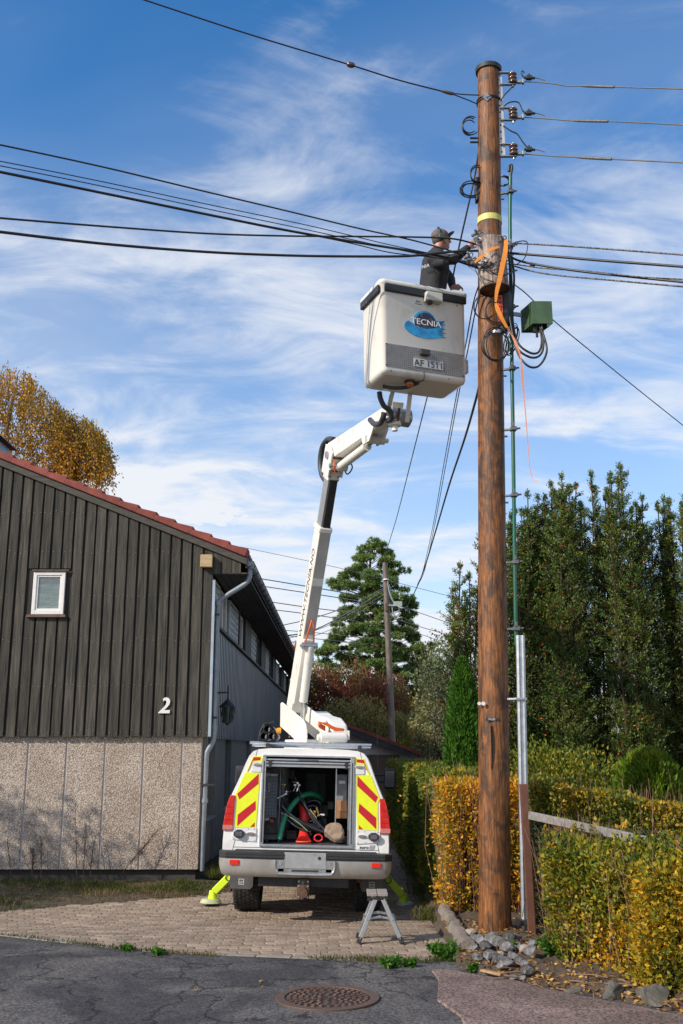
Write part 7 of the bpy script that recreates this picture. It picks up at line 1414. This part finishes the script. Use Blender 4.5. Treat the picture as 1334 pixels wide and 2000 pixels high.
thuja((W(903, 1300, 14.3).x, 14.3), .31, -.15, W(905, 1292, 14.3).z, 26000, 'bright green cone-shaped thuja just left of the brown pole', THU, 41)
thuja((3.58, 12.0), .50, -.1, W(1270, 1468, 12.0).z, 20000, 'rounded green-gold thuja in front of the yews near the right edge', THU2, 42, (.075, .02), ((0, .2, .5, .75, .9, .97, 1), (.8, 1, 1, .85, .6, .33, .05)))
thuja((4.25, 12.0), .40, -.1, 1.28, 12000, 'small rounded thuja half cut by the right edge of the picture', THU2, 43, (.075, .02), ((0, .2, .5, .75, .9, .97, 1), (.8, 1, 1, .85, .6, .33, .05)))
RED_ = leafmat('burgundy_leaves', [(0.095, 0.023, 0.023), (0.190, 0.042, 0.038), (0.247, 0.095, 0.048), (0.190, 0.171, 0.057), (0.095, 0.133, 0.038)], .35, patch=.6, pscale=.6)
OLV = leafmat('olive_leaves', [(0.095, 0.114, 0.028), (0.171, 0.190, 0.048), (0.323, 0.266, 0.076), (0.456, 0.361, 0.152), (0.304, 0.114, 0.057)], .35, patch=.35, pscale=.8)
SLV = leafmat('silvery_leaves', [(0.064, 0.096, 0.040), (0.128, 0.160, 0.064), (0.224, 0.256, 0.128), (0.352, 0.320, 0.160)], .3)
YLW = leafmat('yellow_leaves', [(.30, .22, .02), (.60, .40, .03), (.70, .48, .05)], .45)
def bpx(u, v, Y): return W(u, v, Y)
for k, (name, lab, cat, u, v, Y, rx_, rz_, n, lf, m, sh) in enumerate((
  ('shrub', 'burgundy-leaved shrub between the lift boom and the far pole', 'shrub', 672, 1400, 38, 1.75, 2.0, 15000, (.12, .07), RED_, .22),
  ('shrub', 'reddish-brown shrub in front of the pine, right beside the far pole', 'shrub', 742, 1420, 37, 1.35, 1.9, 11000, (.12, .07), RED_, .22),
  ('shrub', 'olive shrub with pale dry leaves above the garage roof', 'shrub', 700, 1455, 35, 1.5, 1.35, 11000, (.10, .06), OLV, .25),
  ('shrub', 'olive shrub with pale dry leaves right of the far pole', 'shrub', 800, 1465, 35, 1.25, 1.45, 10000, (.10, .06), OLV, .25),
  ('shrub', 'low dark green shrub between the garage and the hedge', 'shrub', 845, 1490, 30, 1.0, 1.1, 8000, (.09, .05), HG1, .25),
  ('shrub', 'dark green shrub glimpsed left of the boom beside the house', 'shrub', 612, 1400, 44, 1.2, 2.6, 7000, (.13, .08), OLV, .3),
  ('young_tree', 'small yellow autumn tree right of the far pole', 'tree', 806, 1392, 46, .75, 1.35, 2600, (.12, .08), YLW, .5),
  ('young_tree', 'loose silvery-green deciduous tree left of the conical thuja', 'tree', 868, 1370, 26, .80, 1.75, 7000, (.075, .045), SLV, .5),
  ('young_tree', 'pale loose tree in front of the yellow tree, left of the silvery one', 'tree', 842, 1440, 28, .62, 1.0, 4500, (.08, .05), OLV, .4),
  ('young_tree', 'green tree far behind, right of the pine crown', 'tree', 838, 1330, 60, 1.2, 2.2, 5000, (.16, .10), SLV, .5),
  ('shrub', 'dark undergrowth below the yews behind the pole', 'shrub', 1060, 1575, 13.6, .75, .80, 9000, (.055, .03), HG1, .3),
  ('shrub', 'dark undergrowth below the yews right of the steel guard', 'shrub', 1150, 1585, 13.4, .75, .75, 9000, (.055, .03), HG1, .3))):
    c = W(u, v, Y); bush(name, lab, cat, (c.x, c.y, c.z), (rx_, rx_*.8, rz_), n, lf, m, zb=hgt(c.x, c.y)-.1, seed=500+k, stems=60, shell=sh, group=None, trunk=.025 if Y > 20 else .01)
# a far belt of woodland
rg = np.random.default_rng(77); n = 26000; a = rg.uniform(-.62, .62, n); R0 = 105; hh = 3.2+1.4*np.sin(a*23)+1.0*np.sin(a*61+1)+.7*np.sin(a*131); z = -1+(hh+1)*rg.uniform(0, 1, n)**.7
P = np.stack([R0*np.sin(a), R0*np.cos(a)+rg.uniform(-6, 6, n), z], 1); tag(leaves('distant_woodland', P, rg.normal(0, 1, (n, 3))+np.array((0, 0, .6)), 1.1, .7, OLV), kind='stuff')
# pine
PIN = leafmat('pine_needles', [(0.062, 0.132, 0.038), (0.121, 0.222, 0.059), (0.208, 0.294, 0.074), (0.380, 0.353, 0.084)], .15, patch=.4, pscale=.5)
pn = thing('pine_tree', 'big bushy pine with layered blue-green crown behind the far pole', 'pine tree', W(740, 1455, 46)-V((0, 0, .8))); PYY = 46.
bark = mat('pine_bark', (.20, .085, .04), .9, 0, (.11, .06, .04), ns=5)
m_ = MB(); m_.tube([W(742, 1475, PYY), W(742, 1400, PYY), W(738, 1300, PYY), W(735, 1200, PYY), W(722, 1130, PYY), W(726, 1080, PYY), W(733, 1055, PYY)], [.22, .20, .16, .12, .07, .035, .02], 12, steps=5); m_.build('trunk', bark, pn, world=True)
ev = [1052, 1065, 1085, 1105, 1122, 1140, 1158, 1180, 1205, 1240, 1275, 1310, 1350, 1400, 1440]; el_ = [728, 706, 698, 690, 664, 643, 660, 672, 655, 648, 625, 632, 650, 668, 690]; er_ = [742, 756, 768, 765, 778, 775, 805, 818, 806, 815, 838, 850, 832, 820, 800]
PP = []; DD = []; AA = []; BB = []; rg = np.random.default_rng(91)
def pad(u, v, wpx, hpx, dy, k):
    c = W(u, v, PYY+dy); s_ = PYY/F*.98; rx_ = wpx*s_; rz_ = hpx*s_; tv = min(v+22, 1440); tp = W(float(np.interp(tv, [1055, 1130, 1200, 1440], [731, 722, 735, 742])), tv, PYY)
    AA.append(np.array(tp)); BB.append(np.array(c)-np.array((0, 0, rz_*.4))); n = int(k*1.25)
    d = unit(rg.normal(0, 1, (n, 3))); p = np.array(c)+d*np.array((rx_, rx_*.8, rz_))*rg.uniform(.35, 1, (n, 1))**.5*(1+.2*np.sin(d[:, :1]*7+u)); nb = 17
    dirs = unit(d*np.array((1, 1, .5))+np.array((0, 0, .7))); PP.append(np.repeat(p, nb, 0)); DD.append(np.repeat(dirs, nb, 0)*.9+rg.normal(0, .55, (n*nb, 3)))
    for j in range(3): q = p[rg.integers(0, n)]; AA.append(np.array(c)-np.array((0, 0, rz_*.4))); BB.append(q)
for v in (1056, 1064): pad(731+rg.uniform(-5, 5), v, 12, 6, 0, 26)
for v in range(1068, 1445, 7):
    l_ = float(np.interp(v, ev, el_)); r_ = float(np.interp(v, ev, er_)); wd = r_-l_; k = max(2, int(wd/29))
    for j in range(k):
        if rg.random() < .12 and v > 1150: continue
        edge = (j == 0 or j == k-1); w_ = rg.uniform(10, 18); 
        u = l_+w_*.8+(wd-1.6*w_)*(j+.5+rg.uniform(-.4, .4))/k if not edge else (l_+w_*rg.uniform(.8, 1.3) if j == 0 else r_-w_*rg.uniform(.8, 1.3)); dy = rg.uniform(-1.6, 1.2) if not edge else rg.uniform(-.5, .5)
        pad(u+rg.uniform(-3, 3), v+rg.uniform(-4, 4), w_*1.08, rg.uniform(3.6, 6.6), dy, int(w_*3.3))
for u, v, w_, h_ in ((845, 1262, 9, 5), (625, 1275, 9, 5), (790, 1115, 14, 6), (648, 1140, 10, 8), (770, 1103, 13, 5), (700, 1092, 12, 5)): pad(u, v, w_, h_, 0, 32)
P = np.concatenate(PP); D = np.concatenate(DD); leaves('crown', P, D, .16, .024, PIN, pn, fold=.05); twigs('limbs', np.stack(AA), np.stack(BB), .022, bark, pn)
# birch behind the roof
BIR = leafmat('birch_leaves', [(0.115, 0.115, 0.014), (0.276, 0.196, 0.017), (0.483, 0.276, 0.023), (0.632, 0.310, 0.023), (0.414, 0.149, 0.017)], .4, patch=.4, pscale=.5)
bt_ = thing('birch_tree', 'weeping birch with golden autumn leaves rising behind the tiled roof', 'birch tree', W(40, 1400, 28)); rg = np.random.default_rng(17); BY_ = 28.
topv = lambda u: float(np.interp(u, [-60, 0, 30, 60, 85, 110, 130, 160, 185, 200, 210], [705, 712, 714, 730, 755, 778, 806, 812, 822, 845, 870]))
m_ = MB(); wb = mat('birch_bark', (.45, .42, .38), .8, 0, (.10, .085, .07), ns=5)
m_.tube([W(20, 1300, BY_), W(15, 1050, BY_), W(5, 900, BY_), W(20, 800, BY_), W(35, 735, BY_)], [.20, .17, .12, .07, .02], 10, steps=5); m_.build('trunk', wb, bt_, world=True)
PP = []; DD = []; AA = []; BB = []
for i in range(46):
    u1 = rg.uniform(-50, 212); v1 = topv(u1)+rg.uniform(0, 130)**1.0; y1 = BY_+rg.uniform(-1.4, 1.4); v0 = min(1000, v1+rg.uniform(40, 120)); p0 = W(10+.25*(u1-10), v0, BY_); p2 = W(u1, v1, y1); p1 = (p0+p2)/2+V((0, 0, .5)); sp_ = spline([p0, p1, p2], 4)
    for a, b in zip(sp_, sp_[1:]): AA.append(np.array(a)); BB.append(np.array(b))
for i in range(1500):
    u1 = rg.uniform(-60, 216) if i % 3 else rg.uniform(110, 208); tv = topv(u1); vmax = 985 if u1 < 160 else 940; v1 = tv+(vmax-tv-20)*rg.random()**1.15; 
    if u1 > 140 and rg.random() < .55: continue
    y1 = BY_+rg.uniform(-1.5, 1.5); p = W(u1, v1, y1); ln = rg.uniform(.25, .85); dr = V((rg.normal(0, .28)+.12, rg.normal(0, .2), -1)); k = int(ln*42); ts = rg.uniform(0, 1, k)[:, None]
    b = p+dr*ln; AA.append(np.array(p)); BB.append(np.array(b)); q = np.array(p)*(1-ts)+np.array(b)*ts+rg.normal(0, .07, (k, 3)); PP.append(q); DD.append(np.repeat(np.array((0, 0, -1.))[None], k, 0)+rg.normal(0, .6, (k, 3)))
P = np.concatenate(PP); D = np.concatenate(DD); leaves('crown', P, D, .085, .055, BIR, bt_); twigs('limbs', np.stack(AA), np.stack(BB), .010, mat('birch_twig', (.08, .06, .05), .9), bt_)
# orange leaves of a creeper peeping over the gutter
c = W(582, 1290, 39); bush('creeper', 'few orange leaves poking up beyond the far end of the gutter', 'creeper', (c.x, c.y, c.z), (.25, .5, .8), 260, (.14, .10), leafmat('rust_leaves', [(.5, .14, .02), (.6, .22, .03)], .4), seed=9, stems=12)
# grass, weeds, dry stalks, leaf litter
GRS = leafmat('grass_blades', [(0.022, 0.041, 0.006), (0.044, 0.068, 0.009), (0.078, 0.095, 0.015), (0.190, 0.135, 0.053), (0.259, 0.162, 0.083)], .35, patch=.55, pscale=1.6)
n = 19000; x = U_(-7.5, -1.6, n); lo_y = np.interp(x, [-8, -4.2, -1.75, -1.6], [13.0, 13.0, 14.45, 14.6]); y = lo_y+(15.65-lo_y)*RNG.random(n)**.9-.06
z = np.array([hgt(a, b)+.06*smooth((b-np.interp(a, [-8, -4.2, -1.75], [12.95, 12.95, 14.4]))/.5)-.03 for a, b in zip(x, y)]); P = np.stack([x, y, z], 1); hgtf = .03+.055*(rib_noise(P, 2.2, 8) > .1)
keep = RNG.random(n) < .55+.5*rib_noise(P, 1.6, 12)+.25; P = P[keep]; hgtf = hgtf[keep]
tag(leaves('grass', P, np.stack([RNG.normal(0, .35, len(P)), RNG.normal(0, .35, len(P)), np.ones(len(P))], 1), hgtf[:, None].ravel()*1.0, .009, GRS, fold=.0), kind='stuff')
n = 9000; x = U_(-2.0, -1.45, n); y = U_(15.6, 20, n); tag(leaves('grass', np.stack([x, y, np.full(n, -.08)], 1), np.stack([RNG.normal(0, .3, n), RNG.normal(0, .3, n), np.ones(n)], 1), .16, .010, GRS, fold=.0), kind='stuff')
def tuft_strip(n, pts, wd, ln):
    t = RNG.random(n)*(len(pts)-1); i = t.astype(int); f = (t-i)[:, None]; A = np.array([tuple(p) for p in pts]); P = A[i]*(1-f)+A[i+1]*f+RNG.normal(0, wd, (n, 3))*np.array((1, 1, 0)); return leaves('grass', P, np.stack([RNG.normal(0, .5, n), RNG.normal(0, .5, n), np.ones(n)], 1), ln, .008, GRS, fold=0.)
tag(tuft_strip(700, [G(610, 1873), G(700, 1876), G(760, 1878), G(830, 1880), G(900, 1872)], .05, .055), kind='stuff'); tag(tuft_strip(700, [G(0, 1826), G(150, 1844), G(240, 1854), G(330, 1862), G(430, 1868)], .018, .04), kind='stuff')
tag(tuft_strip(2600, [G(840, 1800), G(850, 1780), G(820, 1740), G(800, 1690)], .09, .09), kind='stuff')
WEED = leafmat('weed_leaves', [(.03, .10, .010), (.06, .17, .015), (.10, .22, .02)], .35)
def weed(u, v, r, h, n, lab, cat='weed'):
    c = G(u, v, .02); c.z = max(.0, vz(c.x, c.y) if c.x > 1.02 else .0); t = thing('weed', lab, cat, c); k = max(6, n//22); a = U_(0, 2*pi, k); tip = np.stack([c.x+r*np.cos(a)*U_(.4, 1, k), c.y+r*np.sin(a)*U_(.4, 1, k), c.z+h*U_(.5, 1, k)], 1); b0 = np.repeat(np.array(c)[None], k, 0); twigs('stems', b0, tip, .003, mat('weed_stem', (.08, .14, .02), .7), t)
    tt = U_(.3, 1.05, n)[:, None]; i = RNG.integers(0, k, n); P = b0[i]*(1-tt)+tip[i]*tt+RNG.normal(0, r*.08, (n, 3)); leaves('leaves', P, RNG.normal(0, .8, (n, 3))+np.array((0, 0, .35)), .045, .022, WEED, t)
for u, v, r, h, n, lab in ((868, 1868, .16, .13, 700, 'lush bright green weed at the corner of the paving below the kerb stone'), (888, 1872, .09, .09, 300, 'smaller green weed between the lush one and the rock pile'), (765, 1884, .10, .06, 300, 'flat green weed on the paving edge right of the ladder'), (800, 1884, .06, .05, 160, 'small weed between the flat one and the lush one'), (310, 1860, .07, .05, 200, 'green weed on the paving edge in front of the truck\'s left side'), (250, 1852, .05, .04, 120, 'tiny weed on the paving edge, left of the larger one'),
                          (925, 1895, .05, .06, 90, 'small weed at the foot of the rocks nearest the road'), (1075, 1880, .12, .16, 400, 'green weed at the hedge foot right of the brown fence post'), (1290, 1900, .14, .2, 400, 'green weed at the hedge foot near the largest boulder'), (905, 1790, .12, .25, 260, 'pale green sapling left of the pole at the hedge foot'), (1000, 1875, .04, .07, 60, 'weed sprig among the grey rocks')): weed(u, v, r, h, n, lab)
DRY = mat('dry_stalk', (.09, .055, .035), .9, 0, (.05, .035, .022), ns=10)
DG_ = 'dry weed stalks against the pebbled wall'
for k, (u, v0, v1, du, lab) in enumerate(((22, 1712, 1640, -8, 'dry stalk at the left edge of the pebbled wall'), (62, 1712, 1668, 3, 'short dry stalk second from the left edge'), (60, 1712, 1655, 6, 'dry stalk leaning right near the left edge'), (150, 1712, 1572, -3, 'tallest dry stalk, upright against the wall'), (163, 1712, 1608, 6, 'dry stalk just right of the tallest one'), (176, 1712, 1640, 9, 'dry stalk leaning right beside the tallest pair'), (235, 1710, 1622, 72, 'bushy dry branch leaning far right against the wall'), (80, 1712, 1640, 0, 'thin upright dry stalk between left edge and tallest stalk'))):
    Yw = 15.45; a = W(u, v0, Yw); b = W(u+du, v1, Yw+.12); t = thing('dry_stalk', lab, 'dry weed', a, group=DG_); MB().tube([a, (a+b)/2+V((.01*sin(k), 0, .01)), b], [.006, .005, .002], 5).build('stem', DRY, t, world=True)
    n = 26 if du < 50 else 70; tt = U_(.25, 1, n)[:, None]; P = np.array(a)*(1-tt)+np.array(b)*tt; d = np.array((b-a).normalized())*.8+RNG.normal(0, .35, (n, 3)); twigs('side_twigs', P, P+d*(.10 if du < 50 else .17), .0022, DRY, t); leaves('dry_leaves', P+d*.05, d, .03, .012, leafmat('dry_leaf', [(.10, .06, .03), (.07, .07, .03)], .2), t)
LIT = leafmat('leaf_litter', [(.28, .13, .04), (.40, .20, .05), (.16, .08, .04), (.50, .30, .06), (.10, .06, .04)], .1)
def litter(name, n, fx_, fy_, fz_, size, kind='stuff'):
    P = np.stack([fx_, fy_, fz_], 1); a = U_(0, 2*pi, n); return tag(leaves(name, P, np.stack([np.cos(a), np.sin(a), RNG.normal(.1, .15, n)], 1), size, size*.55, LIT, jit=.05, fold=.15), kind=kind)
n = 2400; x = U_(1.0, 3.4, n); e = np.interp(x, EXs, EYs); y = e+RNG.exponential(.25, n)-.02; litter('leaf_litter', n, x, y, np.array([vz(a, b)+.008 for a, b in zip(x, y)]), .045)
n = 1500; x = U_(1.05, 2.6, n); y = U_(9.2, 10.9, n); litter('leaf_litter', n, x, y, np.array([vz(a, b)+.008 for a, b in zip(x, y)]), .04)
# sticks and bark scraps on the soil
rg = random.Random(31)
for k in range(40):
    x_ = rg.uniform(1.05, 3.2); e_ = float(np.interp(x_, EXs, EYs)); y_ = e_+rg.uniform(.0, .5); z_ = vz(x_, y_)+.014; a_ = rg.uniform(0, 6.3); l_ = rg.uniform(.06, .28)
    tag(MB().tube([(x_, y_, z_), (x_+l_*.5*cos(a_), y_+l_*.5*sin(a_), z_+.012), (x_+l_*cos(a_), y_+l_*sin(a_), z_+.006)], rg.uniform(.003, .007), 5).build('stick', mat('stick_wood', (.26, .17, .10), .9, 0, (.15, .10, .07), ns=9)), 'small dry stick lying on the soil strip between rocks, hedge and pavement', 'stick', 'dry sticks on the soil')
for u, v, du, lab in ((1060, 1903, 24, 'pale split piece of wood on the soil right of the rocks'), (960, 1900, 40, 'flat brown bark scrap in front of the rock pile')):
    a, b = G(u-du/2, v-4, .03), G(u+du/2, v+5, .03); a.z = b.z = .035; tag(MB().bar(a, b, .045, .02).build('wood_scrap', mat('split_wood', (.42, .26, .13), .8, 0, (.28, .17, .09), ns=7, st=(3, 3, 3)), bevel=.006), lab, 'wood scrap')
for k, (x_, y_) in enumerate([(G(u, v).x, G(u, v).y) for u, v in ((378, 1936), (512, 1932), (380, 1829), (460, 1826), (720, 1812), (590, 1838), (930, 1760), (505, 1918), (880, 1765))]):
    a_ = k*1.7; q = np.array([[x_, y_, .012+(hgt(x_, y_) if y_ > edgeY(x_) else 0)]]); tag(leaves('fallen_leaf', q, np.array([[cos(a_), sin(a_), .2]]), .045, .034, LIT, jit=.02), 'single yellow-brown fallen leaf on the road or paving', 'leaf', 'fallen leaves on road and paving')

# a roadside tree beyond the left edge of the view; it dapples the lower left of the pebbled wall
bush('young_tree', 'leafy tree standing left of the driveway beyond the house corner', 'tree', (-11.3, 11.0, 4.1), (2.1, 2.0, 1.5), 9000, (.10, .065), OLV, zb=-.05, seed=610, stems=90, shell=.4, trunk=.03)
